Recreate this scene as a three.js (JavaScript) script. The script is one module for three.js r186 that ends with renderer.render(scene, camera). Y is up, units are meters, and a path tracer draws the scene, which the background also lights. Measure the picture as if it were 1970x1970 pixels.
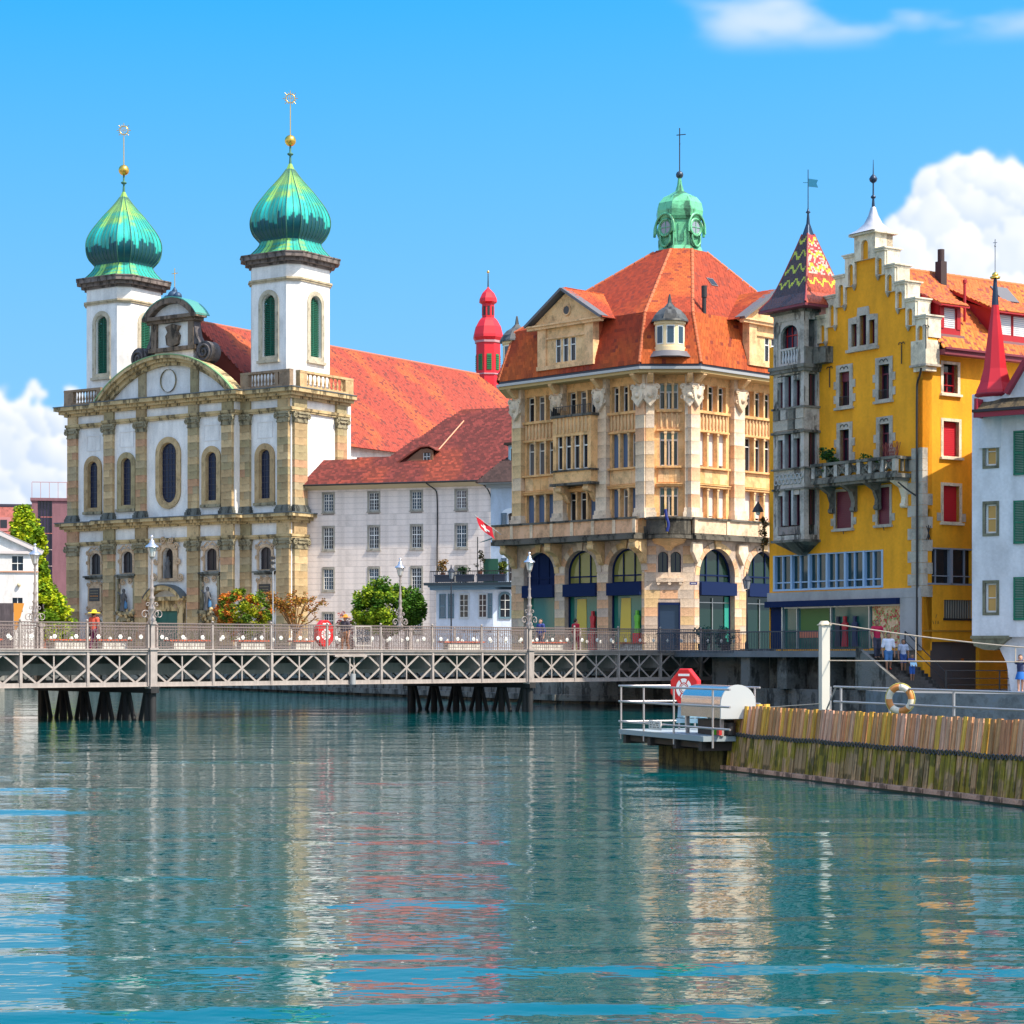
import * as THREE from 'three';
import { mergeGeometries } from 'three/addons/utils/BufferGeometryUtils.js';
import { FontLoader } from 'three/addons/loaders/FontLoader.js';
import { TextGeometry } from 'three/addons/geometries/TextGeometry.js';

// ---------------------------------------------------------------- camera, sky, sun, exposure
const scene = new THREE.Scene();
const EYE = 2.86;                                   // metres above the water
const camera = new THREE.PerspectiveCamera(27.02, 1, 0.5, 9000);
camera.position.set(0, EYE, 0);
camera.lookAt(0, EYE, -100);
camera.setViewOffset(1970, 1970, 0, -276, 1970, 1970);   // rising front: verticals stay vertical
const renderer = new THREE.WebGLRenderer();
renderer.toneMapping = THREE.LinearToneMapping;
renderer.toneMappingExposure = 1.52;
renderer.shadowMap.enabled = true;
const SUN = new THREE.Vector3(0.588, 0.86, 0.362).normalize();

let seed = 1234567;
function R() { seed = (seed + 0x6D2B79F5) | 0; let t = Math.imul(seed ^ (seed >>> 15), 1 | seed); t = (t + Math.imul(t ^ (t >>> 7), 61 | t)) ^ t; return ((t ^ (t >>> 14)) >>> 0) / 4294967296; }
const rr = (a, b) => a + (b - a) * R();
const pick = a => a[Math.floor(R() * a.length)];
const clamp = (x, a = 0, b = 1) => Math.min(b, Math.max(a, x));
const sstep = (a, b, x) => { const t = clamp((x - a) / (b - a)); return t * t * (3 - 2 * t); };
const lerp = (a, b, t) => a + (b - a) * t;
function hash(ix, iy, s) { let h = Math.imul(ix, 374761393) + Math.imul(iy, 668265263) + Math.imul(s, 2147483647 ^ 0x5bd1e995); h = Math.imul(h ^ (h >>> 13), 1274126177); return ((h ^ (h >>> 16)) >>> 0) / 4294967296; }
function vnoise(x, y, px, py, s = 0) {              // periodic value noise (px, py whole periods; 0 = none)
  const x0 = Math.floor(x), y0 = Math.floor(y), fx = x - x0, fy = y - y0, m = (a, p) => p ? ((a % p) + p) % p : a;
  const u = fx * fx * fx * (fx * (fx * 6 - 15) + 10), v = fy * fy * fy * (fy * (fy * 6 - 15) + 10);
  const a = hash(m(x0, px), m(y0, py), s), b = hash(m(x0 + 1, px), m(y0, py), s), c = hash(m(x0, px), m(y0 + 1, py), s), d = hash(m(x0 + 1, px), m(y0 + 1, py), s);
  return lerp(lerp(a, b, u), lerp(c, d, u), v);
}
function fbm(x, y, p, o, s = 0, py = p) { let a = 0.5, t = 0, n = 0; for (let i = 0; i < o; i++) { t += a * vnoise(x, y, p, py, s + i * 17); n += a; x *= 2; y *= 2; p *= 2; py *= 2; a *= 0.5; } return t / n; }

// The sky: clear azure, paler low down, fair-weather cumulus round the horizon and a few high wisps.
function makeSky() {
  const W = 4096, H = 2048, d = new Float32Array(W * H * 4), half = H / 2;
  const azOf = u => (u - 985) / 4100, elOf = v => (1261 - v) / 4100;     // small-angle bearings of the cumulus seen in the photograph
  const puffs = [];
  const puff = (az, el, r) => puffs.push([az, el, r]);
  // cumulus on the right
  for (const [u, v, r] of [[1825, 345, 50], [1850, 330, 36], [1780, 370, 46], [1740, 410, 48], [1700, 450, 44], [1910, 352, 50], [1945, 395, 46], [1890, 400, 60], [1800, 420, 75], [1730, 480, 62], [1830, 480, 90], [1920, 470, 80], [1700, 520, 50], [1780, 540, 90], [1900, 550, 100], [1990, 500, 80], [2040, 440, 60], [2080, 530, 90], [1670, 560, 40], [2020, 580, 100]]) puff(azOf(u), elOf(v + 34), r * 0.93 / 4100);
  // low cumulus on the left
  for (const [u, v, r] of [[20, 790, 55], [70, 770, 40], [110, 750, 36], [145, 735, 24], [-40, 760, 60], [40, 840, 70], [110, 830, 60], [10, 900, 80], [100, 900, 70], [-90, 830, 90], [170, 800, 30], [-150, 790, 60], [30, 960, 80], [110, 950, 60], [60, 1020, 80], [-40, 1000, 90], [130, 890, 50], [150, 960, 50]]) puff(azOf(u), elOf(v + 44), r * 0.95 / 4100);
  // denser cloud added out of view, to brighten and warm the fill light
  for (let az = 0.42; az < 5.85; az += rr(0.09, 0.2)) { const n = 8 + Math.floor(R() * 12), top = rr(0.14, 0.5); for (let k = 0; k < n; k++) { const q = R(); puff(az + rr(-0.13, 0.13) * (1.2 - q), 0.03 + top * q, rr(0.022, 0.055) * (1.3 - q * 0.6)); } }
  const cells = new Map();
  for (const p of puffs) for (let a = Math.floor((p[0] - p[2] * 1.6) / 0.05); a <= Math.floor((p[0] + p[2] * 1.6) / 0.05); a++) { const k = ((a % 126) + 126) % 126; if (!cells.has(k)) cells.set(k, []); cells.get(k).push(p); }
  const TAU = Math.PI * 2;
  for (let j = half; j < H; j++) {
    const el = ((j + 0.5) / H - 0.5) * Math.PI;
    const t = clamp(Math.tan(Math.min(el, 1.2)) / 0.307);
    const up = sstep(0.25, 1.3, el);
    let r0 = lerp(0.25, 0.016, Math.pow(t, 0.95)), g0 = lerp(0.46, 0.30, Math.pow(t, 1.1)), b0 = lerp(0.68, 0.69, t);
    r0 = lerp(r0, 0.05, up); g0 = lerp(g0, 0.23, up); b0 = lerp(b0, 0.6, up);
    for (let i = 0; i < W; i++) {
      const ang = ((i + 0.5) / W - 0.5) * TAU;                       // atan2(z, x)
      let az = ang + Math.PI / 2; if (az < -0.9) az += TAU;            // 0 = straight ahead (-z), + to the right
      const tel = Math.tan(Math.min(el, 1.3));
      let r = r0, g = g0, b = b0;
      // haze veil low down
      if (el < 0.62) {
        const sx = az * 26, sy = tel * 26;
        const list = cells.get(((Math.floor(az / 0.05) % 126) + 126) % 126);
        let cov = 0, sh = 0;
        if (list) {
          const wx = (fbm(sx * 1.1, sy * 1.1, 0, 4, 3) - 0.5) * 0.024 + (fbm(sx * 4, sy * 4, 0, 3, 8) - 0.5) * 0.012, wy = (fbm(sx * 1.1 + 50, sy * 1.1, 0, 4, 5) - 0.5) * 0.024 + (fbm(sx * 4 + 30, sy * 4, 0, 3, 11) - 0.5) * 0.012;
          let f = 0, nx = 0, ny = 0, best = 0;
          for (const p of list) { const dx = (az + wx - p[0]) / p[2], dy = (tel + wy - p[1]) / p[2], q = dx * dx + dy * dy; if (q < 2.4) { const w = Math.exp(-q * 1.35) * 1.25; f += w; const hgt = Math.max(0, 1.15 - q); if (hgt > best) { best = hgt; nx = dx; ny = dy; } } }
          cov = sstep(0.22, 0.58, f);
          sh = clamp(0.60 + 0.42 * ny + 0.26 * nx + 0.5 * (fbm(sx * 2.2 + 9, sy * 2.2, 0, 3, 21) - 0.5));
          cov *= sstep(-0.01, 0.06, tel) * 0.97;
        }
        if (cov > 0) { const cr = lerp(0.36, 0.72, sh), cg = lerp(0.46, 0.72, sh), cb = lerp(0.62, 0.74, sh); r = lerp(r, cr, cov); g = lerp(g, cg, cov); b = lerp(b, cb, cov); }
      }
      // high wisps
      const we = sstep(0.278, 0.295, tel) * (1 - sstep(0.9, 1.6, tel));
      if (we > 0) {
        const wz = sstep(0.07, 0.11, az) * (1 - sstep(0.55, 0.8, az)) + sstep(1.3, 1.6, az) * (1 - sstep(2.0, 2.5, az)) + sstep(3.1, 3.4, az) * (1 - sstep(4.2, 4.6, az));
        if (wz > 0) { const n = fbm(az * 16, tel * 44 + az * 3, 0, 5, 31), c = sstep(0.36, 0.66, n) * we * wz * 0.85; r = lerp(r, 0.46, c); g = lerp(g, 0.55, c); b = lerp(b, 0.68, c); }
      }
      { const cs = Math.cos(el) * (Math.cos(ang) * SUN.x + Math.sin(ang) * SUN.z) + Math.sin(el) * SUN.y; { const a = Math.acos(clamp(cs, -1, 1)), w = 1.5 * Math.exp(-((a / 0.34) ** 2)) + 0.72 * Math.exp(-((a / 0.9) ** 2)); r += w; g += w * 0.9; b += w * 0.76; } }  // warm glow round the sun, enlarged to fill the shaded fronts
      const k = (j * W + i) * 4; d[k] = r; d[k + 1] = g; d[k + 2] = b; d[k + 3] = 1;
    }
  }
  for (let j = 0; j < half; j++) for (let i = 0; i < W; i++) { const k = (j * W + i) * 4; d[k] = 0.10; d[k + 1] = 0.17; d[k + 2] = 0.18; d[k + 3] = 1; }
  const t = new THREE.DataTexture(d, W, H, THREE.RGBAFormat, THREE.FloatType);
  t.mapping = THREE.EquirectangularReflectionMapping; t.magFilter = THREE.LinearFilter; t.needsUpdate = true;
  return t;
}
const sky = makeSky();
scene.background = sky; scene.environment = sky;
scene.backgroundIntensity = 1; scene.environmentIntensity = 1;
const sun = new THREE.DirectionalLight(new THREE.Color(1, 0.91, 0.76), 4.3);
sun.position.copy(SUN).multiplyScalar(300).add(new THREE.Vector3(0, 0, -120)); sun.target.position.set(0, 0, -120);
sun.castShadow = true; sun.shadow.radius = 1.2; sun.shadow.mapSize.set(4096, 4096);
Object.assign(sun.shadow.camera, { left: -150, right: 150, top: 150, bottom: -150, near: 1, far: 800 });
scene.add(sun, sun.target);

// ---------------------------------------------------------------- helpers
const C = (r, g, b) => new THREE.Color().setRGB(r, g, b);
function tex(size, fn, metres, o = {}) {
  const h = o.h || size, f = !!o.float, d = f ? new Float32Array(size * h * 4) : new Uint8Array(size * h * 4);
  for (let j = 0; j < h; j++) for (let i = 0; i < size; i++) { const c = fn(i / size, j / h), k = (j * size + i) * 4; for (let q = 0; q < 3; q++) { const x = Array.isArray(c) ? c[q] : c; d[k + q] = f ? x : clamp(x) * 255; } d[k + 3] = f ? 1 : 255; }
  const t = new THREE.DataTexture(d, size, h, THREE.RGBAFormat, f ? THREE.FloatType : THREE.UnsignedByteType);
  t.wrapS = t.wrapT = THREE.RepeatWrapping; t.magFilter = THREE.LinearFilter; t.minFilter = THREE.LinearFilter;
  if (o.srgb) t.colorSpace = THREE.SRGBColorSpace;
  t.repeat.set(1 / metres, 1 / (o.my || metres)); t.needsUpdate = true; return t;
}
const again = (t, mx, my = mx) => { const c = t.clone(); c.repeat.set(1 / mx, 1 / my); c.needsUpdate = true; return c; };
const T = {
  plaster: tex(512, (u, v) => { const a = fbm(u * 6, v * 6, 6, 5, 1), b = fbm(u * 22, v * 5, 22, 3, 9, 5), c = fbm(u * 90, v * 90, 90, 2, 4); return 0.945 + (a - 0.5) * 0.12 + (b - 0.5) * 0.13 + (c - 0.5) * 0.06; }, 9, { srgb: true }),
  stone: tex(512, (u, v) => { const a = fbm(u * 7, v * 7, 7, 5, 2), c = fbm(u * 60, v * 60, 60, 3, 6), e = sstep(0.56, 0.75, fbm(u * 14, v * 9, 14, 4, 12, 9)); const l = 0.95 + (a - 0.5) * 0.32 + (c - 0.5) * 0.16 - e * 0.12; return [l, l * 0.99, l * 0.96]; }, 4, { srgb: true }),
  weathered: tex(512, (u, v) => { const a = fbm(u * 6, v * 6, 6, 5, 2), c = fbm(u * 50, v * 50, 50, 3, 6), e = sstep(0.5, 0.68, fbm(u * 16, v * 5, 16, 4, 33, 5)); const l = 0.94 + (a - 0.5) * 0.5 + (c - 0.5) * 0.25 - e * 0.36; return [l, l * 1.0, l * 0.98]; }, 4, { srgb: true }),
  rough: tex(256, (u, v) => fbm(u * 24, v * 24, 24, 4, 5), 1.5),
  moss: tex(512, (u, v) => { const a = fbm(u * 5, v * 9, 5, 5, 71, 9), c = fbm(u * 60, v * 12, 60, 3, 72, 12), e = sstep(0.46, 0.60, a), dk = sstep(0.55, 0.7, fbm(u * 12, v * 20, 12, 4, 73, 20)); const l = 0.9 + (c - 0.5) * 0.7; let r = lerp(0.82, 0.66, e), g = lerp(0.66, 0.58, e), b = lerp(0.48, 0.18, e); return [r * l * (1 - dk * 0.34), g * l * (1 - dk * 0.3), b * l * (1 - dk * 0.34)]; }, 2.2, { srgb: true, my: 5.5 }),
  wood: tex(256, (u, v) => { const a = fbm(u * 26, v * 3, 26, 4, 7, 3), b = fbm(u * 5, v * 5, 5, 4, 8); return 0.84 + (a - 0.5) * 0.6 + (b - 0.5) * 0.3; }, 0.8, { srgb: true, my: 2.4 }),
};
const mats = {};
// colours are linear reflectances
function M(key, rgb, rough = 0.85, o = {}) {
  if (mats[key]) return mats[key];
  const { t, ts, bump, ...rest } = o;
  const m = new THREE.MeshPhysicalMaterial({ color: C(...rgb), roughness: rough, side: THREE.DoubleSide, ...rest });
  if (t) m.map = ts ? again(T[t], ts) : T[t];
  if (bump) { m.bumpMap = T.rough; m.bumpScale = bump; }
  return mats[key] = m;
}
function planarUV(g) {
  const p = g.attributes.position, n = g.attributes.normal, uv = new Float32Array(p.count * 2);
  for (let i = 0; i < p.count; i++) { const x = Math.abs(n.getX(i)), y = Math.abs(n.getY(i)), z = Math.abs(n.getZ(i)); let a, b; if (y > x && y > z) { a = p.getX(i); b = p.getZ(i); } else if (x > z) { a = p.getZ(i); b = p.getY(i); } else { a = p.getX(i); b = p.getY(i); } uv[2 * i] = a; uv[2 * i + 1] = b; }
  g.setAttribute('uv', new THREE.BufferAttribute(uv, 2)); return g;
}
function fin(g, keep) {                                   // every geometry: unindexed, position + normal + uv in metres
  if (g.index) g = g.toNonIndexed();
  for (const k of Object.keys(g.attributes)) if (!['position', 'normal', 'uv', 'color'].includes(k)) g.deleteAttribute(k);
  if (!g.attributes.normal) g.computeVertexNormals();
  if (!keep) planarUV(g); return g;
}
const bx = (x0, x1, y0, y1, z0, z1) => fin(new THREE.BoxGeometry(Math.abs(x1 - x0), Math.abs(y1 - y0), Math.abs(z1 - z0)).translate((x0 + x1) / 2, (y0 + y1) / 2, (z0 + z1) / 2));
const cyl = (r0, r1, y0, y1, x = 0, z = 0, s = 12) => fin(new THREE.CylinderGeometry(r1, r0, y1 - y0, s).translate(x, (y0 + y1) / 2, z));
const ball = (r, x, y, z, s = 10) => fin(new THREE.SphereGeometry(r, s, Math.max(6, s * 0.7 | 0)).translate(x, y, z));
const flat = g => { g = g.index ? g.toNonIndexed() : g; g.computeVertexNormals(); return fin(g); };
const lathe = (pts, s = 16, x = 0, z = 0) => fin(new THREE.LatheGeometry(pts.map(p => new THREE.Vector2(p[0], p[1])), s).translate(x, 0, z));
const ext = (shape, z0, z1, o = {}) => fin(new THREE.ExtrudeGeometry(shape, { depth: z1 - z0, bevelEnabled: false, curveSegments: 10, ...o }).translate(0, 0, z0));
const V = (x, y, z) => new THREE.Vector3(x, y, z);
const tube = (pts, r, s = 6, n = 0, closed = false) => fin(new THREE.TubeGeometry(new THREE.CatmullRomCurve3(pts.map(p => V(...p)), closed), n || pts.length * 4, r, s, closed));
function rod(a, b, r, s = 6) { const A = V(...a), B = V(...b), d = B.clone().sub(A), g = new THREE.CylinderGeometry(r, r, d.length(), s); g.applyQuaternion(new THREE.Quaternion().setFromUnitVectors(V(0, 1, 0), d.normalize())); g.translate((A.x + B.x) / 2, (A.y + B.y) / 2, (A.z + B.z) / 2); return fin(g); }
function bar(a, b, w, t) {                                  // flat bar between two points of a vertical plane z = const
  const dx = b[0] - a[0], dy = b[1] - a[1], l = Math.hypot(dx, dy), g = new THREE.BoxGeometry(l, w, t); g.rotateZ(Math.atan2(dy, dx)); g.translate((a[0] + b[0]) / 2, (a[1] + b[1]) / 2, (a[2] + b[2]) / 2); return fin(g);
}
const torus = (R0, r, x, y, z, a = 6, b = 14, arc = Math.PI * 2) => fin(new THREE.TorusGeometry(R0, r, a, b, arc).translate(x, y, z));
const merge = l => l.length === 1 ? l[0] : mergeGeometries(l, false);
function poly3(pts) {                                       // planar polygon (fan after earcut) from 3D points
  const P = pts.map(p => V(...p)), n = V(0, 0, 0);
  for (let i = 0; i < P.length; i++) n.add(P[i].clone().cross(P[(i + 1) % P.length])); n.normalize();
  const ux = Math.abs(n.y) > 0.999 ? V(1, 0, 0) : V(0, 1, 0).cross(n).normalize(), uy = n.clone().cross(ux), q = P.map(p => new THREE.Vector2(p.dot(ux), p.dot(uy)));
  const f = THREE.ShapeUtils.triangulateShape(q, []), pos = [], uv = [];
  for (const t of f) for (const k of t) { pos.push(P[k].x, P[k].y, P[k].z); uv.push(q[k].x, q[k].y); }
  const g = new THREE.BufferGeometry(); g.setAttribute('position', new THREE.Float32BufferAttribute(pos, 3)); g.setAttribute('uv', new THREE.Float32BufferAttribute(uv, 2)); g.computeVertexNormals(); return g;
}
const shapeOf = (pts, holes = []) => { const s = new THREE.Shape(pts.map(p => new THREE.Vector2(p[0], p[1]))); s.holes.push(...holes); return s; };
const rectHole = (x0, x1, y0, y1) => new THREE.Path([[x0, y0], [x0, y1], [x1, y1], [x1, y0]].map(p => new THREE.Vector2(...p)));
function archPts(x0, x1, y0, y1, rise, n = 10, low = 0) {    // opening with a round head (and round foot when low > 0); y1 = crown
  const cx = (x0 + x1) / 2, a = (x1 - x0) / 2, pts = [];
  if (low) for (let i = 0; i <= n; i++) { const t = Math.PI + Math.PI * i / n; pts.push([cx + a * Math.cos(t), y0 + low + low * Math.sin(t)]); } else pts.push([x0, y0], [x1, y0]);
  for (let i = 0; i <= n; i++) { const t = Math.PI * i / n; pts.push([cx + a * Math.cos(t), y1 - rise + rise * Math.sin(t)]); }
  return pts;
}
const archShape = (...a) => shapeOf(archPts(...a));
const archHole = (...a) => new THREE.Path(archPts(...a).reverse().map(p => new THREE.Vector2(...p)));
const names = {};
const numbered = n => { names[n] = (names[n] || 0) + 1; return names[n] === 1 ? n : n + '_' + String(names[n] - 1).padStart(3, '0'); };
function place(m, parent) { parent.add(m); if (parent.y0) m.position.y -= parent.y0; m.castShadow = m.receiveShadow = true; return m; }
function part(name, geos, mat, parent, o = {}) {             // geometry in the frame of the parent
  const m = new THREE.Mesh(Array.isArray(geos) ? merge(geos) : geos, mat); m.name = name;
  if (o.at) m.position.set(...o.at); if (o.turn) m.rotation.y = o.turn; if (o.kind) m.userData.kind = o.kind; if (o.label) m.userData.label = o.label;
  return place(m, parent);
}
function thing(name, label, category, at = [0, 0, 0], turn = 0, group) {
  const o = new THREE.Group(); o.name = numbered(name); o.position.set(...at); o.rotation.y = turn; o.y0 = 0; o.userData = { label, category }; if (group) o.userData.group = group; scene.add(o); return o;
}
function building(name, label, category, u, D, deg, y0) {    // local x runs right along the front, z out of it, heights are above the water
  const o = thing(name, label, category, [(u - 985) / 4100 * D, y0, -D], -deg * Math.PI / 180); o.y0 = y0; return o;
}
function struct(name, geos, mat) { const m = new THREE.Mesh(Array.isArray(geos) ? merge(geos) : geos, mat); m.name = numbered(name); m.userData.kind = 'structure'; m.castShadow = m.receiveShadow = true; scene.add(m); return m; }
function copyOf(o, at, turn, label) { const c = o.clone(); c.name = numbered(o.name.replace(/_\d{3}$/, '')); c.y0 = 0; c.userData = { ...o.userData }; if (label) c.userData.label = label; if (at) c.position.set(...at); if (turn !== undefined) c.rotation.y = turn; scene.add(c); return c; }
const _gc = {};
const sbox = (w, h, d) => { const k = w.toFixed(3) + '_' + h.toFixed(3) + '_' + d.toFixed(3); return _gc[k] || (_gc[k] = bx(-w / 2, w / 2, -h / 2, h / 2, -d / 2, d / 2)); };
// clay tiles laid on a sloping polygon (points in the parent's frame), rows follow the slope
function tiles(parent, pts, tint, o = {}) {
  const P = pts.map(p => V(...p)), n = V(0, 0, 0); for (let i = 0; i < P.length; i++) n.add(P[i].clone().cross(P[(i + 1) % P.length])); n.normalize(); if (n.y < 0) n.negate();
  const across = V(0, 1, 0).cross(n).normalize(), up = n.clone().cross(across).normalize(), q = P.map(p => [p.dot(across), p.dot(up)]), h0 = P[0].dot(n);
  const w = o.w || 0.22, rh = o.rh || 0.2, th = 0.05, inside = (x, y) => { let c = false; for (let i = 0, j = q.length - 1; i < q.length; j = i++) if ((q[i][1] > y) !== (q[j][1] > y) && x < (q[j][0] - q[i][0]) * (y - q[i][1]) / (q[j][1] - q[i][1]) + q[i][0]) c = !c; return c; };
  const xs = q.map(a => a[0]), ys = q.map(a => a[1]), list = [], g = sbox(w * 0.95, th, rh * 1.3);
  const tilt = new THREE.Quaternion().setFromAxisAngle(V(1, 0, 0), 0.15), basis = new THREE.Quaternion().setFromRotationMatrix(new THREE.Matrix4().makeBasis(across, n, across.clone().cross(n)));
  const Q = basis.clone().multiply(tilt), m4 = new THREE.Matrix4(), s1 = V(1, 1, 1), qj = new THREE.Quaternion();
  let row = 0; for (let y = Math.min(...ys) + rh * 0.4; y < Math.max(...ys); y += rh, row++) for (let x = Math.min(...xs) + (row % 2 ? w / 2 : 0); x < Math.max(...xs); x += w) if (inside(x, y)) list.push([x, y]);
  const im = new THREE.InstancedMesh(g, o.mat || M('tile', [1, 1, 1], 0.82), list.length); im.name = 'roof_tile'; im.userData.kind = 'stuff';
  const c = new THREE.Color(), wv = V(0, 0, 0);
  list.forEach(([x, y], i) => {
    wv.copy(across).multiplyScalar(x).addScaledVector(up, y).addScaledVector(n, h0 + 0.03 + rr(-0.006, 0.01));
    qj.copy(Q); if (R() < 0.3) qj.multiply(new THREE.Quaternion().setFromAxisAngle(V(0, 1, 0), rr(-0.04, 0.04)));
    im.setMatrixAt(i, m4.compose(wv, qj, s1));
    const a = fbm(x * 0.22 + 7, y * 0.16 + 3, 0, 4, o.seed || 1), col = tint(a, R(), x, y); c.setRGB(col[0], col[1], col[2]); im.setColorAt(i, c);
  });
  place(im, parent); return im;
}
// ---------------------------------------------------------------- water, banks
{
  const N = 1024, waves = [], mk = (n, l0, l1, amp, period, spread) => { const out = []; for (let i = 0; i < n; i++) { const l = l0 * Math.pow(l1 / l0, R()), k = period / l, a = Math.PI / 2 + (R() + R() + R() - 1.5) * spread; const kx = Math.round(k * Math.cos(a)), ky = Math.round(k * Math.sin(a)); out.push([kx, ky, R() * 6.283, amp * Math.pow(l, 0.85)]); } return out; };
  const field = (n, list) => { const d = new Float32Array(n * n); for (const [kx, ky, ph, a] of list) { const cx = new Float32Array(n), sx = new Float32Array(n); for (let i = 0; i < n; i++) { const t = 6.283185307 * kx * i / n + ph; cx[i] = Math.cos(t) * a; sx[i] = Math.sin(t) * a; } for (let j = 0; j < n; j++) { const t = 6.283185307 * ky * j / n, c = Math.cos(t), s = Math.sin(t); for (let i = 0; i < n; i++) d[j * n + i] += cx[i] * c - sx[i] * s; } } return d; };
  const P1 = 13, h1 = field(N, mk(120, 0.08, 1.8, 1, P1, 1.0)), N2 = 512, P2 = 61, h2 = field(N2, mk(60, 0.9, 9, 1, P2, 0.8));
  let mx = 0; for (const x of h1) mx = Math.max(mx, Math.abs(x));
  const bump = tex(N, (u, v) => 0.5 + 0.5 * h1[Math.round(v * N) * N + Math.round(u * N)] / mx, P1, { float: true });
  let m2 = 0; for (const x of h2) m2 = Math.max(m2, Math.abs(x));
  const at2 = (x, z) => { let u = (x / P2 % 1 + 1) % 1 * N2, v = (z / P2 % 1 + 1) % 1 * N2; const i = Math.floor(u), j = Math.floor(v), fu = u - i, fv = v - j, g = (a, b) => h2[((b % N2) + N2) % N2 * N2 + ((a % N2) + N2) % N2]; return lerp(lerp(g(i, j), g(i + 1, j), fu), lerp(g(i, j + 1), g(i + 1, j + 1), fu), fv) / m2; };
  // long low wakes drifting across the river
  const wakes = []; for (let k = 0; k < 26; k++) wakes.push({ z: -15.5 - 48 * Math.pow(k / 26, 1.2) + rr(-1.5, 1.5), x: rr(-14, 12), l: rr(4, 13), s: rr(-0.09, 0.03), c: rr(-0.004, 0.004), a: rr(0.014, 0.032), w: rr(0.22, 0.42), p: R() * 6 });
  const wake = (x, z) => { let h = 0; for (const k of wakes) { const dx = x - k.x, q = dx / k.l; if (q * q > 6) continue; const d = (z - (k.z + k.s * dx + k.c * dx * dx + 0.12 * Math.sin(dx * 0.9 + k.p))) / k.w; if (d * d < 9) h += k.a * Math.exp(-d * d - q * q) ; } return h; };
  const xs = [], zs = []; for (let x = -36; x <= 30; x += 0.34) xs.push(x); for (const x of [-60, -100, -200, -600, -3000]) xs.unshift(x); for (const x of [60, 120, 300, 3000]) xs.push(x);
  { let z = 60; for (const q of [3000, 400, 150]) zs.push(q); while (z > -12) { zs.push(z); z -= 6; } let st = 0.15; while (z > -230) { zs.push(z); z -= st; st *= 1.0062; } zs.push(-400, -3000); }
  const pos = [], uv = [], idx = [];
  for (const z of zs) for (const x of xs) { const edge = 1 - sstep(120, 200, -z); pos.push(x, at2(x, z) * 0.028 * edge + wake(x, z), z); uv.push(x, z); }
  for (let j = 0; j + 1 < zs.length; j++) for (let i = 0; i + 1 < xs.length; i++) { const a = j * xs.length + i, b = a + 1, c = a + xs.length, e = c + 1; idx.push(a, b, c, b, e, c); }
  const g = new THREE.BufferGeometry(); g.setAttribute('position', new THREE.Float32BufferAttribute(pos, 3)); g.setAttribute('uv', new THREE.Float32BufferAttribute(uv, 2)); g.setIndex(idx); g.computeVertexNormals();
  const m = new THREE.MeshPhysicalMaterial({ color: C(0.0, 0.082, 0.09), roughness: 0.02, ior: 1.3, bumpMap: bump, bumpScale: 0.0125 });
  struct('river_water', g, m);
}
const GY = 3.1;
{
  const earth = M('paving', [0.30, 0.28, 0.26], 0.9, { t: 'stone', ts: 3 }), wallm = M('quay_stone', [0.20, 0.19, 0.175], 0.9, { t: 'weathered', bump: 0.02 });
  const edge = [[-3000, -189], [-60, -189], [-38, -190], [-26, -184], [-15.1, -162], [-6, -146], [3.4, -127.5], [12.4, -119.6], [13.9, -118.4], [13.6, -108.6], [19.1, -100.35], [42, -116], [3000, -500]];
  const sh = shapeOf([...edge.map(p => [p[0], -p[1]]), [3000, 4000], [-3000, 4000]]);
  const g = fin(new THREE.ExtrudeGeometry(sh, { depth: 4.2, bevelEnabled: false }).rotateX(-Math.PI / 2).translate(0, -1.1, 0));
  struct('ground', g, earth);
  const wall = [];
  for (let i = 1; i < 9; i++) { const a = edge[i], b = edge[i + 1], l = Math.hypot(b[0] - a[0], b[1] - a[1]), g2 = new THREE.BoxGeometry(l, 4.3, 0.5); g2.rotateY(-Math.atan2(b[1] - a[1], b[0] - a[0])); const nx = -(b[1] - a[1]) / l, nz = (b[0] - a[0]) / l; g2.translate((a[0] + b[0]) / 2 + nx * 0.2, 1.03, (a[1] + b[1]) / 2 + nz * 0.2); wall.push(fin(g2)); const g3 = new THREE.BoxGeometry(l, 0.35, 0.9); g3.rotateY(-Math.atan2(b[1] - a[1], b[0] - a[0])); g3.translate((a[0] + b[0]) / 2 + nx * 0.5, 0.35, (a[1] + b[1]) / 2 + nz * 0.5); wall.push(fin(g3)); }
  struct('quay_wall', wall, wallm);
}
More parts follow.
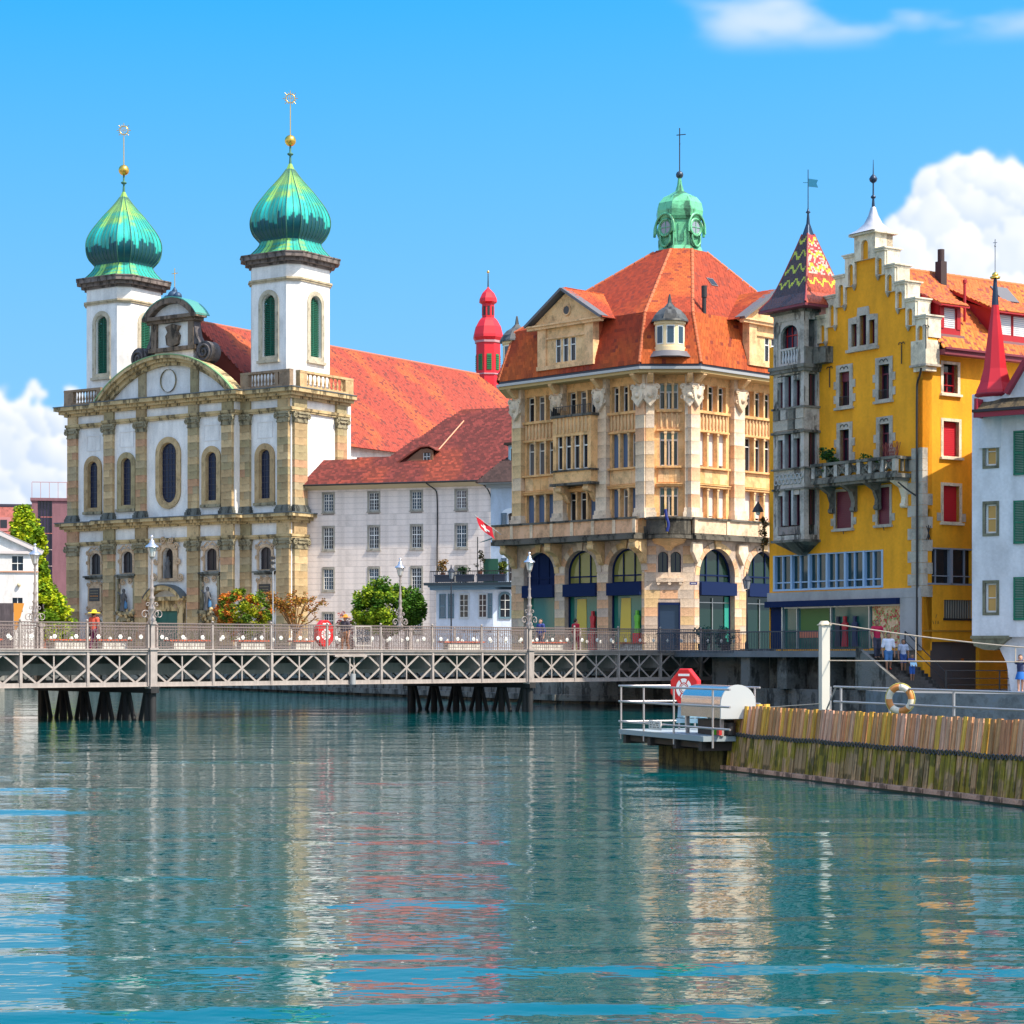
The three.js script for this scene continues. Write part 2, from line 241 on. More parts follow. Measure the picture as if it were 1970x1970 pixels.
// ---------------------------------------------------------------- iron footbridge
const BR = { x: (291 - 985) / 4100 * 93, z: -93, a: 42.2 * Math.PI / 180 };
const onBridge = (x, z = 0) => [BR.x + x * Math.cos(BR.a) + z * Math.sin(BR.a), BR.z - x * Math.sin(BR.a) + z * Math.cos(BR.a)];
const atBridge = (x, y, z) => { const p = onBridge(x, z); return [p[0], y, p[1]]; };
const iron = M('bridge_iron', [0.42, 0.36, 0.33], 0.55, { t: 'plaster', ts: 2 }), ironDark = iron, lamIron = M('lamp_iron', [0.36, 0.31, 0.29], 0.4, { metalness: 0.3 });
{
  const L = 3.2, x0 = -9 * L / 1, x1 = 12.25 * L, W = 9.5;
  const b = thing('footbridge', 'long iron lattice footbridge with ornate grey railings standing on dark piles', 'bridge', [BR.x, 0, BR.z], BR.a);
  const timber = M('pile_timber', [0.035, 0.034, 0.036], 0.85, { t: 'wood' }), deckm = M('bridge_deck', [0.22, 0.19, 0.17], 0.9, { t: 'wood' });
  part('deck', [bx(x0, x1, 2.86, 3.08, -W + 0.1, -0.12)], deckm, b);
  for (const z of [0, -W]) {
    part('top_chord', [bx(x0, x1, 2.88, 3.02, z - 0.1, z + 0.05), bx(x0, x1, 3.02, 3.06, z - 0.14, z + 0.12), bx(x0, x1, 3.10, 3.15, z - 0.12, z + 0.14)], iron, b);
    part('edge_shadow_strip', [bx(x0, x1, 3.06, 3.10, z - 0.1, z + 0.06)], ironDark, b);  // recessed strip shaped as the shadow line, in the same iron
    part('bottom_chord', [bx(x0, x1, 1.52, 1.70, z - 0.1, z + 0.05), bx(x0, x1, 1.50, 1.52, z - 0.16, z + 0.12)], iron, b);
  }
  const dia = [bar([0, 2.9, 0], [L / 2, 1.68, 0], 0.085, 0.03), bar([0, 1.68, 0], [L / 2, 2.9, 0], 0.085, 0.03)].map(merge1 => merge1);
  const vthin = bx(-0.03, 0.03, 1.70, 2.88, -0.02, 0.02), vpost = merge([bx(-0.055, 0.055, 1.5, 3.16, -0.08, 0.09), bx(0.055, 0.11, 1.70, 2.88, -0.06, 0.03)]), rpost = merge([bx(-0.035, 0.035, 3.15, 4.30, -0.035, 0.035), fin(new THREE.SphereGeometry(0.055, 8, 6).translate(0, 4.35, 0))]);
  for (const z of [0, -W]) for (let i = Math.round(x0 / L * 2); i < 12.25 * 2 - 0.5; i++) {
    const x = i * L / 2; if (x + L / 4 + L / 2 > x1) continue;
    part('diagonal', dia[0], iron, b, { at: [x + L / 4, 0, z - 0.035] }); part('diagonal', dia[1], iron, b, { at: [x + L / 4, 0, z] });
  }
  // ornate railing panels
  const bars = [], K = 22;
  bars.push(bx(-L / 2, L / 2, 4.24, 4.29, -0.035, 0.035), bx(-L / 2, L / 2, 4.12, 4.145, -0.015, 0.015), bx(-L / 2, L / 2, 3.24, 3.27, -0.015, 0.015), bx(-L / 2, L / 2, 3.40, 3.42, -0.012, 0.012));
  for (let k = 0; k < K; k++) { const x = -L / 2 + (k + 0.5) * L / K; bars.push(bx(x - 0.008, x + 0.008, 3.15, 4.24, -0.008, 0.008)); bars.push(torus(0.05, 0.009, x, 4.19, 0, 4, 9)); if (k % 2) bars.push(torus(0.05, 0.009, x, 3.33, 0, 4, 9)); }
  for (let k = 0; k < 7; k++) { const x = -L / 2 + (k + 0.5) * L / 7; for (const s of [-1, 1]) { const pts = []; for (let i = 0; i <= 14; i++) { const t = i / 14, r = 0.13 * (1 - t * 0.75), a = t * 8; pts.push([x + s * (0.03 + 0.12 - r * Math.cos(a) * 0.9), 3.88 + r * Math.sin(a), 0.012]); } bars.push(tube(pts, 0.011, 4, 22)); const p2 = []; for (let i = 0; i <= 10; i++) { const t = i / 10, r = 0.10 * (1 - t * 0.7), a = t * 7; p2.push([x + s * (0.13 - r * Math.cos(a)), 3.56 - r * Math.sin(a), 0.012]); } bars.push(tube(p2, 0.010, 4, 18)); } bars.push(torus(0.07, 0.011, x + L / 14, 3.72, 0.01, 4, 10)); }
  const panelG = merge(bars);
  const petals = [ball(0.035, 0, 0, 0.03, 6)]; for (let k = 0; k < 6; k++) { const a = k * Math.PI / 3; const s = new THREE.SphereGeometry(0.045, 6, 5); s.scale(1, 1, 0.4); s.translate(Math.cos(a) * 0.065, Math.sin(a) * 0.065, 0.02); petals.push(fin(s)); }
  const rosG = merge(petals), rosM = M('rosette', [0.75, 0.72, 0.66], 0.6), railM = M('rail_iron', [0.20, 0.155, 0.145], 0.55);
  for (const z of [0, -W]) for (let i = -9; i < 12; i++) {
    const p = part('railing_panel', panelG, railM, b, { at: [(i + 0.5) * L, 0, z], kind: 'stuff' });
    for (const dx of [-1.07, 0.02, 1.05]) part('rosette', rosG, rosM, p, { at: [dx, 3.66, 0.015] });
    part('upright', vpost, i % 7 === 0 ? iron : ironDark, b, { at: [i * L, 0, z] }); part('hanger', vthin, iron, b, { at: [(i + 0.5) * L, 0, z - 0.02] });
    part('railing_post', rpost, iron, b, { at: [i * L, 0, z] });
  }
  // cross beams under the deck, dark in the truss
  for (let i = -9; i < 13; i++) part('cross_beam', bx(i * L - 0.08, i * L + 0.08, 2.2, 2.86, -W + 0.12, -0.12), ironDark, b);
  for (const z of [-2.4, -4.75, -7.1]) part('stringer', bx(x0, x1, 2.0, 2.5, z - 0.1, z + 0.1), ironDark, b);
  // two bents of piles
  for (const xb of [0, 7 * L]) {
    part('bent_beam', bx(xb - 0.2, xb + 0.2, 1.22, 1.5, -W - 0.3, 0.3), timber, b);
    const n = 6; for (let k = 0; k < n; k++) { const z = -0.25 - k * (W - 0.5) / (n - 1); part('pile', cyl(0.19, 0.17, -1.2, 1.3, xb, z, 10), timber, b); for (const s of k === 0 ? [-1] : k === n - 1 ? [1] : [-1, 1]) part('raker', rod([xb, 1.3, z + s * 0.18], [xb + 0.02, -0.9, z + s * 0.95], 0.105, 8), timber, b); }
    for (const z of [0.02, -W - 0.02]) { const c = part('lamp_column', [bx(xb - 0.17, xb + 0.17, 1.42, 3.16, z - 0.14, z + 0.2), bx(xb - 0.22, xb + 0.22, 3.10, 3.2, z - 0.2, z + 0.26), bx(xb - 0.22, xb + 0.22, 1.42, 1.55, z - 0.2, z + 0.26), bx(xb - 0.1, xb + 0.1, 3.2, 4.3, z - 0.08, z + 0.12), bx(xb - 0.15, xb + 0.15, 4.22, 4.36, z - 0.13, z + 0.17)], iron, b); part('column_side', bx(xb - 0.24, xb - 0.171, 1.5, 4.2, z - 0.14, z + 0.1), ironDark, c); part('steel_pile', cyl(0.16, 0.16, -1, 1.42, xb + 0.05, z, 12), timber, b); }
  }
  // junction box hung on the truss
  const j = part('pipe_bracket', [bx(9.9, 11.8, 2.80, 2.88, 0.1, 0.22), bx(10.8, 10.86, 1.9, 2.8, 0.1, 0.16)], iron, b); part('pipe_drum', cyl(0.14, 0.14, 1.5, 2.0, 10.98, 0.18, 12), M('drum_grey', [0.35, 0.35, 0.36], 0.5), j);
}
// bridge lamps: fluted column with scrolls, six-sided lantern with a bright metal hood
function bridgeLamp(at, label) {
  const l = thing('bridge_lamp', label, 'street lamp', at, BR.a, 'ornate lamps of the footbridge');
  const hood = M('lamp_hood', [0.62, 0.62, 0.66], 0.25, { metalness: 0.8 }), glass = M('lamp_glass', [0.75, 0.74, 0.70], 0.15);
  part('shaft', [lathe([[0.16, 0], [0.17, 0.12], [0.11, 0.2], [0.11, 0.42], [0.15, 0.5], [0.15, 0.58], [0.085, 0.68], [0.10, 0.95], [0.14, 1.02], [0.08, 1.1], [0.075, 1.35], [0.12, 1.42], [0.07, 1.5], [0.058, 1.8], [0.085, 1.86], [0.05, 1.95], [0.042, 2.45], [0.075, 2.52], [0.05, 2.6], [0.06, 2.72], [0.12, 2.80]], 12)], lamIron, l);
  const sc = []; for (let k = 0; k < 4; k++) { const a = k * Math.PI / 2, c = Math.cos(a), s = Math.sin(a), pts = []; for (let i = 0; i <= 16; i++) { const t = i / 16, r = 0.22 * (1 - t * 0.8), q = t * 7.5; const o = 0.36 - r * Math.cos(q); pts.push([c * o, 0.28 + r * Math.sin(q), s * o]); } sc.push(tube(pts, 0.022, 5, 28)); const p2 = []; for (let i = 0; i <= 10; i++) { const t = i / 10, r = 0.11 * (1 - t * 0.7), q = t * 6.5, o = 0.22 - r * Math.cos(q); p2.push([c * o, 0.72 + r * Math.sin(q), s * o]); } sc.push(tube(p2, 0.017, 5, 20)); }
  part('scroll_bracket', sc, lamIron, l, { kind: 'stuff' });
  const lan = part('lantern', [fin(new THREE.CylinderGeometry(0.215, 0.11, 0.42, 6, 1).translate(0, 3.02, 0))], glass, l);
  const fr = []; for (let k = 0; k < 6; k++) { const a = k * Math.PI / 3 + Math.PI / 6 * 0; fr.push(rod([Math.sin(a) * 0.112, 2.81, Math.cos(a) * 0.112], [Math.sin(a) * 0.22, 3.24, Math.cos(a) * 0.22], 0.012, 4)); }
  part('lantern_frame', fr, lamIron, lan);
  part('hood', [lathe([[0.30, 3.22], [0.27, 3.28], [0.15, 3.36], [0.10, 3.46], [0.12, 3.5], [0.05, 3.54], [0.05, 3.66], [0.075, 3.7], [0, 3.76]], 12)], hood, lan);
  return l;
}
bridgeLamp(atBridge(0, 4.36, 0.05), 'ornate silver bridge lamp on near railing left of the red lifebuoy box');
bridgeLamp(atBridge(22.4, 4.36, 0.05), 'ornate silver bridge lamp on near railing before the dark first shop arch');
bridgeLamp(atBridge(-0.3, 4.36, -9.5), 'ornate bridge lamp on far railing in front of the white gabled cottage');
bridgeLamp(atBridge(21.75, 4.36, -9.5), 'ornate bridge lamp on far railing rising before the round green tree');
// benches
{
  const seatM = M('bench_slat', [0.72, 0.13, 0.05], 0.6, { t: 'wood' }), conc = M('bench_block', [0.66, 0.64, 0.62], 0.85, { t: 'stone', ts: 2 });
  const labels = ['bench at the bridge end before the cottage', 'bench just left of the yellow sunhat walker', 'bench just right of the yellow sunhat walker', 'bench right of the first near lamp', 'bench before the orange and green tree', 'bench beside the bare branched tree', 'bench in front of the pale blue pavilion', 'bench beside the second near lamp', 'bench farthest along the bridge near the shop arches'];
  [[-7.9, 2.6], [-3.26, 1.78], [-1.02, 1.5], [2.85, 1.95], [6.34, 1.6], [9.2, 1.0], [19.2, 2.5], [24.9, 2.6], [31.3, 1.6]].forEach(([x, w], i) => {
    const b = thing('bench', 'white block ' + labels[i].replace('bench', 'bench with red wooden seat,'), 'bench', atBridge(x, 3.08, -1.5), BR.a, 'benches along the footbridge');
    part('base_block', [bx(-w * 0.42, w * 0.42, 0.002, 0.40, -0.2, 0.2)], conc, b);
    for (let k = 0; k < 3; k++) part('seat_slat', bx(-w / 2 - 0.1, w / 2 + 0.1, 0.42, 0.485, -0.26 + k * 0.18, -0.10 + k * 0.18), seatM, b);
    part('seat_bearer', [bx(-w * 0.3, -w * 0.26, 0.4, 0.42, -0.2, 0.2), bx(w * 0.26, w * 0.3, 0.4, 0.42, -0.2, 0.2)], ironDark, b);
  });
}
// red lifebuoy housing: an eight-sided box with white marks
function buoyBox(at, turn, label, h = 1.15) {
  const red = M('signal_red', [0.62, 0.012, 0.014], 0.35), white = M('signal_white', [0.82, 0.80, 0.78], 0.5);
  const o = thing('lifebuoy_box', label, 'lifebuoy box', at, turn, 'red lifebuoy boxes');
  const c = 0.3, w = 0.44, pts = [[-w + c, 0], [w - c, 0], [w, c], [w, h - c], [w - c, h], [-w + c, h], [-w, h - c], [-w, c]];
  part('housing', [ext(shapeOf(pts), -0.12, 0.12, { bevelEnabled: true, bevelSize: 0.03, bevelThickness: 0.03, bevelSegments: 2 })], red, o);
  part('stripe', bx(-0.19, 0.19, h - 0.17, h - 0.11, 0.15, 0.16), white, o);
  part('ring_mark', [fin(new THREE.RingGeometry(0.11, 0.13, 20).translate(0, h * 0.46, 0.158)), ...[0, 1, 2, 3, 4, 5].map(k => fin(new THREE.RingGeometry(0.16, 0.265, 6, 1, k * Math.PI / 3 + 0.1, Math.PI / 3 - 0.2).translate(0, h * 0.46, 0.158))), fin(new THREE.CircleGeometry(0.09, 14).translate(0, h * 0.46, 0.158))], white, o);
  part('post', [bx(-0.04, 0.04, -0.3, 0.05, -0.1, -0.02)], ironDark, o);
  return o;
}
// ---------------------------------------------------------------- baroque church
const white = M('lime_white', [0.88, 0.85, 0.82], 0.9, { t: 'plaster', bump: 0.006 });
const stones = [[0.47, 0.329, 0.18], [0.392, 0.282, 0.155], [0.515, 0.376, 0.211], [0.37, 0.303, 0.174], [0.504, 0.292, 0.174], [0.605, 0.449, 0.261], [0.414, 0.334, 0.211]].map((c, i) => M('ashlar_' + i, c, 0.9, { t: 'stone', bump: 0.012 }));
const sandst = M('sandstone', [0.58, 0.43, 0.23], 0.9, { t: 'weathered', bump: 0.012 }), capst = M('capital_stone', [0.32, 0.275, 0.18], 0.9, { t: 'weathered', bump: 0.02 }), baluSt = M('balustrade_stone', [0.60, 0.41, 0.22], 0.88, { t: 'stone', bump: 0.01 });
const lead = M('lead_sheet', [0.085, 0.105, 0.115], 0.55), baseSt = M('pilaster_base', [0.16, 0.165, 0.15], 0.9, { t: 'weathered', bump: 0.015 }), stucco = M('stucco', [0.62, 0.45, 0.31], 0.9, { t: 'stone', bump: 0.01 });
const darkGlass = M('church_glass', [0.012, 0.018, 0.05], 0.22, { specularIntensity: 0.6 }), gold = M('gold', [0.85, 0.52, 0.10], 0.28, { metalness: 1 }), blackIron = M('black_iron', [0.02, 0.02, 0.022], 0.5);
const shutterG = M('louvre_green', [0.02, 0.16, 0.10], 0.55);
const baluG = lathe([[0.11, 0], [0.11, 0.1], [0.06, 0.16], [0.13, 0.42], [0.09, 0.62], [0.05, 0.85], [0.06, 1.0], [0.11, 1.08], [0.11, 1.18]], 8);
function balustrade(parent, x0, x1, z, y0, n, o = {}) {       // along x; o.side turns it along z
  const at = o.side ? [o.side, 0, 0] : [0, 0, 0], q = o.side ? Math.PI / 2 : 0;
  const p = part('balustrade', [bx(x0, x1, y0, y0 + 0.22, z - 0.28, z + 0.28), bx(x0, x1, y0 + 1.4, y0 + 1.62, z - 0.28, z + 0.28), ...(o.piers || []).map(([a, b]) => bx(a, b, y0 + 0.22, y0 + 1.4, z - 0.25, z + 0.25))], o.mat || baluSt, parent);
  if (o.side) { p.rotation.y = q; p.position.x = o.side; }
  const piers = o.piers || []; for (let k = 0; k < n; k++) { const x = lerp(x0, x1, (k + 0.5) / n); if (piers.some(([a, b]) => x > a - 0.1 && x < b + 0.1)) continue; part('baluster', baluG, o.mat || baluSt, p, { at: [x, y0 + 0.22, z] }); }
  return p;
}
const spiral = (cx, cy, z, r, turns, s = 1, a0 = 0, th = 0.06) => { const pts = []; for (let i = 0; i <= 26; i++) { const t = i / 26, q = r * (1 - t * 0.85), a = a0 + s * t * turns * 6.283; pts.push([cx + q * Math.cos(a), cy + q * Math.sin(a), z]); } return tube(pts, th, 5, 34); };
{
  const ch = building('baroque_church', 'white baroque church with olive stone pilasters and two green onion towers', 'church', 560, 201, 34.3, GY);
  const RZ = 1.0, rx0 = -23.45, rx1 = -6.15;                 // projecting centre
  const upW = [[-26.05, 0], [-3.2, 0]], upC = [[-20.4, RZ], [-9.1, RZ]], low = [[-25.75, 0], [-3.15, 0]], lowC = [[-20.3, RZ], [-9.15, RZ]];
  const upHole = x => archHole(x - 0.68, x + 0.68, 17.75, 22.5, 0.68), lowHole = x => archHole(x - 0.78, x + 0.78, 11.05, 13.2, 0.5);
  part('front_wall', [ext(shapeOf([[-29.6, GY], [0, GY], [0, 28.1], [-29.6, 28.1]], [...upW.map(w => upHole(w[0])), ...low.map(w => lowHole(w[0]))]), -0.8, 0)], white, ch);
  part('centre_wall', [ext(shapeOf([[rx0, GY], [rx1, GY], [rx1, 28.1], [rx0, 28.1]], [...upC.map(w => upHole(w[0])), archHole(-15.85, -13.65, 17.75, 23.7, 1.1, 12, 1.1), ...lowC.map(w => lowHole(w[0])), archHole(-15.5, -14.0, 10.4, 13.4, 0.7)]), 0.02, RZ)], white, ch);
  part('side_wall', [bx(-0.8, -0.002, GY, 28.1, -8.2, -0.8), bx(-29.6, -28.8, GY, 28.1, -8.2, -0.8), bx(-29.6, 0, GY, 28.1, -9, -8.2), bx(-29.55, -0.05, 27.6, 28.0, -8.2, -0.8)], white, ch);
  part('nave_wall', [bx(-28.6, -1.0, GY, 23.9, -58, -9)], white, ch);
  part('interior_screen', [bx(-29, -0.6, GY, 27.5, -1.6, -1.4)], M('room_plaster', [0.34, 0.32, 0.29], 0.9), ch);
  // entablatures: [y0, y1, projection]
  const runs = [[-29.6, 0, -0.4, 0, 1], [rx0, rx1, 0, RZ, 0]];
  const ent = (name, bands, mat, dy = 0) => { const g = []; runs.forEach(([x0, x1, zb, z], i) => { for (const [a, b, p] of bands) g.push(bx(x0 - p, x1 + p, a + i * 0.004 + dy, b + i * 0.004 + dy, i ? 0.1 : -8.6, z + p)); }); return part(name, g, mat, ch); };
  ent('lower_architrave', [[13.95, 14.12, 0.2], [14.12, 14.35, 0.28]], sandst); ent('lower_cornice', [[15.45, 15.68, 0.32], [15.68, 15.98, 0.66], [15.98, 16.28, 1.0]], sandst); ent('lower_cornice_lead', [[16.28, 16.38, 1.06]], lead);
  ent('upper_architrave', [[25.9, 26.08, 0.2], [26.08, 26.35, 0.28]], sandst); ent('upper_cornice', [[27.15, 27.4, 0.34], [27.4, 27.72, 0.72], [27.72, 28.08, 1.08]], sandst); ent('upper_cornice_lead', [[28.08, 28.17, 1.14]], lead);
  // pilasters built of ashlar blocks
  const blockH = 0.72, blk = {};
  function pilaster(xc, w, z, y0, y1, o = {}) {
    const pr = 0.32, g = [], cap = [];
    g.push(bx(xc - w / 2 - 0.22, xc + w / 2 + 0.22, y0, y0 + 0.35, z, z + pr + 0.22), bx(xc - w / 2 - 0.14, xc + w / 2 + 0.14, y0 + 0.35, y0 + 0.55, z, z + pr + 0.14), bx(xc - w / 2 - 0.07, xc + w / 2 + 0.07, y0 + 0.55, y0 + 0.7, z, z + pr + 0.07));
    const p = part('pilaster', g, baseSt, ch);
    const c0 = y1 - 1.0;
    cap.push(bx(xc - w / 2 - 0.05, xc + w / 2 + 0.05, c0, c0 + 0.14, z, z + pr + 0.06), bx(xc - w / 2 - 0.02, xc + w / 2 + 0.02, c0 + 0.14, c0 + 0.5, z, z + pr + 0.03), bx(xc - w / 2 - 0.18, xc + w / 2 + 0.18, c0 + 0.82, c0 + 1.0, z, z + pr + 0.2), bx(xc - w / 2 - 0.08, xc + w / 2 + 0.08, c0 + 0.5, c0 + 0.82, z, z + pr + 0.1));
    for (const s of [-1, 1]) { cap.push(torus(0.2, 0.085, xc + s * (w / 2 + 0.04), c0 + 0.62, z + pr + 0.12, 6, 12), ball(0.1, xc + s * (w / 2 + 0.04), c0 + 0.62, z + pr + 0.12, 6)); cap.push(tube([[xc + s * w * 0.35, c0 + 0.62, z + pr + 0.1], [xc + s * w * 0.15, c0 + 0.5, z + pr + 0.13], [xc, c0 + 0.55, z + pr + 0.14]], 0.06, 5)); }
    part('capital', cap, capst, p);
    const n = Math.round((c0 - y0 - 0.7) / blockH), h = (c0 - y0 - 0.7) / n;
    for (let k = 0; k < n; k++) { const split = o.split !== undefined ? o.split : R() < 0.35, yy = y0 + 0.7 + (k + 0.5) * h, dz = rr(-0.006, 0.006), zc = z + pr / 2 + dz; const tones = stones; if (split) { const f = rr(0.35, 0.65); const w1 = w * f; part('block', sbox(w1 - 0.012, h - 0.014, pr), pick(tones), p, { at: [xc - w / 2 + w1 / 2, yy, zc] }); part('block', sbox(w - w1 - 0.012, h - 0.014, pr), pick(tones), p, { at: [xc + w / 2 - (w - w1) / 2, yy, zc] }); } else part('block', sbox(w - 0.006, h - 0.014, pr), pick(tones), p, { at: [xc, yy, zc] }); }
    if (o.frieze) for (const [a, b] of o.frieze) part('frieze_block', bx(xc - w / 2, xc + w / 2, a, b, z, z + 0.26), pick(stones), p);
    return p;
  }
  const F1 = { frieze: [[14.36, 15.44]] }, F2 = { frieze: [[26.36, 27.14]] };
  for (const [x, z, w, w2] of [[-28.85, 0, 1.55, 1.3], [-23.95, 0, 0.9, 0.8], [-22.7, RZ, 1.5, 1.25], [-18.3, RZ, 1.55, 1.25], [-11.35, RZ, 1.5, 1.25], [-6.95, RZ, 1.6, 1.35], [-5.55, 0, 1.3, 1.2], [-0.8, 0, 1.6, 1.35]]) { pilaster(x, w, z, GY, 13.95, F1); pilaster(x, w2, z, 16.4, 25.9, F2); }
  // side pilasters (turned onto the right flank)
  for (const [zc, w] of [[-1.1, 1.9], [-7.3, 1.5]]) for (const [y0, y1, fr] of [[GY, 13.95, F1], [16.4, 25.9, F2]]) { const p = pilaster(-zc, w, 0, y0, y1, fr); p.rotation.y = Math.PI / 2; }
  // windows
  const winFrame = (x, z, x0, x1, y0, y1, rise, lowr = 0) => {
    const hole = archHole(x0, x1, y0, y1, rise, 12, lowr), o = 0.55, s = shapeOf(archPts(x0 - o, x1 + o, y0 - o, y1 + o, rise + o, 12, lowr ? lowr + o : 0), [hole]);
    const f = part('window', [ext(s, z + 0.01, z + 0.16)], pick([stones[0], stones[2], stones[3]]), ch);
    if (!lowr) part('sill', bx(x0 - 0.62, x1 + 0.62, y0 - 0.62, y0 - 0.35, z, z + 0.3), capst, f);
    part('reveal', [ext(shapeOf(archPts(x0 - 0.02, x1 + 0.02, y0 - 0.02, y1 + 0.02, rise, 12, lowr), [archHole(x0 + 0.06, x1 - 0.06, y0 + 0.06, y1 - 0.06, rise - 0.06, 12, lowr ? lowr - 0.06 : 0)]), z - 0.4, z + 0.005)], stones[2], f);
    part('pane', [ext(archShape(x0, x1, y0, y1, rise, 12, lowr), z - 0.26, z - 0.22)], darkGlass, f);
    const bars = []; const nx = x1 - x0 > 1.8 ? 5 : 3; for (let k = 1; k < nx; k++) { const xx = lerp(x0, x1, k / nx); bars.push(bx(xx - 0.02, xx + 0.02, y0 + (lowr ? 0.5 : 0.05), y1 - 0.35, z - 0.21, z - 0.17)); } for (let y = y0 + 0.5; y < y1 - 0.35; y += 0.55) bars.push(bx(x0 + 0.12, x1 - 0.12, y - 0.02, y + 0.02, z - 0.20, z - 0.16)); part('leading', bars, M('leading', [0.05, 0.05, 0.07], 0.6), f);
  };
  for (const [x, z] of [...upW, ...upC]) { winFrame(x, z, x - 0.68, x + 0.68, 17.75, 22.5, 0.68); part('relief_panel', [bx(x - 0.95, x + 0.95, 23.55, 23.61, z, z + 0.05), bx(x - 0.95, x + 0.95, 25.05, 25.11, z, z + 0.05), bx(x - 0.95, x - 0.89, 23.61, 25.05, z, z + 0.05), bx(x + 0.89, x + 0.95, 23.61, 25.05, z, z + 0.05)], M('plaster_panel', [0.72, 0.70, 0.69], 0.9), ch); }
  winFrame(-14.75, RZ, -15.85, -13.65, 17.75, 23.7, 1.1, 1.1);
  // lower windows with stucco surrounds and ledges
  for (const [x, z] of [...low, ...lowC]) {
    const f = part('window', [ext(shapeOf(archPts(x - 1.02, x + 1.02, 11.0, 13.5, 0.75), [archHole(x - 0.78, x + 0.78, 11.05, 13.2, 0.5)]), z + 0.01, z + 0.14)], stucco, ch);
    part('pane', bx(x - 0.8, x + 0.8, 11.0, 13.25, z - 0.3, z - 0.26), M('church_glass_low', [0.02, 0.015, 0.02], 0.3), f);
    part('stucco_scroll', [...[-1, 1].flatMap(s => [spiral(x + s * 0.95, 13.25, z + 0.18, 0.26, 1.6, s, 0, 0.07), spiral(x + s * 1.0, 12.2, z + 0.16, 0.2, 1.4, -s, 1, 0.06)]), tube([[x - 0.8, 13.45, z + 0.2], [x - 0.3, 13.78, z + 0.22], [x, 13.6, z + 0.24], [x + 0.3, 13.78, z + 0.22], [x + 0.8, 13.45, z + 0.2]], 0.08, 6)], stucco, f, { kind: 'stuff' });
    part('ledge', [bx(x - 1.35, x + 1.35, 10.72, 10.9, z, z + 0.5), bx(x - 1.2, x + 1.2, 10.55, 10.72, z, z + 0.35)], baseSt, f); part('mullion', [bx(x - 0.03, x + 0.03, 11, 13.2, z - 0.25, z - 0.21), bx(x - 0.8, x + 0.8, 12.1, 12.15, z - 0.25, z - 0.21)], blackIron, f);
  }
  // inscription tablets over small round-headed doors in the outer bays
  for (const [x] of low) {
    const t = part('tablet', [bx(x - 1.2, x + 1.2, 6.95, 7.15, 0, 0.35), ext(shapeOf([[x - 1.0, 7.3], [x - 0.6, 7.15], [x + 0.6, 7.15], [x + 1.0, 7.3], [x + 0.95, 9.9], [x + 0.5, 10.3], [x - 0.5, 10.3], [x - 0.95, 9.9]]), 0.01, 0.16)], stucco, ch);
    const plate = part('inscription_plate', bx(x - 0.72, x + 0.72, 8.35, 9.65, 0.165, 0.2), M('tablet_black', [0.02, 0.018, 0.02], 0.35), t);
    for (let k = 0; k < 4; k++) { const y = 9.4 - k * 0.27, g = []; let q = x - 0.58; while (q < x + 0.5) { const w = rr(0.05, 0.13); g.push(bx(q, q + w, y - 0.05, y + 0.05, 0.2, 0.205)); q += w + 0.05; } part('lettering', g, M('letter_' + (k === 2), k === 2 ? [0.7, 0.25, 0.03] : [0.25, 0.2, 0.12], 0.6), t); }
    part('tablet_scroll', [-1, 1].flatMap(s => [spiral(x + s * 0.85, 10.05, 0.2, 0.24, 1.5, s, 0, 0.06), spiral(x + s * 0.9, 7.6, 0.2, 0.26, 1.5, -s, 0, 0.06), spiral(x + s * 0.35, 10.25, 0.2, 0.2, 1.3, -s, 2, 0.05)]), stucco, t, { kind: 'stuff' });
    const d = part('side_door', [ext(shapeOf(archPts(x - 1.15, x + 1.15, GY, 6.7, 1.15), [archHole(x - 0.85, x + 0.85, GY + 0.01, 6.4, 0.85)]), 0.01, 0.28), bx(x - 0.16, x + 0.16, 6.55, 7.0, 0.02, 0.38)], capst, ch); part('door_leaf', ext(archShape(x - 0.85, x + 0.85, GY, 6.4, 0.85), 0.03, 0.1), stones[1], d);
  }
  // statue niches in the inner bays
  for (const [x] of lowC) {
    const n = part('statue_niche', [bx(x - 1.25, x - 0.98, 7.2, 10.5, RZ, RZ + 0.3), bx(x + 0.98, x + 1.25, 7.2, 10.5, RZ, RZ + 0.3), bx(x - 1.4, x + 1.4, 6.9, 7.2, RZ, RZ + 0.6), ext(shapeOf(archPts(x - 1.3, x + 1.3, GY, 6.9, 1.1), [archHole(x - 1.0, x + 1.0, GY + 0.01, 6.3, 0.95)]), RZ + 0.01, RZ + 0.4)], capst, ch);
    part('grotto_door', ext(archShape(x - 1.0, x + 1.0, GY, 6.3, 0.95), RZ + 0.02, RZ + 0.12), stones[3], n);
    part('rockwork', Array.from({ length: 26 }, () => { const g = new THREE.IcosahedronGeometry(rr(0.12, 0.26), 0); g.translate(x + rr(-1.15, 1.15), rr(5.9, 7.4), RZ + rr(0.35, 0.55)); return fin(g); }), sandst, n, { kind: 'stuff' });
    part('statue', [lathe([[0.42, 7.25], [0.36, 7.7], [0.28, 8.2], [0.34, 8.6], [0.24, 8.95], [0.1, 9.05], [0.17, 9.2], [0.17, 9.4], [0, 9.5]], 10, x - 0.1, RZ + 0.45), rod([x - 0.3, 8.7, RZ + 0.5], [x - 0.75, 9.15, RZ + 0.6], 0.09), rod([x + 0.1, 8.6, RZ + 0.5], [x + 0.5, 8.2, RZ + 0.65], 0.09)], M('statue_grey', [0.10, 0.10, 0.11], 0.7, { t: 'stone' }), n); part('statue_cloak', [lathe([[0.14, 7.5], [0.17, 7.8], [0.1, 8.25], [0.04, 8.4]], 8, x + 0.34, RZ + 0.6)], M('statue_blue', [0.06, 0.18, 0.36], 0.7), n);
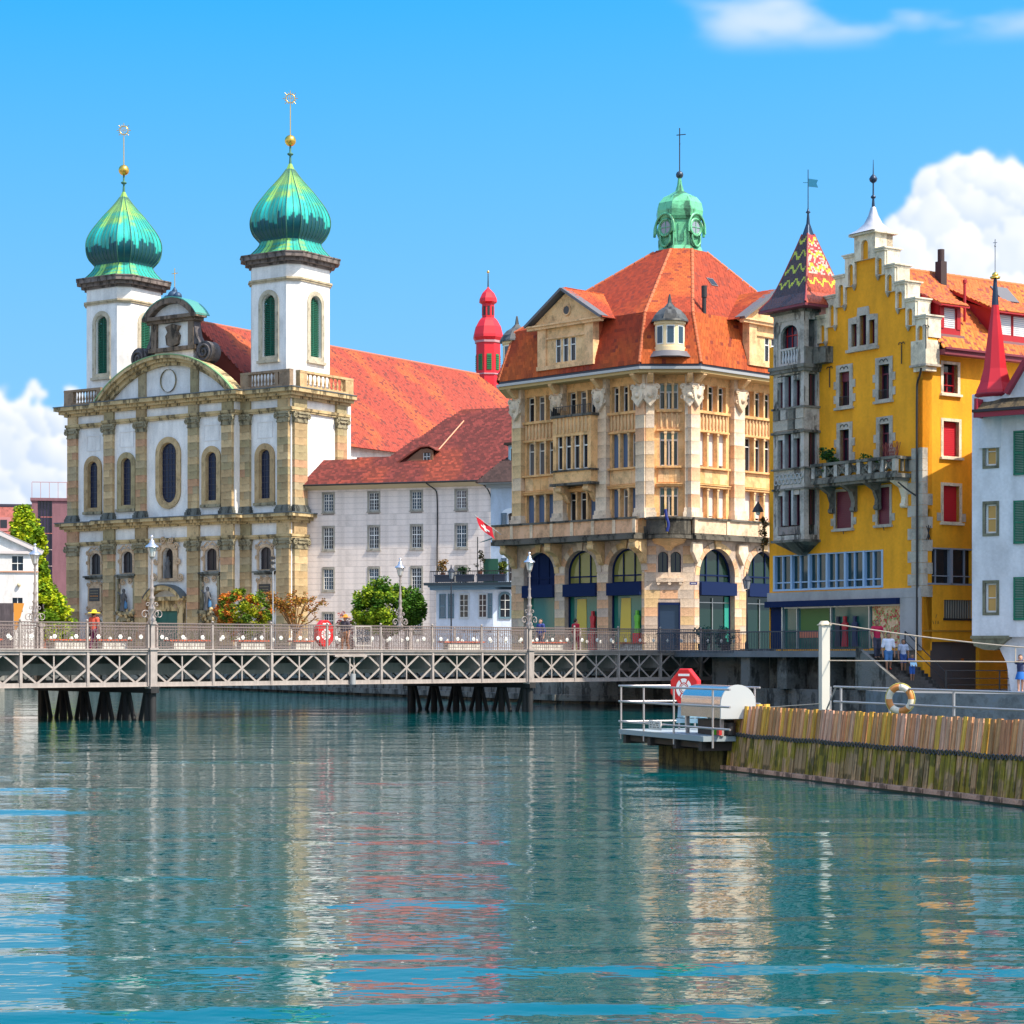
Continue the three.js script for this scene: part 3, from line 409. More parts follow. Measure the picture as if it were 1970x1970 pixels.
    part('niche_head', [-1, 1].flatMap(s => [spiral(x + s * 0.5, 10.2, RZ + 0.2, 0.32, 1.6, s, 0, 0.07), spiral(x + s * 0.95, 9.7, RZ + 0.22, 0.2, 1.4, -s, 1, 0.06)]), stucco, n, { kind: 'stuff' });
  }
  { // centre: ornate window with a statue above the main portal
    const x = -14.75, z = RZ, f = part('window', [ext(shapeOf(archPts(x - 1.3, x + 1.3, 10.1, 14.0, 1.2), [archHole(x - 0.75, x + 0.75, 10.4, 13.4, 0.7)]), z + 0.01, z + 0.22)], stucco, ch);
    part('pane', bx(x - 0.8, x + 0.8, 10.3, 13.5, z - 0.5, z - 0.46), M('church_glass_low', [0.02, 0.015, 0.02], 0.3), f);
    part('statue', [lathe([[0.36, 10.4], [0.3, 11.0], [0.22, 11.5], [0.3, 11.9], [0.1, 12.2], [0.15, 12.4], [0, 12.6]], 10, x, z + 0.1)], M('statue_grey', [0.10, 0.10, 0.11], 0.7, { t: 'stone' }), f);
    part('stucco_scroll', [-1, 1].flatMap(s => [spiral(x + s * 1.2, 13.5, z + 0.3, 0.36, 1.7, s, 0, 0.09), spiral(x + s * 0.5, 14.1, z + 0.3, 0.34, 1.6, -s, 1, 0.08), spiral(x + s * 1.45, 12.0, z + 0.25, 0.3, 1.6, -s, 2, 0.08), spiral(x + s * 1.75, 10.5, z + 0.25, 0.42, 1.7, s, 3, 0.09)]), stucco, f, { kind: 'stuff' });
    const p = part('portal', [bx(x - 2.3, x - 1.6, GY, 8.2, z, z + 0.5), bx(x + 1.6, x + 2.3, GY, 8.2, z, z + 0.5), bx(x - 2.6, x + 2.6, 8.2, 8.6, z, z + 0.8), bx(x - 1.6, x + 1.6, 7.2, 8.2, z, z + 0.3)], sandst, ch);
    const arc = []; for (let i = 0; i <= 14; i++) { const a = Math.PI * (0.14 + 0.72 * i / 14); arc.push([x + 2.75 * Math.cos(a) * 1.02, 7.45 + 2.25 * Math.sin(a)]); } const inn = arc.map(([a, b]) => [x + (a - x) * 0.86, 7.45 + (b - 7.45) * 0.8]).reverse();
    part('segmental_pediment', [ext(shapeOf([...arc, ...inn]), z, z + 1.0)], sandst, p); part('pediment_lead', [ext(shapeOf([...arc.map(([a, b]) => [a, b + 0.12]), ...arc.slice().reverse()]), z, z + 1.1)], lead, p); part('tympanum', ext(shapeOf([...inn.map(q => q)]), z + 0.02, z + 0.2), white, p);
    for (const s of [-0.8, 0.8]) part('door_leaf', bx(x + s - 0.79, x + s + 0.79, GY, 7.2, z + 0.02, z + 0.12), M('church_door', [0.02, 0.11, 0.09], 0.5), p);
    part('portal_scroll', [-1, 1].flatMap(s => [spiral(x + s * 2.0, 8.0, z + 0.55, 0.3, 1.5, s, 0, 0.07), spiral(x + s * 1.2, 7.7, z + 0.34, 0.22, 1.5, -s, 0, 0.06)]), stucco, p, { kind: 'stuff' });
  }
  // segmental gable over the centre
  {
    const cx = -14.8, R0 = 12.4, cy = 32.15 - R0, half = 9.25, arcAt = (r, n = 28) => { const a0 = Math.acos(clamp(half / R0, -1, 1)), o = []; for (let i = 0; i <= n; i++) { const a = lerp(a0, Math.PI - a0, i / n); o.push([cx + r * Math.cos(a), cy + r * Math.sin(a)]); } return o; };
    const band = (r0, r1, z0, z1) => ext(shapeOf([...arcAt(r1), ...arcAt(r0).reverse()]), z0, z1);
    const t = part('gable', [ext(shapeOf([[cx - half + 0.4, 28.0], ...arcAt(R0 - 0.7).reverse().filter(p => p[1] > 28.0), [cx + half - 0.4, 28.0]]), 0.3, RZ - 0.1)], white, ch);
    part('gable_cornice', [band(R0 - 0.95, R0 - 0.6, 0.2, RZ + 0.3), band(R0 - 0.6, R0 - 0.3, 0.2, RZ + 0.65), band(R0 - 0.3, R0, 0.2, RZ + 1.0)], sandst, t); part('gable_copper', band(R0, R0 + 0.1, RZ + 0.65, RZ + 1.05), M('copper_edge', [0.20, 0.36, 0.16], 0.5), t);
    for (const x of [-18.3, -11.35]) part('gable_strip', ext(shapeOf([[x - 0.5, 28.2], [x + 0.5, 28.2], [x + 0.5, cy + Math.sqrt((R0 - 0.9) ** 2 - (x + 0.5 - cx) ** 2)], [x - 0.5, cy + Math.sqrt((R0 - 0.9) ** 2 - (x - 0.5 - cx) ** 2)]]), RZ - 0.1, RZ + 0.08), pick(stones), t);
    const ov = new THREE.Shape(); ov.absellipse(cx, 29.75, 1.45, 1.55, 0, 6.2832); const oh = new THREE.Path(); oh.absellipse(cx, 29.75, 1.02, 1.12, 0, 6.2832, true); ov.holes.push(oh); part('oval_frame', ext(ov, RZ - 0.1, RZ + 0.12, { curveSegments: 24 }), capst, t); const of = new THREE.Shape(); of.absellipse(cx, 29.75, 1.02, 1.12, 0, 6.2832); part('oval_panel', ext(of, RZ - 0.12, RZ - 0.06, { curveSegments: 24 }), white, t);
    // crowning aedicule
    const a = part('crown_gable', [bx(-17.35, -12.25, 31.2, 36.0, -0.5, 0.2)], white, ch), brown = M('brown_stone', [0.20, 0.145, 0.11], 0.9, { t: 'weathered', bump: 0.015 });
    part('aedicule_frame', [bx(-17.6, -16.9, 33.1, 35.5, -0.6, 0.5), bx(-12.7, -12.0, 33.1, 35.5, -0.6, 0.5), bx(-17.9, -11.7, 32.7, 33.1, -0.6, 0.6), bx(-18.0, -11.6, 35.5, 35.8, -0.6, 0.7), bx(-18.4, -11.2, 35.8, 36.15, -0.6, 1.0)], brown, a);
    const seg = []; for (let i = 0; i <= 16; i++) { const q = Math.PI * (0.17 + 0.66 * i / 16); seg.push([-14.8 + 4.2 * Math.cos(q), 34.0 + 3.9 * Math.sin(q)]); } const sin = seg.map(([p, q]) => [-14.8 + (p + 14.8) * 0.84, 34.0 + (q - 34.0) * 0.86]).reverse(); part('aedicule_arch', [ext(shapeOf([...seg, ...sin]), -0.6, 0.95)], brown, a); part('aedicule_tympanum', ext(shapeOf(sin), -0.5, 0.25), white, a);
    part('copper_roof', [ext(shapeOf([...seg.map(([p, q]) => [p, q + 0.1]), ...seg.slice().reverse()]), -1.0, 1.0)], M('copper_small', [0.10, 0.36, 0.30], 0.45, { metalness: 0.3 }), a);
    part('cartouche', [ext(shapeOf([[-15.5, 33.4], [-14.8, 33.15], [-14.1, 33.4], [-13.95, 34.2], [-14.25, 34.6], [-13.95, 35.1], [-14.8, 35.3], [-15.65, 35.1], [-15.35, 34.6], [-15.65, 34.2]]), 0.2, 0.45, { bevelEnabled: true, bevelSize: 0.08, bevelThickness: 0.08 })], brown, a);
    for (const s of [-1, 1]) { const x = -14.8 + s * 4.35; part('volute', [fin(new THREE.CylinderGeometry(1.05, 1.05, 1.3, 20).rotateX(Math.PI / 2).translate(x, 32.3, 0)), spiral(x, 32.3, 0.72, 0.95, 2, s, s > 0 ? Math.PI : 0, 0.13), ext(shapeOf(s > 0 ? [[-12.3, 33.2], [-11.2, 33.15], [-11.7, 34.0], [-12.0, 35.4], [-12.3, 35.4]] : [[-17.3, 35.4], [-17.6, 35.4], [-17.9, 34.0], [-18.4, 33.15], [-17.3, 33.2]]), -0.5, 0.4)], M('volute_stone', [0.13, 0.115, 0.125], 0.9, { t: 'weathered' }), a); }
    const blue = M('verdigris_dark', [0.035, 0.07, 0.13], 0.5, { metalness: 0.3 }); part('finial_group', [ball(0.55, -15.1, 38.2, 0, 10), ball(0.42, -14.4, 38.1, 0.1, 8), ball(0.4, -15.8, 37.95, 0.1, 8), lathe([[0.9, 37.6], [0.6, 37.9], [0.2, 38.3], [0.28, 38.7], [0.1, 39.0], [0, 39.1]], 10, -14.9)], blue, a); part('gable_cross', [rod([-14.9, 39, 0], [-14.9, 40.9, 0], 0.035), rod([-15.3, 40.4, 0], [-14.5, 40.4, 0], 0.035)], gold, a);
  }
  balustrade(ch, -29.4, -24.2, 0.6, 28.17, 13, { piers: [[-29.4, -28.1], [-24.8, -24.2]], mat: M('balustrade_dark', [0.30, 0.21, 0.145], 0.88, { t: 'stone', bump: 0.01 }) });
  balustrade(ch, -5.6, 0.55, 0.6, 28.17, 15, { piers: [[-5.6, -4.6], [-1.35, -0.9], [-0.75, 0.55]], mat: M('balustrade_dark', [0.30, 0.21, 0.145], 0.88, { t: 'stone', bump: 0.01 }) });
  balustrade(ch, -0.6 + 0.95, 8.4, 0, 28.172, 13, { side: 0.55, piers: [[0.35, 1.4], [7.2, 8.4]] });
  // towers
  const H0 = 3.15, CH = 1.0, foot = (h, c) => { const s = new THREE.Shape(); [[h, h - c], [h - c, h], [-h + c, h], [-h, h - c], [-h, -h + c], [-h + c, -h], [h - c, -h], [h, -h + c]].forEach((p, i) => i ? s.lineTo(...p) : s.moveTo(...p)); return s; };
  const ring = (h, c, y0, y1) => fin(new THREE.ExtrudeGeometry(foot(h, c), { depth: y1 - y0, bevelEnabled: false }).rotateX(-Math.PI / 2).translate(0, y0, 0));
  const copperT = tex(256, (u, v) => { const col = Math.floor(u * 32), f = hash(col, 1, 4), st = fbm(u * 64, v * 6, 64, 4, 40, 6), n = fbm(u * 9, v * 9, 9, 4, 41), edge = 0.20 + 0.10 * hash(col, 5, 9) + 0.10 * (hash(Math.floor(u * 96), 3, 2) - 0.5), dark = sstep(edge + 0.012, edge - 0.012, v), y = sstep(0.50, 0.74, v + 0.5 * (n - 0.5) + 0.12 * (f - 0.5)); let r = lerp(0.22, 0.66, y), g = lerp(0.80, 0.86, y), b = lerp(0.74, 0.40, y); const k = 0.86 + 0.22 * (f - 0.5) + 0.34 * (st - 0.5); r *= k; g *= k; b *= k; return [lerp(r, 0.0, dark * 0.9), lerp(g, 0.27, dark * 0.9), lerp(b, 0.32, dark * 0.9)]; }, 1, { srgb: true });
  const copper = new THREE.MeshPhysicalMaterial({ map: copperT, roughness: 0.33, metalness: 0.12, side: THREE.DoubleSide }), seamM = M('copper_seam', [0.05, 0.17, 0.12], 0.6);
  const prof = [[3.3, 41.35], [2.95, 41.75], [2.62, 42.2], [2.42, 42.75], [2.62, 43.05], [2.95, 43.5], [3.15, 44.05], [3.22, 44.6], [3.18, 45.15], [3.0, 45.75], [2.68, 46.4], [2.24, 47.1], [1.72, 47.9], [1.2, 48.6], [0.72, 49.3], [0.34, 49.95], [0.14, 50.5]];
  const P8 = h => { const c = h * 0.32; return [[h, h - c], [h - c, h], [-h + c, h], [-h, h - c], [-h, -h + c], [-h + c, -h], [h - c, -h], [h, -h + c]]; };
  const per = (h, t) => { const q = P8(h), k = Math.floor(t * 8) % 8, f = t * 8 - Math.floor(t * 8), a = q[k], b = q[(k + 1) % 8]; return [lerp(a[0], b[0], f), lerp(a[1], b[1], f)]; };
  const dome = (() => { const pos = [], uv = [], n = 32; for (let i = 0; i + 1 < prof.length; i++) for (let k = 0; k < n; k++) { const a = per(prof[i][0], k / n), b = per(prof[i][0], (k + 1) / n), c = per(prof[i + 1][0], (k + 1) / n), d = per(prof[i + 1][0], k / n), y0 = prof[i][1], y1 = prof[i + 1][1], v0 = clamp((y0 - 42.7) / 7.8), v1 = clamp((y1 - 42.7) / 7.8), sk = y1 <= 42.8; const vv = sk ? [0.50, 0.56] : [Math.max(0.02, v0), v1]; const A = [a[0], y0, a[1], k / n, vv[0]], B = [b[0], y0, b[1], (k + 1) / n, vv[0]], Cc = [c[0], y1, c[1], (k + 1) / n, vv[1]], D = [d[0], y1, d[1], k / n, vv[1]]; for (const q of [A, Cc, B, A, D, Cc]) { pos.push(q[0], q[1], q[2]); uv.push(q[3], q[4]); } } const g = new THREE.BufferGeometry(); g.setAttribute('position', new THREE.Float32BufferAttribute(pos, 3)); g.setAttribute('uv', new THREE.Float32BufferAttribute(uv, 2)); g.computeVertexNormals();
    // smooth normals up the gores, keep the arrises: average per (k, side) columns
    const nrm = g.attributes.normal, key = new Map(); for (let i = 0; i < nrm.count; i++) { const face = Math.floor(Math.floor(i / 6) % 32 / 4), kk = face + '_' + g.attributes.position.getY(i).toFixed(3); if (!key.has(kk)) key.set(kk, V(0, 0, 0)); key.get(kk).add(V(nrm.getX(i), nrm.getY(i), nrm.getZ(i))); } for (let i = 0; i < nrm.count; i++) { const face = Math.floor(Math.floor(i / 6) % 32 / 4), v = key.get(face + '_' + g.attributes.position.getY(i).toFixed(3)).clone().normalize(); nrm.setXYZ(i, v.x, v.y, v.z); } return g; })();
  const seams = []; for (let k = 0; k < 32; k++) { const big = Math.floor(k / 4) % 2 === 1; for (const f of big ? [0, 0.5] : (k % 4 === 0 ? [0] : (k % 4 === 2 ? [0] : []))) { const t = (k + f) / 32; if (k % 4 === 0 && f === 0) { /* arris */ } const pts = prof.filter(p => p[0] > 0.3).map(p => { const q = per(p[0] * 1.006, t); return [q[0], p[1], q[1]]; }); seams.push(tube(pts, k % 4 === 0 && !f ? 0.055 : 0.03, 4, 34)); } }
  const seamG = merge(seams);
  const faceG = ext(shapeOf([[-H0 + CH, 28.0], [H0 - CH, 28.0], [H0 - CH, 40.3], [-H0 + CH, 40.3]], [archHole(-0.82, 0.82, 31.5, 37.4, 0.82)]), H0 - 0.5, H0), chG = (() => { const g = new THREE.BoxGeometry(CH * 1.4142, 12.3, 0.3); g.translate(0, 34.15, (H0 - CH / 2) * 1.4142 - 0.15); return fin(g.rotateY(Math.PI / 4)); })();
  const louv = [bx(-0.03, 0.03, 31.5, 37.3, -0.02, 0.05)]; for (let y = 31.6; y < 37.1; y += 0.17) { const w = y > 36.6 ? Math.sqrt(Math.max(0.04, 0.67 - (y - 36.58) ** 2)) : 0.8; const g = new THREE.BoxGeometry(2 * w, 0.02, 0.2); g.rotateX(0.7); g.translate(0, y, 0); louv.push(fin(g)); } const louvG = merge(louv);
  const surround = ext(shapeOf(archPts(-1.25, 1.25, 31.0, 37.85, 1.25, 14), [archHole(-0.82, 0.82, 31.5, 37.4, 0.82, 14)]), H0, H0 + 0.1), sillG = bx(-1.35, 1.35, 30.85, 31.1, H0, H0 + 0.28);
  for (const tx of [-25.95, -3.65]) {
    const faces = []; for (let k = 0; k < 4; k++) { faces.push(faceG.clone().rotateY(k * Math.PI / 2), chG.clone().rotateY(k * Math.PI / 2)); }
    const t = part('tower', faces, white, ch, { at: [tx, 0, -4.2] });
    part('tower_inside', ring(H0 - 1.3, 0.5, 28.2, 40), M('room_plaster', [0.34, 0.32, 0.29], 0.9), t);
    part('string_course', [ring(H0 + 0.12, CH, 38.55, 38.72), ring(H0 + 0.2, CH, 38.72, 38.9)], M('string_stone', [0.50, 0.42, 0.30], 0.9, { t: 'stone' }), t);
    part('tower_cornice', [ring(H0 + 0.15, CH, 40.15, 40.4), ring(H0 + 0.45, CH * 1.1, 40.4, 40.75), ring(H0 + 0.8, CH * 1.2, 40.75, 41.15), ring(H0 + 0.86, CH * 1.2, 41.15, 41.27)], M('cornice_brown', [0.20, 0.16, 0.15], 0.85, { t: 'weathered' }), t);
    for (let k = 0; k < 4; k++) { const f = part('belfry_window', [surround, sillG], M('surround_stone', [0.50, 0.45, 0.36], 0.9, { t: 'stone' }), t); f.rotation.y = k * Math.PI / 2; const l = part('louvre_shutter', louvG, shutterG, t, { kind: 'stuff' }); l.rotation.y = k * Math.PI / 2; l.position.set(Math.sin(k * Math.PI / 2) * (H0 - 0.32), 0, Math.cos(k * Math.PI / 2) * (H0 - 0.32)); }
    part('onion_dome', dome, copper, t); part('dome_seam', seamG, seamM, t, { kind: 'stuff' });
    part('finial', [lathe([[0.16, 50.3], [0.11, 51.0], [0.09, 51.25], [0.3, 51.4], [0.3, 51.5], [0.1, 51.62], [0.1, 52.25]], 10)], seamM, t); part('gold_ball', ball(0.55, 0, 52.75, 0, 16), gold, t);
    const em = [rod([0, 53.2, 0], [0, 56.1, 0], 0.05, 6), torus(0.42, 0.05, 0, 56.85, 0, 6, 20)]; for (let k = 0; k < 16; k++) { const a = k * Math.PI / 8; em.push(rod([Math.cos(a) * 0.44, 56.85 + Math.sin(a) * 0.44, 0], [Math.cos(a) * (k % 2 ? 0.6 : 0.74), 56.85 + Math.sin(a) * (k % 2 ? 0.6 : 0.74), 0], 0.035, 4)); } em.push(rod([0, 56.5, 0], [0, 57.2, 0], 0.03, 4), rod([-0.2, 56.7, 0], [-0.2, 57.05, 0], 0.03, 4), rod([0.2, 56.7, 0], [0.2, 57.05, 0], 0.03, 4), rod([-0.2, 56.87, 0], [0.2, 56.87, 0], 0.025, 4)); const e = part('sunburst_emblem', em, gold, t); e.rotation.y = 34.3 * Math.PI / 180;
  }
  // nave roof
  const tint = (a, r, x, y) => { const o = sstep(0.52, 0.72, a) * 0.8, l = 0.8 + 0.45 * r; return r < 0.12 ? [0.17, 0.03, 0.02] : [lerp(0.31, 0.42, o) * l, lerp(0.042, 0.085, o) * l, lerp(0.022, 0.02, o) * l]; };
  const base = M('roof_under', [0.20, 0.035, 0.02], 0.9), y1 = 36.05, ye = 23.4, xr = -0.35, xl = -29.25, zf = -2.6, zb = -51.2, ze = -61;
  const roof = part('nave_roof', [poly3([[xr, ye, zf], [xr, ye, ze], [-14.8, y1, zb], [-14.8, y1, zf]]), poly3([[xl, ye, ze], [xl, ye, zf], [-14.8, y1, zf], [-14.8, y1, zb]]), poly3([[xr, ye, ze], [xl, ye, ze], [-14.8, y1, zb]]), poly3([[xl, ye, zf], [xr, ye, zf], [-14.8, y1, zf]]), poly3([[xl, ye, zf], [xl, ye, ze], [xr, ye, ze], [xr, ye, zf]])], base, ch);
  tiles(ch, [[xr, ye, zf], [xr, ye, ze], [-14.8, y1, zb], [-14.8, y1, zf]], tint, { w: 0.34, rh: 0.32, seed: 3 });
  tiles(ch, [[xr, ye, ze], [xl, ye, ze], [-14.8, y1, zb]], tint, { w: 0.34, rh: 0.32, seed: 4 });
  const rid = []; for (let z = zf; z > zb; z -= 0.5) rid.push(fin(new THREE.CylinderGeometry(0.16, 0.19, 0.52, 7, 1).rotateX(Math.PI / 2).translate(-14.8, y1 + 0.02, z - 0.25))); part('ridge_tile', rid, M('ridge_clay', [0.40, 0.13, 0.08], 0.85), roof, { kind: 'stuff' });
  part('nave_window', [ext(shapeOf(archPts(11.0, 15.4, 17, 22.6, 2.2), [archHole(11.5, 14.9, 17, 22.1, 1.7)]), -1.03, -0.85)], stucco, ch).rotation.y = Math.PI / 2;
}
// slim red ridge turret behind the church roof
{
  const t = thing('ridge_turret', 'slim crimson turret with two domed caps rising behind the church roof', 'turret', [(939 - 985) / 4100 * 254, 31, -254], 0.5); t.y0 = 30; t.scale.setScalar(1.065);
  const red = M('turret_red', [0.62, 0.012, 0.025], 0.5), dk = red, oct = (r, y0, y1, r2 = r) => flat(new THREE.CylinderGeometry(r2, r, y1 - y0, 8).translate(0, (y0 + y1) / 2, 0));
  part('shaft', [oct(1.45, 30, 35.0), oct(1.42, 35.0, 38.6)], dk, t); part('band', [oct(1.55, 34.9, 35.05), oct(1.55, 38.5, 38.75)], M('turret_pale', [0.45, 0.25, 0.28], 0.6), t);
  part('lower_dome', [flat(new THREE.LatheGeometry([[1.45, 38.6], [1.75, 39.1], [1.72, 39.4], [1.5, 40.3], [1.1, 41.0], [0.85, 41.3]].map(p => new THREE.Vector2(...p)), 8))], red, t);
  const l = part('lantern', [oct(0.72, 41.3, 43.0)], dk, t); part('upper_dome', [flat(new THREE.LatheGeometry([[0.75, 42.9], [1.05, 43.1], [1.0, 43.5], [0.7, 44.1], [0.2, 44.6], [0.08, 44.8]].map(p => new THREE.Vector2(...p)), 8))], red, t);
  for (let k = 0; k < 8; k++) { const a = k * Math.PI / 4 + Math.PI / 8; const w = part('louvre', [bx(-0.26, 0.26, 35.4, 37.2, 1.32, 1.36), ...[0, 1, 2, 3, 4, 5, 6].map(i => bx(-0.25, 0.25, 35.5 + i * 0.24, 35.56 + i * 0.24, 1.36, 1.42))], M('turret_green', [0.02, 0.17, 0.06], 0.6), t); w.rotation.y = a; const o = part('lantern_opening', bx(-0.14, 0.14, 41.6, 42.6, 0.66, 0.69), blackIron, l); o.rotation.y = a; }
  part('spike', [lathe([[0.08, 44.7], [0.05, 46.3], [0.0, 46.35]], 6)], blackIron, t); part('gold_ball', ball(0.16, 0, 46.5, 0, 8), gold, t);
}
// ---------------------------------------------------------------- convent wing beside the church
const glassDark = M('window_glass', [0.015, 0.02, 0.03], 0.06), greyFrame = M('grey_frame', [0.36, 0.34, 0.31], 0.85, { t: 'stone' }), whitePaint = M('white_paint', [0.78, 0.77, 0.75], 0.5);
// window with stone surround, casement bars and a recessed pane; origin at the middle of the opening, on the wall face
const wcache = {};
function casement(parent, x, y, w, h, o = {}) {
  const k = [w, h, o.cols, o.rows, o.sur, o.bar, o.mid, o.rec].join('_');
  if (!wcache[k]) {
    const S = o.sur ?? 0.13, rec = o.rec ?? 0.16, bw = o.bar ?? 0.045, fr = [], sur = [], cols = o.cols || 2, rows = o.rows || 2;
    if (S) sur.push(ext(shapeOf([[-w / 2 - S, -h / 2 - S], [w / 2 + S, -h / 2 - S], [w / 2 + S, h / 2 + S], [-w / 2 - S, h / 2 + S]], [rectHole(-w / 2, w / 2, -h / 2, h / 2)]), -rec, 0.035), bx(-w / 2 - S - 0.06, w / 2 + S + 0.06, -h / 2 - S - 0.07, -h / 2 - S + 0.02, 0, 0.11));
    const z = -rec + 0.05; fr.push(bx(-w / 2, -w / 2 + 0.05, -h / 2, h / 2, z - 0.05, z), bx(w / 2 - 0.05, w / 2, -h / 2, h / 2, z - 0.05, z), bx(-w / 2, w / 2, -h / 2, -h / 2 + 0.05, z - 0.05, z), bx(-w / 2, w / 2, h / 2 - 0.05, h / 2, z - 0.05, z));
    for (let i = 1; i < cols; i++) { const xx = -w / 2 + w * i / cols, b = (o.mid && i * 2 === cols) ? bw * 2.0 : bw * 0.8; fr.push(bx(xx - b / 2, xx + b / 2, -h / 2, h / 2, z - 0.05, z + (o.mid && i * 2 === cols ? 0.02 : 0))); }
    for (let j = 1; j < rows; j++) { const yy = -h / 2 + h * j / rows, b = (o.tran && j === o.tran) ? bw * 2.2 : bw * 0.7; fr.push(bx(-w / 2, w / 2, yy - b / 2, yy + b / 2, z - 0.045, z + (o.tran === j ? 0.015 : -0.004))); }
    wcache[k] = { sur: sur.length ? merge(sur) : null, fr: merge(fr), pane: bx(-w / 2, w / 2, -h / 2, h / 2, -rec - 0.02, -rec), rec };
  }
  const g = wcache[k];
  const f = part('window', g.fr, o.frame || whitePaint, parent, { at: [x, y, o.z || 0] });
  if (g.sur) part('surround', g.sur, o.surM || greyFrame, f);
  part('pane', g.pane, o.glass || glassDark, f);
  if (o.blind) part('blind', bx(-w / 2 + 0.03, w / 2 - 0.03, h / 2 - h * o.blind, h / 2 - 0.02, -g.rec + 0.055, -g.rec + 0.075), o.blindM, f);
  return f;
}
const clayDark = (a, r) => { const l = 0.55 + 0.75 * r * r, o = sstep(0.5, 0.7, a); return [lerp(0.17, 0.27, o) * l, lerp(0.028, 0.045, o) * l, 0.022 * l]; };
{
  const cv = building('convent_wing', 'long off-white convent wing with grooved walls and dark red tiled roof', 'building', 588, 203, 18.5, GY);
  const wallC = M('convent_wall', [0.84, 0.73, 0.67], 0.9, { t: 'plaster', bump: 0.006 }), joint = M('convent_joint', [0.36, 0.31, 0.29], 0.95);
  const cols = [2.35, 7.0, 11.3, 15.75], rows = [[16.55, 18.2], [12.95, 15.0], [9.1, 11.05], [5.1, 6.85]], W = 0.98, holes = [];
  for (const x of cols) for (const [a, b] of rows) holes.push(rectHole(x - W / 2, x + W / 2, a, b));
  part('back_wall', [ext(shapeOf([[0, GY], [20, GY], [20, 18.9], [0, 18.9]], holes), -0.5, -0.02), bx(0, 20, GY, 18.9, -14, -0.9), bx(0, 0.4, GY, 18.9, -0.9, -0.5), bx(19.6, 20, GY, 18.9, -0.9, -0.5)], joint, cv);
  const ch = 0.545; for (let k = 0; k < 29; k++) { const y0 = GY + k * ch, y1 = Math.min(18.7, y0 + ch - 0.02); if (y0 > 18.6) break; const cuts = []; for (const x of cols) for (const [a, b] of rows) if (b > y0 && a < y1) cuts.push([x - W / 2 - 0.1, x + W / 2 + 0.1]); let x = 0.0; for (const [a, b] of [...cuts, [20, 20]]) { if (a - x > 0.05) part('course', sbox(a - x, y1 - y0, 0.04), wallC, cv, { at: [(x + a) / 2, (y0 + y1) / 2, -0.012 + rr(-0.002, 0.002)] }); x = b; } }
  for (const x of cols) for (const [a, b] of rows) casement(cv, x, (a + b) / 2, W, b - a, { cols: 4, rows: 5, mid: true, tran: 3, sur: 0.17, z: 0.01, bar: 0.034, glass: pick([glassDark, glassDark, M('glass_curtain', [0.14, 0.14, 0.15], 0.08), M('glass_teal', [0.02, 0.05, 0.08], 0.05)]) });
  part('eaves_cove', [ext(shapeOf([[0, 0], [0.85, 0.32], [0.85, 0.42], [0, 0.42]]), -20.6, 0.4).rotateY(-Math.PI / 2).translate(0, 18.55, 0).scale(1, 1, 1)].map(g => planarUV(g)), M('cove_cream', [0.52, 0.44, 0.30], 0.9), cv);
  const t = Math.tan(38 * Math.PI / 180), sl = (x, y) => [x, y, 0.9 - (y - 19.0) / t];
  const pts = [sl(-0.9, 19), sl(20.8, 19), sl(20.8, 26.85), sl(17.54, 26.84), sl(12.39, 26.65), sl(7.44, 21.7), sl(0.46, 21.6)];
  const under = M('roof_boarding', [0.26, 0.12, 0.07], 0.9);
  const roof = part('roof', [poly3(pts), poly3([sl(12.39, 26.65), sl(20.8, 26.85), [20.8, 19, -20], [7, 19, -20]]), poly3([sl(12.39, 26.65), [7, 19, -20], sl(7.44, 21.7)]), poly3([sl(0.46, 21.6), sl(7.44, 21.7), [7, 19, -6.6], [0.3, 19, -6.6]])], under, cv);
  tiles(cv, pts, clayDark, { w: 0.3, rh: 0.28, seed: 9 });
  tiles(cv, [[-0.9, 19, 0.9], sl(0.46, 21.6), [-0.2, 19, -6.0]], (a, r) => { const l = 0.8 + 0.4 * r; return [0.45 * l, 0.09 * l, 0.05 * l]; }, { w: 0.27, rh: 0.24 });
  const gut = tube([[-0.9, 18.98, 0.98], [10, 18.98, 0.98], [20.6, 18.98, 0.98]], 0.09, 6); part('gutter', gut, blackIron, cv);
  part('downpipe', [tube([[12.6, 18.9, 0.95], [13.0, 18.6, 0.85], [13.35, 18.2, 0.25], [13.4, 17.6, 0.12], [13.4, 11, 0.12], [13.4, GY, 0.12]], 0.07, 6, 60)], blackIron, cv); part('downpipe', [tube([[17.5, 18.9, 0.95], [18.3, 18.5, 0.6], [18.75, 17.5, 0.2], [18.8, 16, 0.14], [18.8, 8, 0.14]], 0.07, 6, 50)], blackIron, cv);
  part('church_drain', [rod([0.08, GY, 0.12], [0.08, 14.2, 0.12], 0.06)], blackIron, cv);
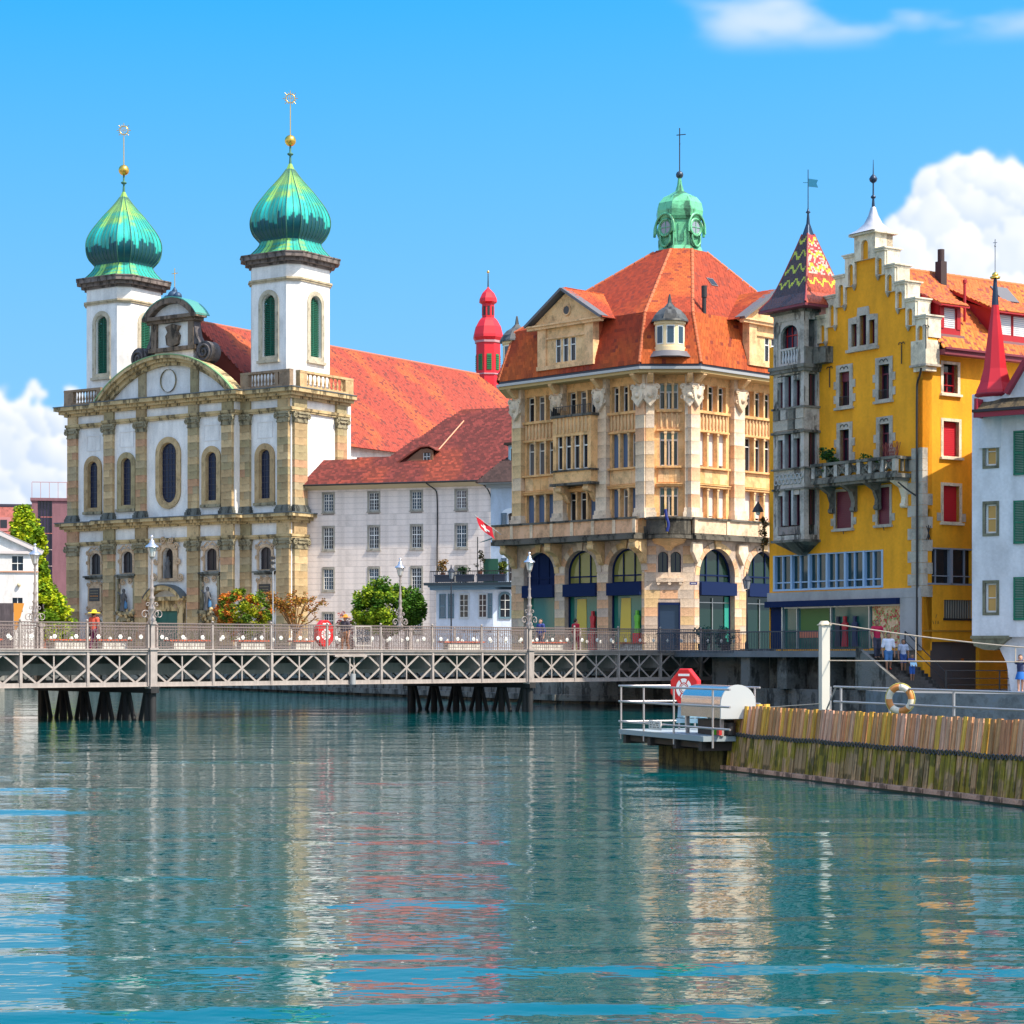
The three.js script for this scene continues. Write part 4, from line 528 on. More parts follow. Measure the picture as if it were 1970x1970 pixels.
  const d = part('eyebrow_dormer', [ext(shapeOf([[9.2, 21.0], [12.2, 21.0], [12.2, 22.2], [11.7, 22.4], [11.0, 22.35], [10.2, 21.8]], [rectHole(11.25, 11.95, 21.25, 22.0)]), -2.1, -1.9)], M('dormer_timber', [0.20, 0.10, 0.06], 0.9), cv); part('dormer_roof', [ext(shapeOf([[8.6, 20.98], [10.1, 21.95], [11.0, 22.5], [11.9, 22.55], [12.5, 22.2], [12.5, 22.3], [11.9, 22.66], [11.0, 22.62], [10.0, 22.06], [8.5, 21.1]]), -4.2, -1.7)], M('dormer_clay', [0.22, 0.045, 0.03], 0.85, { t: 'stone' }), d); part('window', [bx(11.58, 11.62, 21.25, 22.0, -2.0, -1.95), bx(11.25, 11.95, 21.6, 21.65, -2.0, -1.95), bx(11.25, 11.3, 21.25, 22, -2, -1.95), bx(11.9, 11.95, 21.25, 22, -2, -1.95)], whitePaint, d); part('pane', bx(11.25, 11.95, 21.25, 22.0, -2.08, -2.05), glassDark, d);
  const q = sl(12.3, 22.3), r2 = sl(14.6, 25.6); part('valley_flashing', [rod([q[0], q[1] + 0.08, q[2] + 0.06], [12.39 + 1.0, 25.4 + 0.08, sl(0, 25.4)[2] + 0.06], 0.09)], M('copper_new', [0.55, 0.25, 0.15], 0.4, { metalness: 0.5 }), roof);
}
// ---------------------------------------------------------------- pale blue house and its pavilion
const shutterB = M('shutter_blue', [0.10, 0.17, 0.24], 0.6), paleBlue = M('pale_blue_wall', [0.50, 0.60, 0.74], 0.9, { t: 'plaster', bump: 0.005 });
function shutter(parent, x, y, w, h, mat, o = {}) { const g = [bx(-w / 2, -w / 2 + 0.07, -h / 2, h / 2, 0, 0.05), bx(w / 2 - 0.07, w / 2, -h / 2, h / 2, 0, 0.05), bx(-w / 2, w / 2, h / 2 - 0.08, h / 2, 0, 0.05), bx(-w / 2, w / 2, -h / 2, -h / 2 + 0.08, 0, 0.05), bx(-w / 2, w / 2, -0.04, 0.04, 0, 0.05)]; for (let k = 0; k < h / 0.075 - 2; k++) { const b = new THREE.BoxGeometry(w - 0.12, 0.015, 0.06); b.rotateX(0.6); b.translate(0, -h / 2 + 0.1 + k * 0.075, 0.02); g.push(fin(b)); } return part('shutter', g, mat, parent, { at: [x, y, o.z || 0.01], turn: o.turn }); }
{
  const h = building('blue_house', 'narrow pale blue house with dark roof squeezed between convent wing and corner palace', 'house', 944, 176, 18.5, GY);
  part('wall', [ext(shapeOf([[0, GY], [8, GY], [8, 17.0], [0, 17.0]], [archHole(1.45, 2.15, 12.4, 14.6, 0.3), archHole(1.5, 2.2, 9.0, 10.9, 0.3)]), -0.4, 0), bx(0, 8, GY, 17, -9, -0.6)], paleBlue, h);
  for (const [y0, y1] of [[12.4, 14.6], [9.0, 10.9]]) { const w = part('window', [ext(shapeOf(archPts(0.95, 2.65, y0 - 0.2, y1 + 0.4, 0.5), [archHole(1.45, 2.15, y0, y1, 0.3)]), 0.005, 0.06)], M('white_blue_trim', [0.68, 0.74, 0.82], 0.8), h); part('pane', bx(1.4, 2.2, y0, y1, -0.25, -0.22), glassDark, w); part('casement', [bx(1.78, 1.83, y0, y1, -0.21, -0.17), bx(1.45, 2.15, y0 + 0.7, y0 + 0.74, -0.21, -0.17), bx(1.45, 2.15, y0 + 1.4, y0 + 1.44, -0.21, -0.17), bx(1.45, 1.52, y0, y1, -0.21, -0.17), bx(2.08, 2.15, y0, y1, -0.21, -0.17)], whitePaint, w); for (const s of [-1, 1]) shutter(w, 1.8 + s * 0.62, (y0 + y1) / 2, 0.5, y1 - y0, shutterB, { z: 0.07 }); }
  part('cornice', [bx(-0.3, 8, 16.7, 17.0, 0, 0.3), bx(-0.8, 8, 17.0, 17.12, -0.3, 0.85)], M('grey_cornice', [0.30, 0.33, 0.36], 0.8), h);
  const e = 17.12, rp = [[-1.0, e, 0.9], [8.5, e, 0.9], [8.5, 22.2, -4.6], [3.6, 22.2, -4.6]]; part('roof', [poly3(rp), poly3([[-1, e, 0.9], [3.6, 22.2, -4.6], [-1, e, -10]])], M('roof_brown', [0.03, 0.018, 0.014], 0.9), h);
  tiles(h, rp, (a, r) => { const l = 0.6 + 0.7 * r; return [0.055 * l, 0.028 * l, 0.024 * l]; }, { w: 0.26, rh: 0.24 }); tiles(h, [[-1, e, 0.9], [3.6, 22.2, -4.6], [-1, e, -10]], (a, r) => { const l = 0.6 + 0.7 * r; return [0.06 * l, 0.028 * l, 0.024 * l]; }, { w: 0.26, rh: 0.24 });
  const d = part('dormer', [bx(1.15, 2.6, 18.2, 20.3, -3.4, -1.15)], M('dormer_blue', [0.32, 0.42, 0.5], 0.8), h); part('dormer_roof', [bx(0.85, 2.9, 20.3, 20.5, -3.6, -0.85)], M('roof_brown', [0.03, 0.018, 0.014], 0.9), d); part('window', [bx(1.3, 2.4, 18.4, 20.1, -1.14, -1.08)], M('dormer_trim', [0.45, 0.68, 0.78], 0.6), d); for (const s of [0, 1]) part('pane', bx(1.4 + s * 0.5, 1.8 + s * 0.5, 18.5, 20.0, -1.07, -1.05), glassDark, d);
}
{
  const p = building('garden_pavilion', 'low pale blue pavilion with grey shutters and a planted roof terrace', 'pavilion', 839, 166, 20, GY);
  const wall = M('pavilion_wall', [0.60, 0.68, 0.82], 0.9, { t: 'plaster', bump: 0.005 }), sh = [];
  const ws = [[2.35, 0.62], [3.9, 0.55]];
  part('wall', [bx(0, 4.75, GY, 7.95, -5, 0), ext(shapeOf([[4.75, 0], [6.2, -0.9], [6.2, -5], [4.75, -5]].map(q => [q[0], -q[1]])), GY, 7.95).rotateX(-Math.PI / 2)].map(g => planarUV(g)), wall, p);
  part('cornice', [bx(-0.4, 5.0, 7.95, 8.15, -5, 0.35), bx(-0.5, 6.4, 8.15, 8.3, -5.2, 0.5)], M('pavilion_eave_shade', [0.12, 0.22, 0.33], 0.7), p); part('roof_edge', [bx(-0.75, 6.5, 8.3, 8.5, -5.3, 0.75)], M('slate_edge', [0.02, 0.035, 0.05], 0.6), p);  // cornice band coloured dark for the shade under the roof edge
  for (const [x, w] of ws) { const f = part('window', [bx(x - w / 2 - 0.12, x + w / 2 + 0.12, 5.7, 7.7, 0.005, 0.04)], M('pavilion_frame', [0.46, 0.50, 0.55], 0.8), p); part('pane', bx(x - w / 2, x + w / 2, 5.85, 7.55, 0.04, 0.05), glassDark, f); part('casement', [bx(x - 0.02, x + 0.02, 5.85, 7.55, 0.05, 0.08), ...[0.43, 0.86, 1.28].map(q => bx(x - w / 2, x + w / 2, 5.85 + q, 5.88 + q, 0.05, 0.08))], whitePaint, f); }
  for (const [x, w] of [[0.55, 0.55], [1.25, 0.5], [4.5, 0.35]]) shutter(p, x, 6.7, w, 1.9, M('pavilion_shutter', [0.10, 0.18, 0.24], 0.6), { z: 0.01 });
  const f2 = part('window', [ext(archShape(-0.5, 0.5, 5.7, 7.8, 0.4), 0, 0.06)], M('pavilion_shutter', [0.10, 0.18, 0.24], 0.6), p, { at: [5.55, 0, -0.44] }); f2.rotation.y = 0.556; part('pane', ext(archShape(-0.36, 0.36, 5.85, 7.6, 0.3), 0.06, 0.07), glassDark, f2); part('casement', [bx(-0.02, 0.02, 5.85, 7.6, 0.07, 0.1), bx(-0.36, 0.36, 6.4, 6.44, 0.07, 0.1), bx(-0.36, 0.36, 7.1, 7.14, 0.07, 0.1)], whitePaint, f2);
  // roof terrace rail, planter boxes
  const rail = [bx(-0.4, 6.2, 9.35, 9.42, 0.25, 0.32)]; for (let x = -0.4; x < 6.2; x += 0.16) rail.push(bx(x - 0.012, x + 0.012, 8.5, 9.38, 0.27, 0.3)); part('terrace_rail', rail, blackIron, p, { kind: 'stuff' });
  for (const [x, w] of [[0.9, 1.5], [2.6, 1.4], [4.3, 1.3], [5.5, 0.9]]) part('planter_box', [bx(x - w / 2, x + w / 2, 8.55, 9.1, 0.33, 0.65), bx(x - w / 2 - 0.04, x + w / 2 + 0.04, 9.02, 9.12, 0.3, 0.69)], M('planter_navy', [0.015, 0.025, 0.05], 0.5), p);
  const marks = []; let q = 2.2; while (q < 4.6) { const w = rr(0.05, 0.1); if (R() < 0.8) marks.push(bx(q, q + w, 4.66, 4.82, 0.005, 0.012)); q += w + 0.07; } part('wall_lettering', marks, M('letter_dark', [0.06, 0.06, 0.08], 0.7), p);
}
// ---------------------------------------------------------------- trees and plants
const leafM = new THREE.MeshPhysicalMaterial({ vertexColors: true, roughness: 0.75, transmission: 0.25, thickness: 0, side: THREE.DoubleSide, specularIntensity: 0.3 });
const bark = M('bark', [0.10, 0.065, 0.04], 0.95, { t: 'wood' });
function leafMesh(clumps, per, size, cols, o = {}) {
  const pos = [], col = [], q = new THREE.Quaternion(), e = new THREE.Euler(), v = V(0, 0, 0);
  for (const [cx, cy, cz, cr, tint] of clumps) for (let k = 0; k < per; k++) {
    let x, y, z; do { x = rr(-1, 1); y = rr(-1, 1); z = rr(-1, 1); } while (x * x + y * y + z * z > 1); const s = size * rr(0.6, 1.3), f = 0.55 + 0.45 * Math.sqrt(x * x + y * y + z * z); e.set(rr(-0.9, 0.9), rr(0, 6.28), rr(-0.9, 0.9)); q.setFromEuler(e);
    const c = pick(cols[tint ?? 0]), l = rr(0.7, 1.25);
    const tri = [[-0.5, 0, 0], [0, 0.08, 0.7], [0, 0, -0.7], [0.5, 0, 0], [0, 0, -0.7], [0, 0.08, 0.7]];
    for (const t of tri) { v.set(t[0] * s, t[1] * s, t[2] * s).applyQuaternion(q); pos.push(cx + x * cr + v.x, cy + y * cr * (o.flat || 1) + v.y, cz + z * cr + v.z); col.push(c[0] * l, c[1] * l, c[2] * l); }
  }
  const g = new THREE.BufferGeometry(); g.setAttribute('position', new THREE.Float32BufferAttribute(pos, 3)); g.setAttribute('color', new THREE.Float32BufferAttribute(col, 3)); g.computeVertexNormals(); return g;
}
function limbs(h0, spread, top, n, r = 0.14) { const g = [rod([0, 0, 0], [0, h0, 0], r, 8)]; for (let k = 0; k < n; k++) { const a = k * 6.283 / n + rr(-0.3, 0.3), d = rr(0.4, 1) * spread, y = rr(0.6, 1) * top; const p = [d * Math.cos(a), y, d * Math.sin(a)], m = [p[0] * 0.4, h0 + (y - h0) * 0.5, p[2] * 0.4]; g.push(tube([[0, h0 * 0.9, 0], m, p], r * 0.4, 5)); g.push(tube([m, [m[0] * 1.5 + rr(-0.4, 0.4), lerp(m[1], y, 0.7), m[2] * 1.5 + rr(-0.4, 0.4)], [p[0] * 1.05 + rr(-0.6, 0.6), y * 0.95, p[2] * 1.05 + rr(-0.6, 0.6)]], r * 0.22, 4)); } return g; }
const atPix = (u, D, y = GY) => [(u - 985) / 4100 * D, y, -D];
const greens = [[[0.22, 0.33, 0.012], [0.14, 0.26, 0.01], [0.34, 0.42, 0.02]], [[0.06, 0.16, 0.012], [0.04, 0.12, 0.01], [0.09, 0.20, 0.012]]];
{
  const t = thing('round_tree', 'dense round green tree with clipped crown in front of the convent wing', 'tree', atPix(744, 170));
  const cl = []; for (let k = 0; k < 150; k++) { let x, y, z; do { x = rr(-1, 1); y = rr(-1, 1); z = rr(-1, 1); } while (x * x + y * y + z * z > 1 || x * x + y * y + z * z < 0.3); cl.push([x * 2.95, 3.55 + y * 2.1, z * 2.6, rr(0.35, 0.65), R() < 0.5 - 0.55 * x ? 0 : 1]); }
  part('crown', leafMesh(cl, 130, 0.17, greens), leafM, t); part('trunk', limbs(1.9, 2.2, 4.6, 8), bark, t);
}
{
  const t = thing('autumn_tree', 'low bushy tree turning orange among green leaves before the church', 'tree', atPix(468, 186));
  const cl = []; for (let k = 0; k < 110; k++) { let x, y, z; do { x = rr(-1, 1); y = rr(-1, 1); z = rr(-1, 1); } while (x * x + y * y + z * z > 1 || x * x + y * y + z * z < 0.2); const o = (x < -0.15 && y > -0.4 && R() < 0.62) || R() < 0.12; cl.push([x * 2.55, 3.35 + y * 2.25, z * 2.3, rr(0.3, 0.55), o ? 1 : (R() < 0.35 ? 2 : 0)]); }
  part('crown', leafMesh(cl, 85, 0.17, [[[0.34, 0.38, 0.012], [0.46, 0.44, 0.02], [0.20, 0.30, 0.012]], [[0.66, 0.21, 0.02], [0.58, 0.13, 0.02], [0.52, 0.24, 0.03]], [[0.08, 0.15, 0.012], [0.10, 0.18, 0.012]]]), leafM, t); part('trunk', limbs(1.5, 2.1, 4.4, 9), bark, t);
}
{
  const t = thing('bare_tree', 'nearly bare tree with twisted brown branches and a few orange leaves', 'tree', atPix(566, 184)); const g = [rod([0, 0, 0], [0.1, 1.7, 0], 0.15, 8)], cl = [];
  for (let k = 0; k < 13; k++) { const a = k * 6.283 / 13 + rr(-0.2, 0.2), d = rr(1.2, 2.7), y = rr(3.0, 5.0), p = [d * Math.cos(a) + 0.3, y, d * Math.sin(a) * 0.8], m = [p[0] * 0.4, 1.7 + (y - 1.7) * 0.45, p[2] * 0.4]; g.push(tube([[0.1, 1.6, 0], m, [p[0] * 0.75, y - 0.5, p[2] * 0.75], p], 0.05, 5)); for (let j = 0; j < 5; j++) { const s = rr(0.4, 0.95), b = [lerp(m[0], p[0], s), lerp(m[1], p[1], s), lerp(m[2], p[2], s)], e = [b[0] + rr(-0.7, 0.7), b[1] + rr(0, 0.7), b[2] + rr(-0.6, 0.6)]; g.push(tube([b, [(b[0] + e[0]) / 2 + rr(-0.1, 0.1), (b[1] + e[1]) / 2, (b[2] + e[2]) / 2], e], 0.026, 4)); cl.push([e[0], e[1], e[2], 0.22, 0]); if (e[0] < 0.2) cl.push([e[0], e[1], e[2], 0.42, 0], [b[0], b[1], b[2], 0.4, 0]); } }
  part('branches', g, M('bark_warm', [0.20, 0.10, 0.035], 0.9), t); part('crown', leafMesh(cl, 16, 0.15, [[[0.40, 0.20, 0.025], [0.45, 0.14, 0.03], [0.30, 0.20, 0.03]]]), leafM, t);
}
{
  const t = thing('pink_shrub', 'small pink flowering shrub beside the round green tree', 'shrub', atPix(668, 172)); const cl = []; for (let k = 0; k < 22; k++) cl.push([rr(-0.7, 0.7), rr(0.5, 3.1), rr(-0.6, 0.6), 0.35, R() < 0.7 ? 0 : 1]); part('foliage', leafMesh(cl, 40, 0.14, [[[0.50, 0.17, 0.16], [0.42, 0.12, 0.10]], [[0.12, 0.14, 0.03]]]), leafM, t); part('stem', [rod([0, 0, 0], [0, 2.2, 0], 0.06), rod([0, 1, 0], [0.5, 2.6, 0.1], 0.035), rod([0, 1, 0], [-0.5, 2.4, 0.1], 0.035)], bark, t);
}
{
  const t = thing('poplar', 'tall bright green poplar behind the white gabled cottage', 'tree', atPix(82, 204)); t.scale.setScalar(0.9); const cl = []; for (let k = 0; k < 300; k++) { const y = rr(0, 1), w = 3.5 * Math.sqrt(Math.max(0.03, 1 - Math.pow(y, 1.6))) * (0.75 + 0.25 * Math.sin(y * 9)), a = R() * 6.28, d = Math.sqrt(rr(0.25, 1)) * w; cl.push([d * Math.cos(a) * 0.85 - y * 2.9 + 0.7, 1.0 + y * 14.2, d * Math.sin(a), rr(0.45, 0.75), R() < 0.7 ? 0 : 1]); }
  part('crown', leafMesh(cl, 80, 0.28, [[[0.42, 0.52, 0.012], [0.34, 0.46, 0.012], [0.52, 0.56, 0.02]], [[0.16, 0.28, 0.012], [0.12, 0.24, 0.01]]]), leafM, t); part('trunk', [tube([[0.7, 0, 0], [-0.2, 5, 0], [-1.9, 12.5, 0]], 0.2, 7)], bark, t);
}
// potted plants and things on the pavilion terrace
{
  const tb = (u, y, label, cols, n, hgt, name = 'potted_plant') => { const t = thing(name, label, 'plant', atPix(u, 166.5, y), 0, undefined); part('pot', [lathe([[0.16, 0], [0.22, 0.3], [0.24, 0.32]], 10)], M('terracotta', [0.30, 0.11, 0.06], 0.85), t); const cl = []; for (let k = 0; k < n; k++) cl.push([rr(-0.3, 0.3), 0.35 + rr(0, hgt), rr(-0.3, 0.3), 0.2, 0]); part('foliage', leafMesh(cl, 26, 0.12, [cols]), leafM, t); part('stem', rod([0, 0.2, 0], [0, 0.3 + hgt * 0.8, 0], 0.02), bark, t); };
  tb(852, 8.95, 'orange leaved potted plant at the pavilion terrace corner', [[0.34, 0.16, 0.03], [0.20, 0.14, 0.03]], 14, 0.9); tb(924, 9.2, 'tall thin potted cactus on the pavilion terrace rail', [[0.06, 0.06, 0.03], [0.10, 0.09, 0.03]], 7, 1.5); tb(966, 9.0, 'bushy yellow green potted plant on the terrace under the awning', [[0.20, 0.22, 0.02], [0.08, 0.14, 0.02]], 20, 0.7); tb(893, 8.9, 'small dark green potted plant in the middle of the terrace', [[0.02, 0.06, 0.02], [0.03, 0.08, 0.02]], 10, 0.5);
  const a = thing('terrace_awning', 'teal fabric awning over the pavilion roof terrace', 'awning', atPix(950, 166, 8.5), -0.3); part('fabric', [fin(new THREE.BufferGeometry().setFromPoints([V(-1.2, 3.1, 0.4), V(1.4, 4.0, 0.4), V(1.4, 4.0, -1.2), V(-1.2, 3.1, 0.4), V(1.4, 4.0, -1.2), V(-1.2, 3.3, -1.2)]))], M('awning_teal', [0.05, 0.22, 0.26], 0.8), a); part('post', [rod([-1.2, 0, 0.4], [-1.2, 3.6, 0.4], 0.04), rod([1.4, 0, 0.4], [1.4, 4.05, 0.4], 0.04)], blackIron, a); part('side_screen', bx(-0.9, 0.3, 0, 1.9, -0.2, -0.12), M('screen_green', [0.02, 0.10, 0.06], 0.7), a);
}
// ---------------------------------------------------------------- far left bank
{
  const w = building('gabled_cottage', 'small white gabled cottage on the far left bank', 'house', 72, 196, -12, GY); w.scale.setScalar(0.83); const wt = M('cottage_white', [0.80, 0.77, 0.75], 0.9, { t: 'plaster' });
  part('wall', [ext(shapeOf([[-13, GY], [0, GY], [0, 14.2], [-6.5, 17.2], [-13, 14.2]], [rectHole(-2.75, -1.55, 12.2, 13.8), rectHole(-2.7, -1.6, 7.6, 9.2)]), -8, 0)], wt, w);
  part('cornice', [bar([-6.5, 17.45, 0], [0.6, 14.2, 0], 0.5, 0.9), bar([-13.6, 14.2, 0], [-6.5, 17.45, 0], 0.5, 0.9), bx(-13.2, 0.3, 14.05, 14.35, 0, 0.3)], M('cottage_trim', [0.62, 0.55, 0.54], 0.85), w); part('string_course', bx(-13.1, 0.15, 12.0, 12.15, 0, 0.15), M('cottage_band', [0.55, 0.30, 0.2], 0.85), w);
  part('roof', [poly3([[0.6, 14.45, 0.5], [0.6, 14.45, -8], [-6.5, 17.7, -8], [-6.5, 17.7, 0.5]])], M('cottage_roof', [0.42, 0.34, 0.33], 0.9), w);
  for (const y of [13.0, 8.4]) { const f = part('window', [bx(-2.19, -2.11, y - 0.8, y + 0.8, -0.3, -0.2), bx(-2.75, -1.55, y - 0.04, y + 0.04, -0.3, -0.22)], whitePaint, w); part('pane', bx(-2.75, -1.55, y - 0.8, y + 0.8, -0.4, -0.35), glassDark, f); } part('wall_lamp', [ball(0.22, -2.0, 10.6, 0.2, 8)], M('lamp_cream', [0.6, 0.5, 0.3], 0.6), w);
  const m = building('modern_block', 'pink grey modern block with dark glass strips and roof railing', 'building', 131, 300, -10, GY); part('wall', [bx(-2.2, 2, GY, 24.6, -8, 0), bx(-5.0, -4.2, GY, 24.6, -8, 0), bx(-5.2, 2.2, 24.6, 25.0, -8.2, 0.2)], M('block_pink', [0.22, 0.10, 0.12], 0.85, { t: 'plaster' }), m); for (let k = 0; k < 9; k++) part('pane', bx(-4.2, -2.2, 4 + k * 2.3, 6.2 + k * 2.3, -0.6, -0.5), M('block_glass', [0.03, 0.02, 0.05], 0.12), m); part('mullion', [0, 1, 2, 3].map(k => bx(-3.9 + k * 0.45, -3.82 + k * 0.45, 4, 24.6, -0.5, -0.4)), blackIron, m); const rl = [bx(-5, 2, 27.2, 27.3, -0.5, -0.4)]; for (let x = -5; x <= 2; x += 1.2) rl.push(bx(x - 0.04, x + 0.04, 25, 27.2, -0.5, -0.4)); part('roof_railing', rl, M('rail_pink', [0.4, 0.25, 0.27], 0.6), m); part('plant_room', bx(0.5, 3.5, 25, 28.3, -5, -1.5), M('room_pink', [0.5, 0.32, 0.32], 0.85), m);
  const h = building('red_roof_house', 'distant house with pinkish red roof behind the poplar', 'house', 92, 320, -10, GY); part('wall', bx(-9, 0.4, GY, 20, -8, 0), M('far_wall', [0.45, 0.32, 0.3], 0.9), h); part('roof', [poly3([[-9.4, 20, 0.5], [0.8, 20, 0.5], [0.8, 25.5, -4], [-9.4, 25.5, -4]]), poly3([[0.8, 20, 0.5], [0.8, 20, -9], [0.8, 25.5, -4]])], M('far_roof', [0.34, 0.10, 0.085], 0.85, { t: 'stone' }), h); for (const x of [-6.5, -2.5]) { const d = part('dormer', bx(x - 0.9, x + 0.9, 21.5, 23.6, -2.5, -0.6), M('far_dormer', [0.5, 0.2, 0.2], 0.85), h); part('pane', bx(x - 0.5, x + 0.5, 22, 23.2, -0.59, -0.55), glassDark, d); } part('ridge', bx(-9.4, 0.8, 25.4, 25.8, -4.2, -3.8), M('far_ridge', [0.03, 0.03, 0.05], 0.7), h);
  const s = building('timber_shed', 'low dark timber shed with orange base beside the church', 'shed', 130, 214, -11, GY); part('roof', [fin(new THREE.BoxGeometry(3.6, 0.12, 2.2).rotateX(0.9).translate(-1.9, 7.4, 0.4))], M('shed_roof', [0.10, 0.075, 0.10], 0.8, { t: 'wood' }), s); part('wall', bx(-3.6, -0.1, GY, 6.6, -1.5, 0.9), M('shed_orange', [0.45, 0.10, 0.02], 0.8), s);
  const s2 = building('timber_kiosk', 'dark boarded kiosk with orange side at the cottage foot', 'kiosk', 26, 193, -13, GY); part('wall', bx(-4, 0, GY, 7.6, -2, 0), M('shed_grey', [0.11, 0.085, 0.095], 0.85, { t: 'wood' }), s2); part('awning', ext(shapeOf([[0, 7.6], [0.95, 7.6], [0.3, 5.2], [0.05, 5.2]]), -0.6, 0), M('awning_orange', [0.60, 0.24, 0.03], 0.8), s2);
}
// ---------------------------------------------------------------- unseen old-town row added left for warm bounce light (mirrored in the shop glass)
{
  struct('left_bank', [bx(-140, -40, -1.2, GY - 0.1, -168, 30)], M('paving', [0.30, 0.28, 0.26], 0.9));
  const tone = [['ochre', [0.78, 0.55, 0.24]], ['cream', [0.82, 0.74, 0.58]], ['peach', [0.80, 0.56, 0.40]], ['white', [0.84, 0.81, 0.76]], ['yellow', [0.82, 0.62, 0.22]], ['rose', [0.72, 0.48, 0.40]], ['ivory', [0.84, 0.78, 0.66]]], paneL = bx(-0.5, 0.5, -0.8, 0.8, 0, 0.03), frL = merge([bx(-0.62, -0.5, -0.92, 0.92, 0, 0.07), bx(0.5, 0.62, -0.92, 0.92, 0, 0.07), bx(-0.5, 0.5, 0.8, 0.92, 0, 0.07), bx(-0.5, 0.5, -0.92, -0.8, 0, 0.07), bx(-0.03, 0.03, -0.8, 0.8, 0.03, 0.07)]);
  tone.forEach(([n, c], i) => { const w = 17, h = [19, 17, 21, 18, 20, 17.5, 19.5][i], o = thing('unseen_fill_house', n + ' plastered gabled house in the unseen row added to bounce light', 'house', [-46, GY - 0.1, -22 - i * w], Math.PI / 2, 'unseen houses added for bounce light'); part('wall', [ext(shapeOf([[-w / 2 + 0.1, 0], [w / 2 - 0.1, 0], [w / 2 - 0.1, h], [0, h + 5], [-w / 2 + 0.1, h]]), -14, 0)], M('row_' + n, c, 0.9, { t: 'plaster' }), o); part('roof', [poly3([[-w / 2 - 0.2, h - 0.2, 0.5], [0, h + 5.2, 0.5], [0, h + 5.2, -14.5], [-w / 2 - 0.2, h - 0.2, -14.5]]), poly3([[w / 2 + 0.2, h - 0.2, 0.5], [w / 2 + 0.2, h - 0.2, -14.5], [0, h + 5.2, -14.5], [0, h + 5.2, 0.5]])], M('row_roof', [0.34, 0.06, 0.03], 0.85), o); for (let y = 2.2; y < h - 1; y += 3.5) for (const x of [-6, -2, 2, 6]) { const f = part('window', frL, whitePaint, o, { at: [x, y, 0.002] }); part('pane', paneL, glassDark, f); } });
}
// ---------------------------------------------------------------- corner palace (golden sandstone)
const goldStone = [[0.89, 0.53, 0.25], [0.87, 0.56, 0.30], [0.90, 0.55, 0.30], [0.82, 0.46, 0.20]].map((c, i) => M('gold_stone_' + i, c, 0.88, { t: 'stone', bump: 0.01 }));
const ashlarG = [[0.74, 0.46, 0.29], [0.62, 0.50, 0.42], [0.76, 0.52, 0.28], [0.76, 0.60, 0.48], [0.60, 0.47, 0.40], [0.80, 0.46, 0.28]].map((c, i) => M('palace_ashlar_' + i, c, 0.88, { t: 'stone', bump: 0.01 }));
const paleStone = M('pale_carving', [0.82, 0.67, 0.53], 0.88, { t: 'stone', bump: 0.01 }), pilPale = M('pale_pilaster', [0.82, 0.62, 0.45], 0.88, { t: 'stone', bump: 0.01 });
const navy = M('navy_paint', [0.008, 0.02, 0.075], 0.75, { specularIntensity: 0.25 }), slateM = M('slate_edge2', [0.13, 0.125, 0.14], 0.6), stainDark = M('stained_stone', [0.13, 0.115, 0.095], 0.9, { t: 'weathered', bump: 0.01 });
const shopGreen = M('shop_glass', [0.015, 0.16, 0.13], 0.05), shopReflection = M('shop_reflection', [0.55, 0.42, 0.05], 0.25), blindBlue = M('blind_blue', [0.09, 0.15, 0.27], 0.6), blindPink = M('blind_pale', [0.72, 0.62, 0.58], 0.7), mullW = M('casement_white', [0.80, 0.79, 0.76], 0.5), greenGlass = M('green_glass', [0.01, 0.03, 0.022], 0.05);
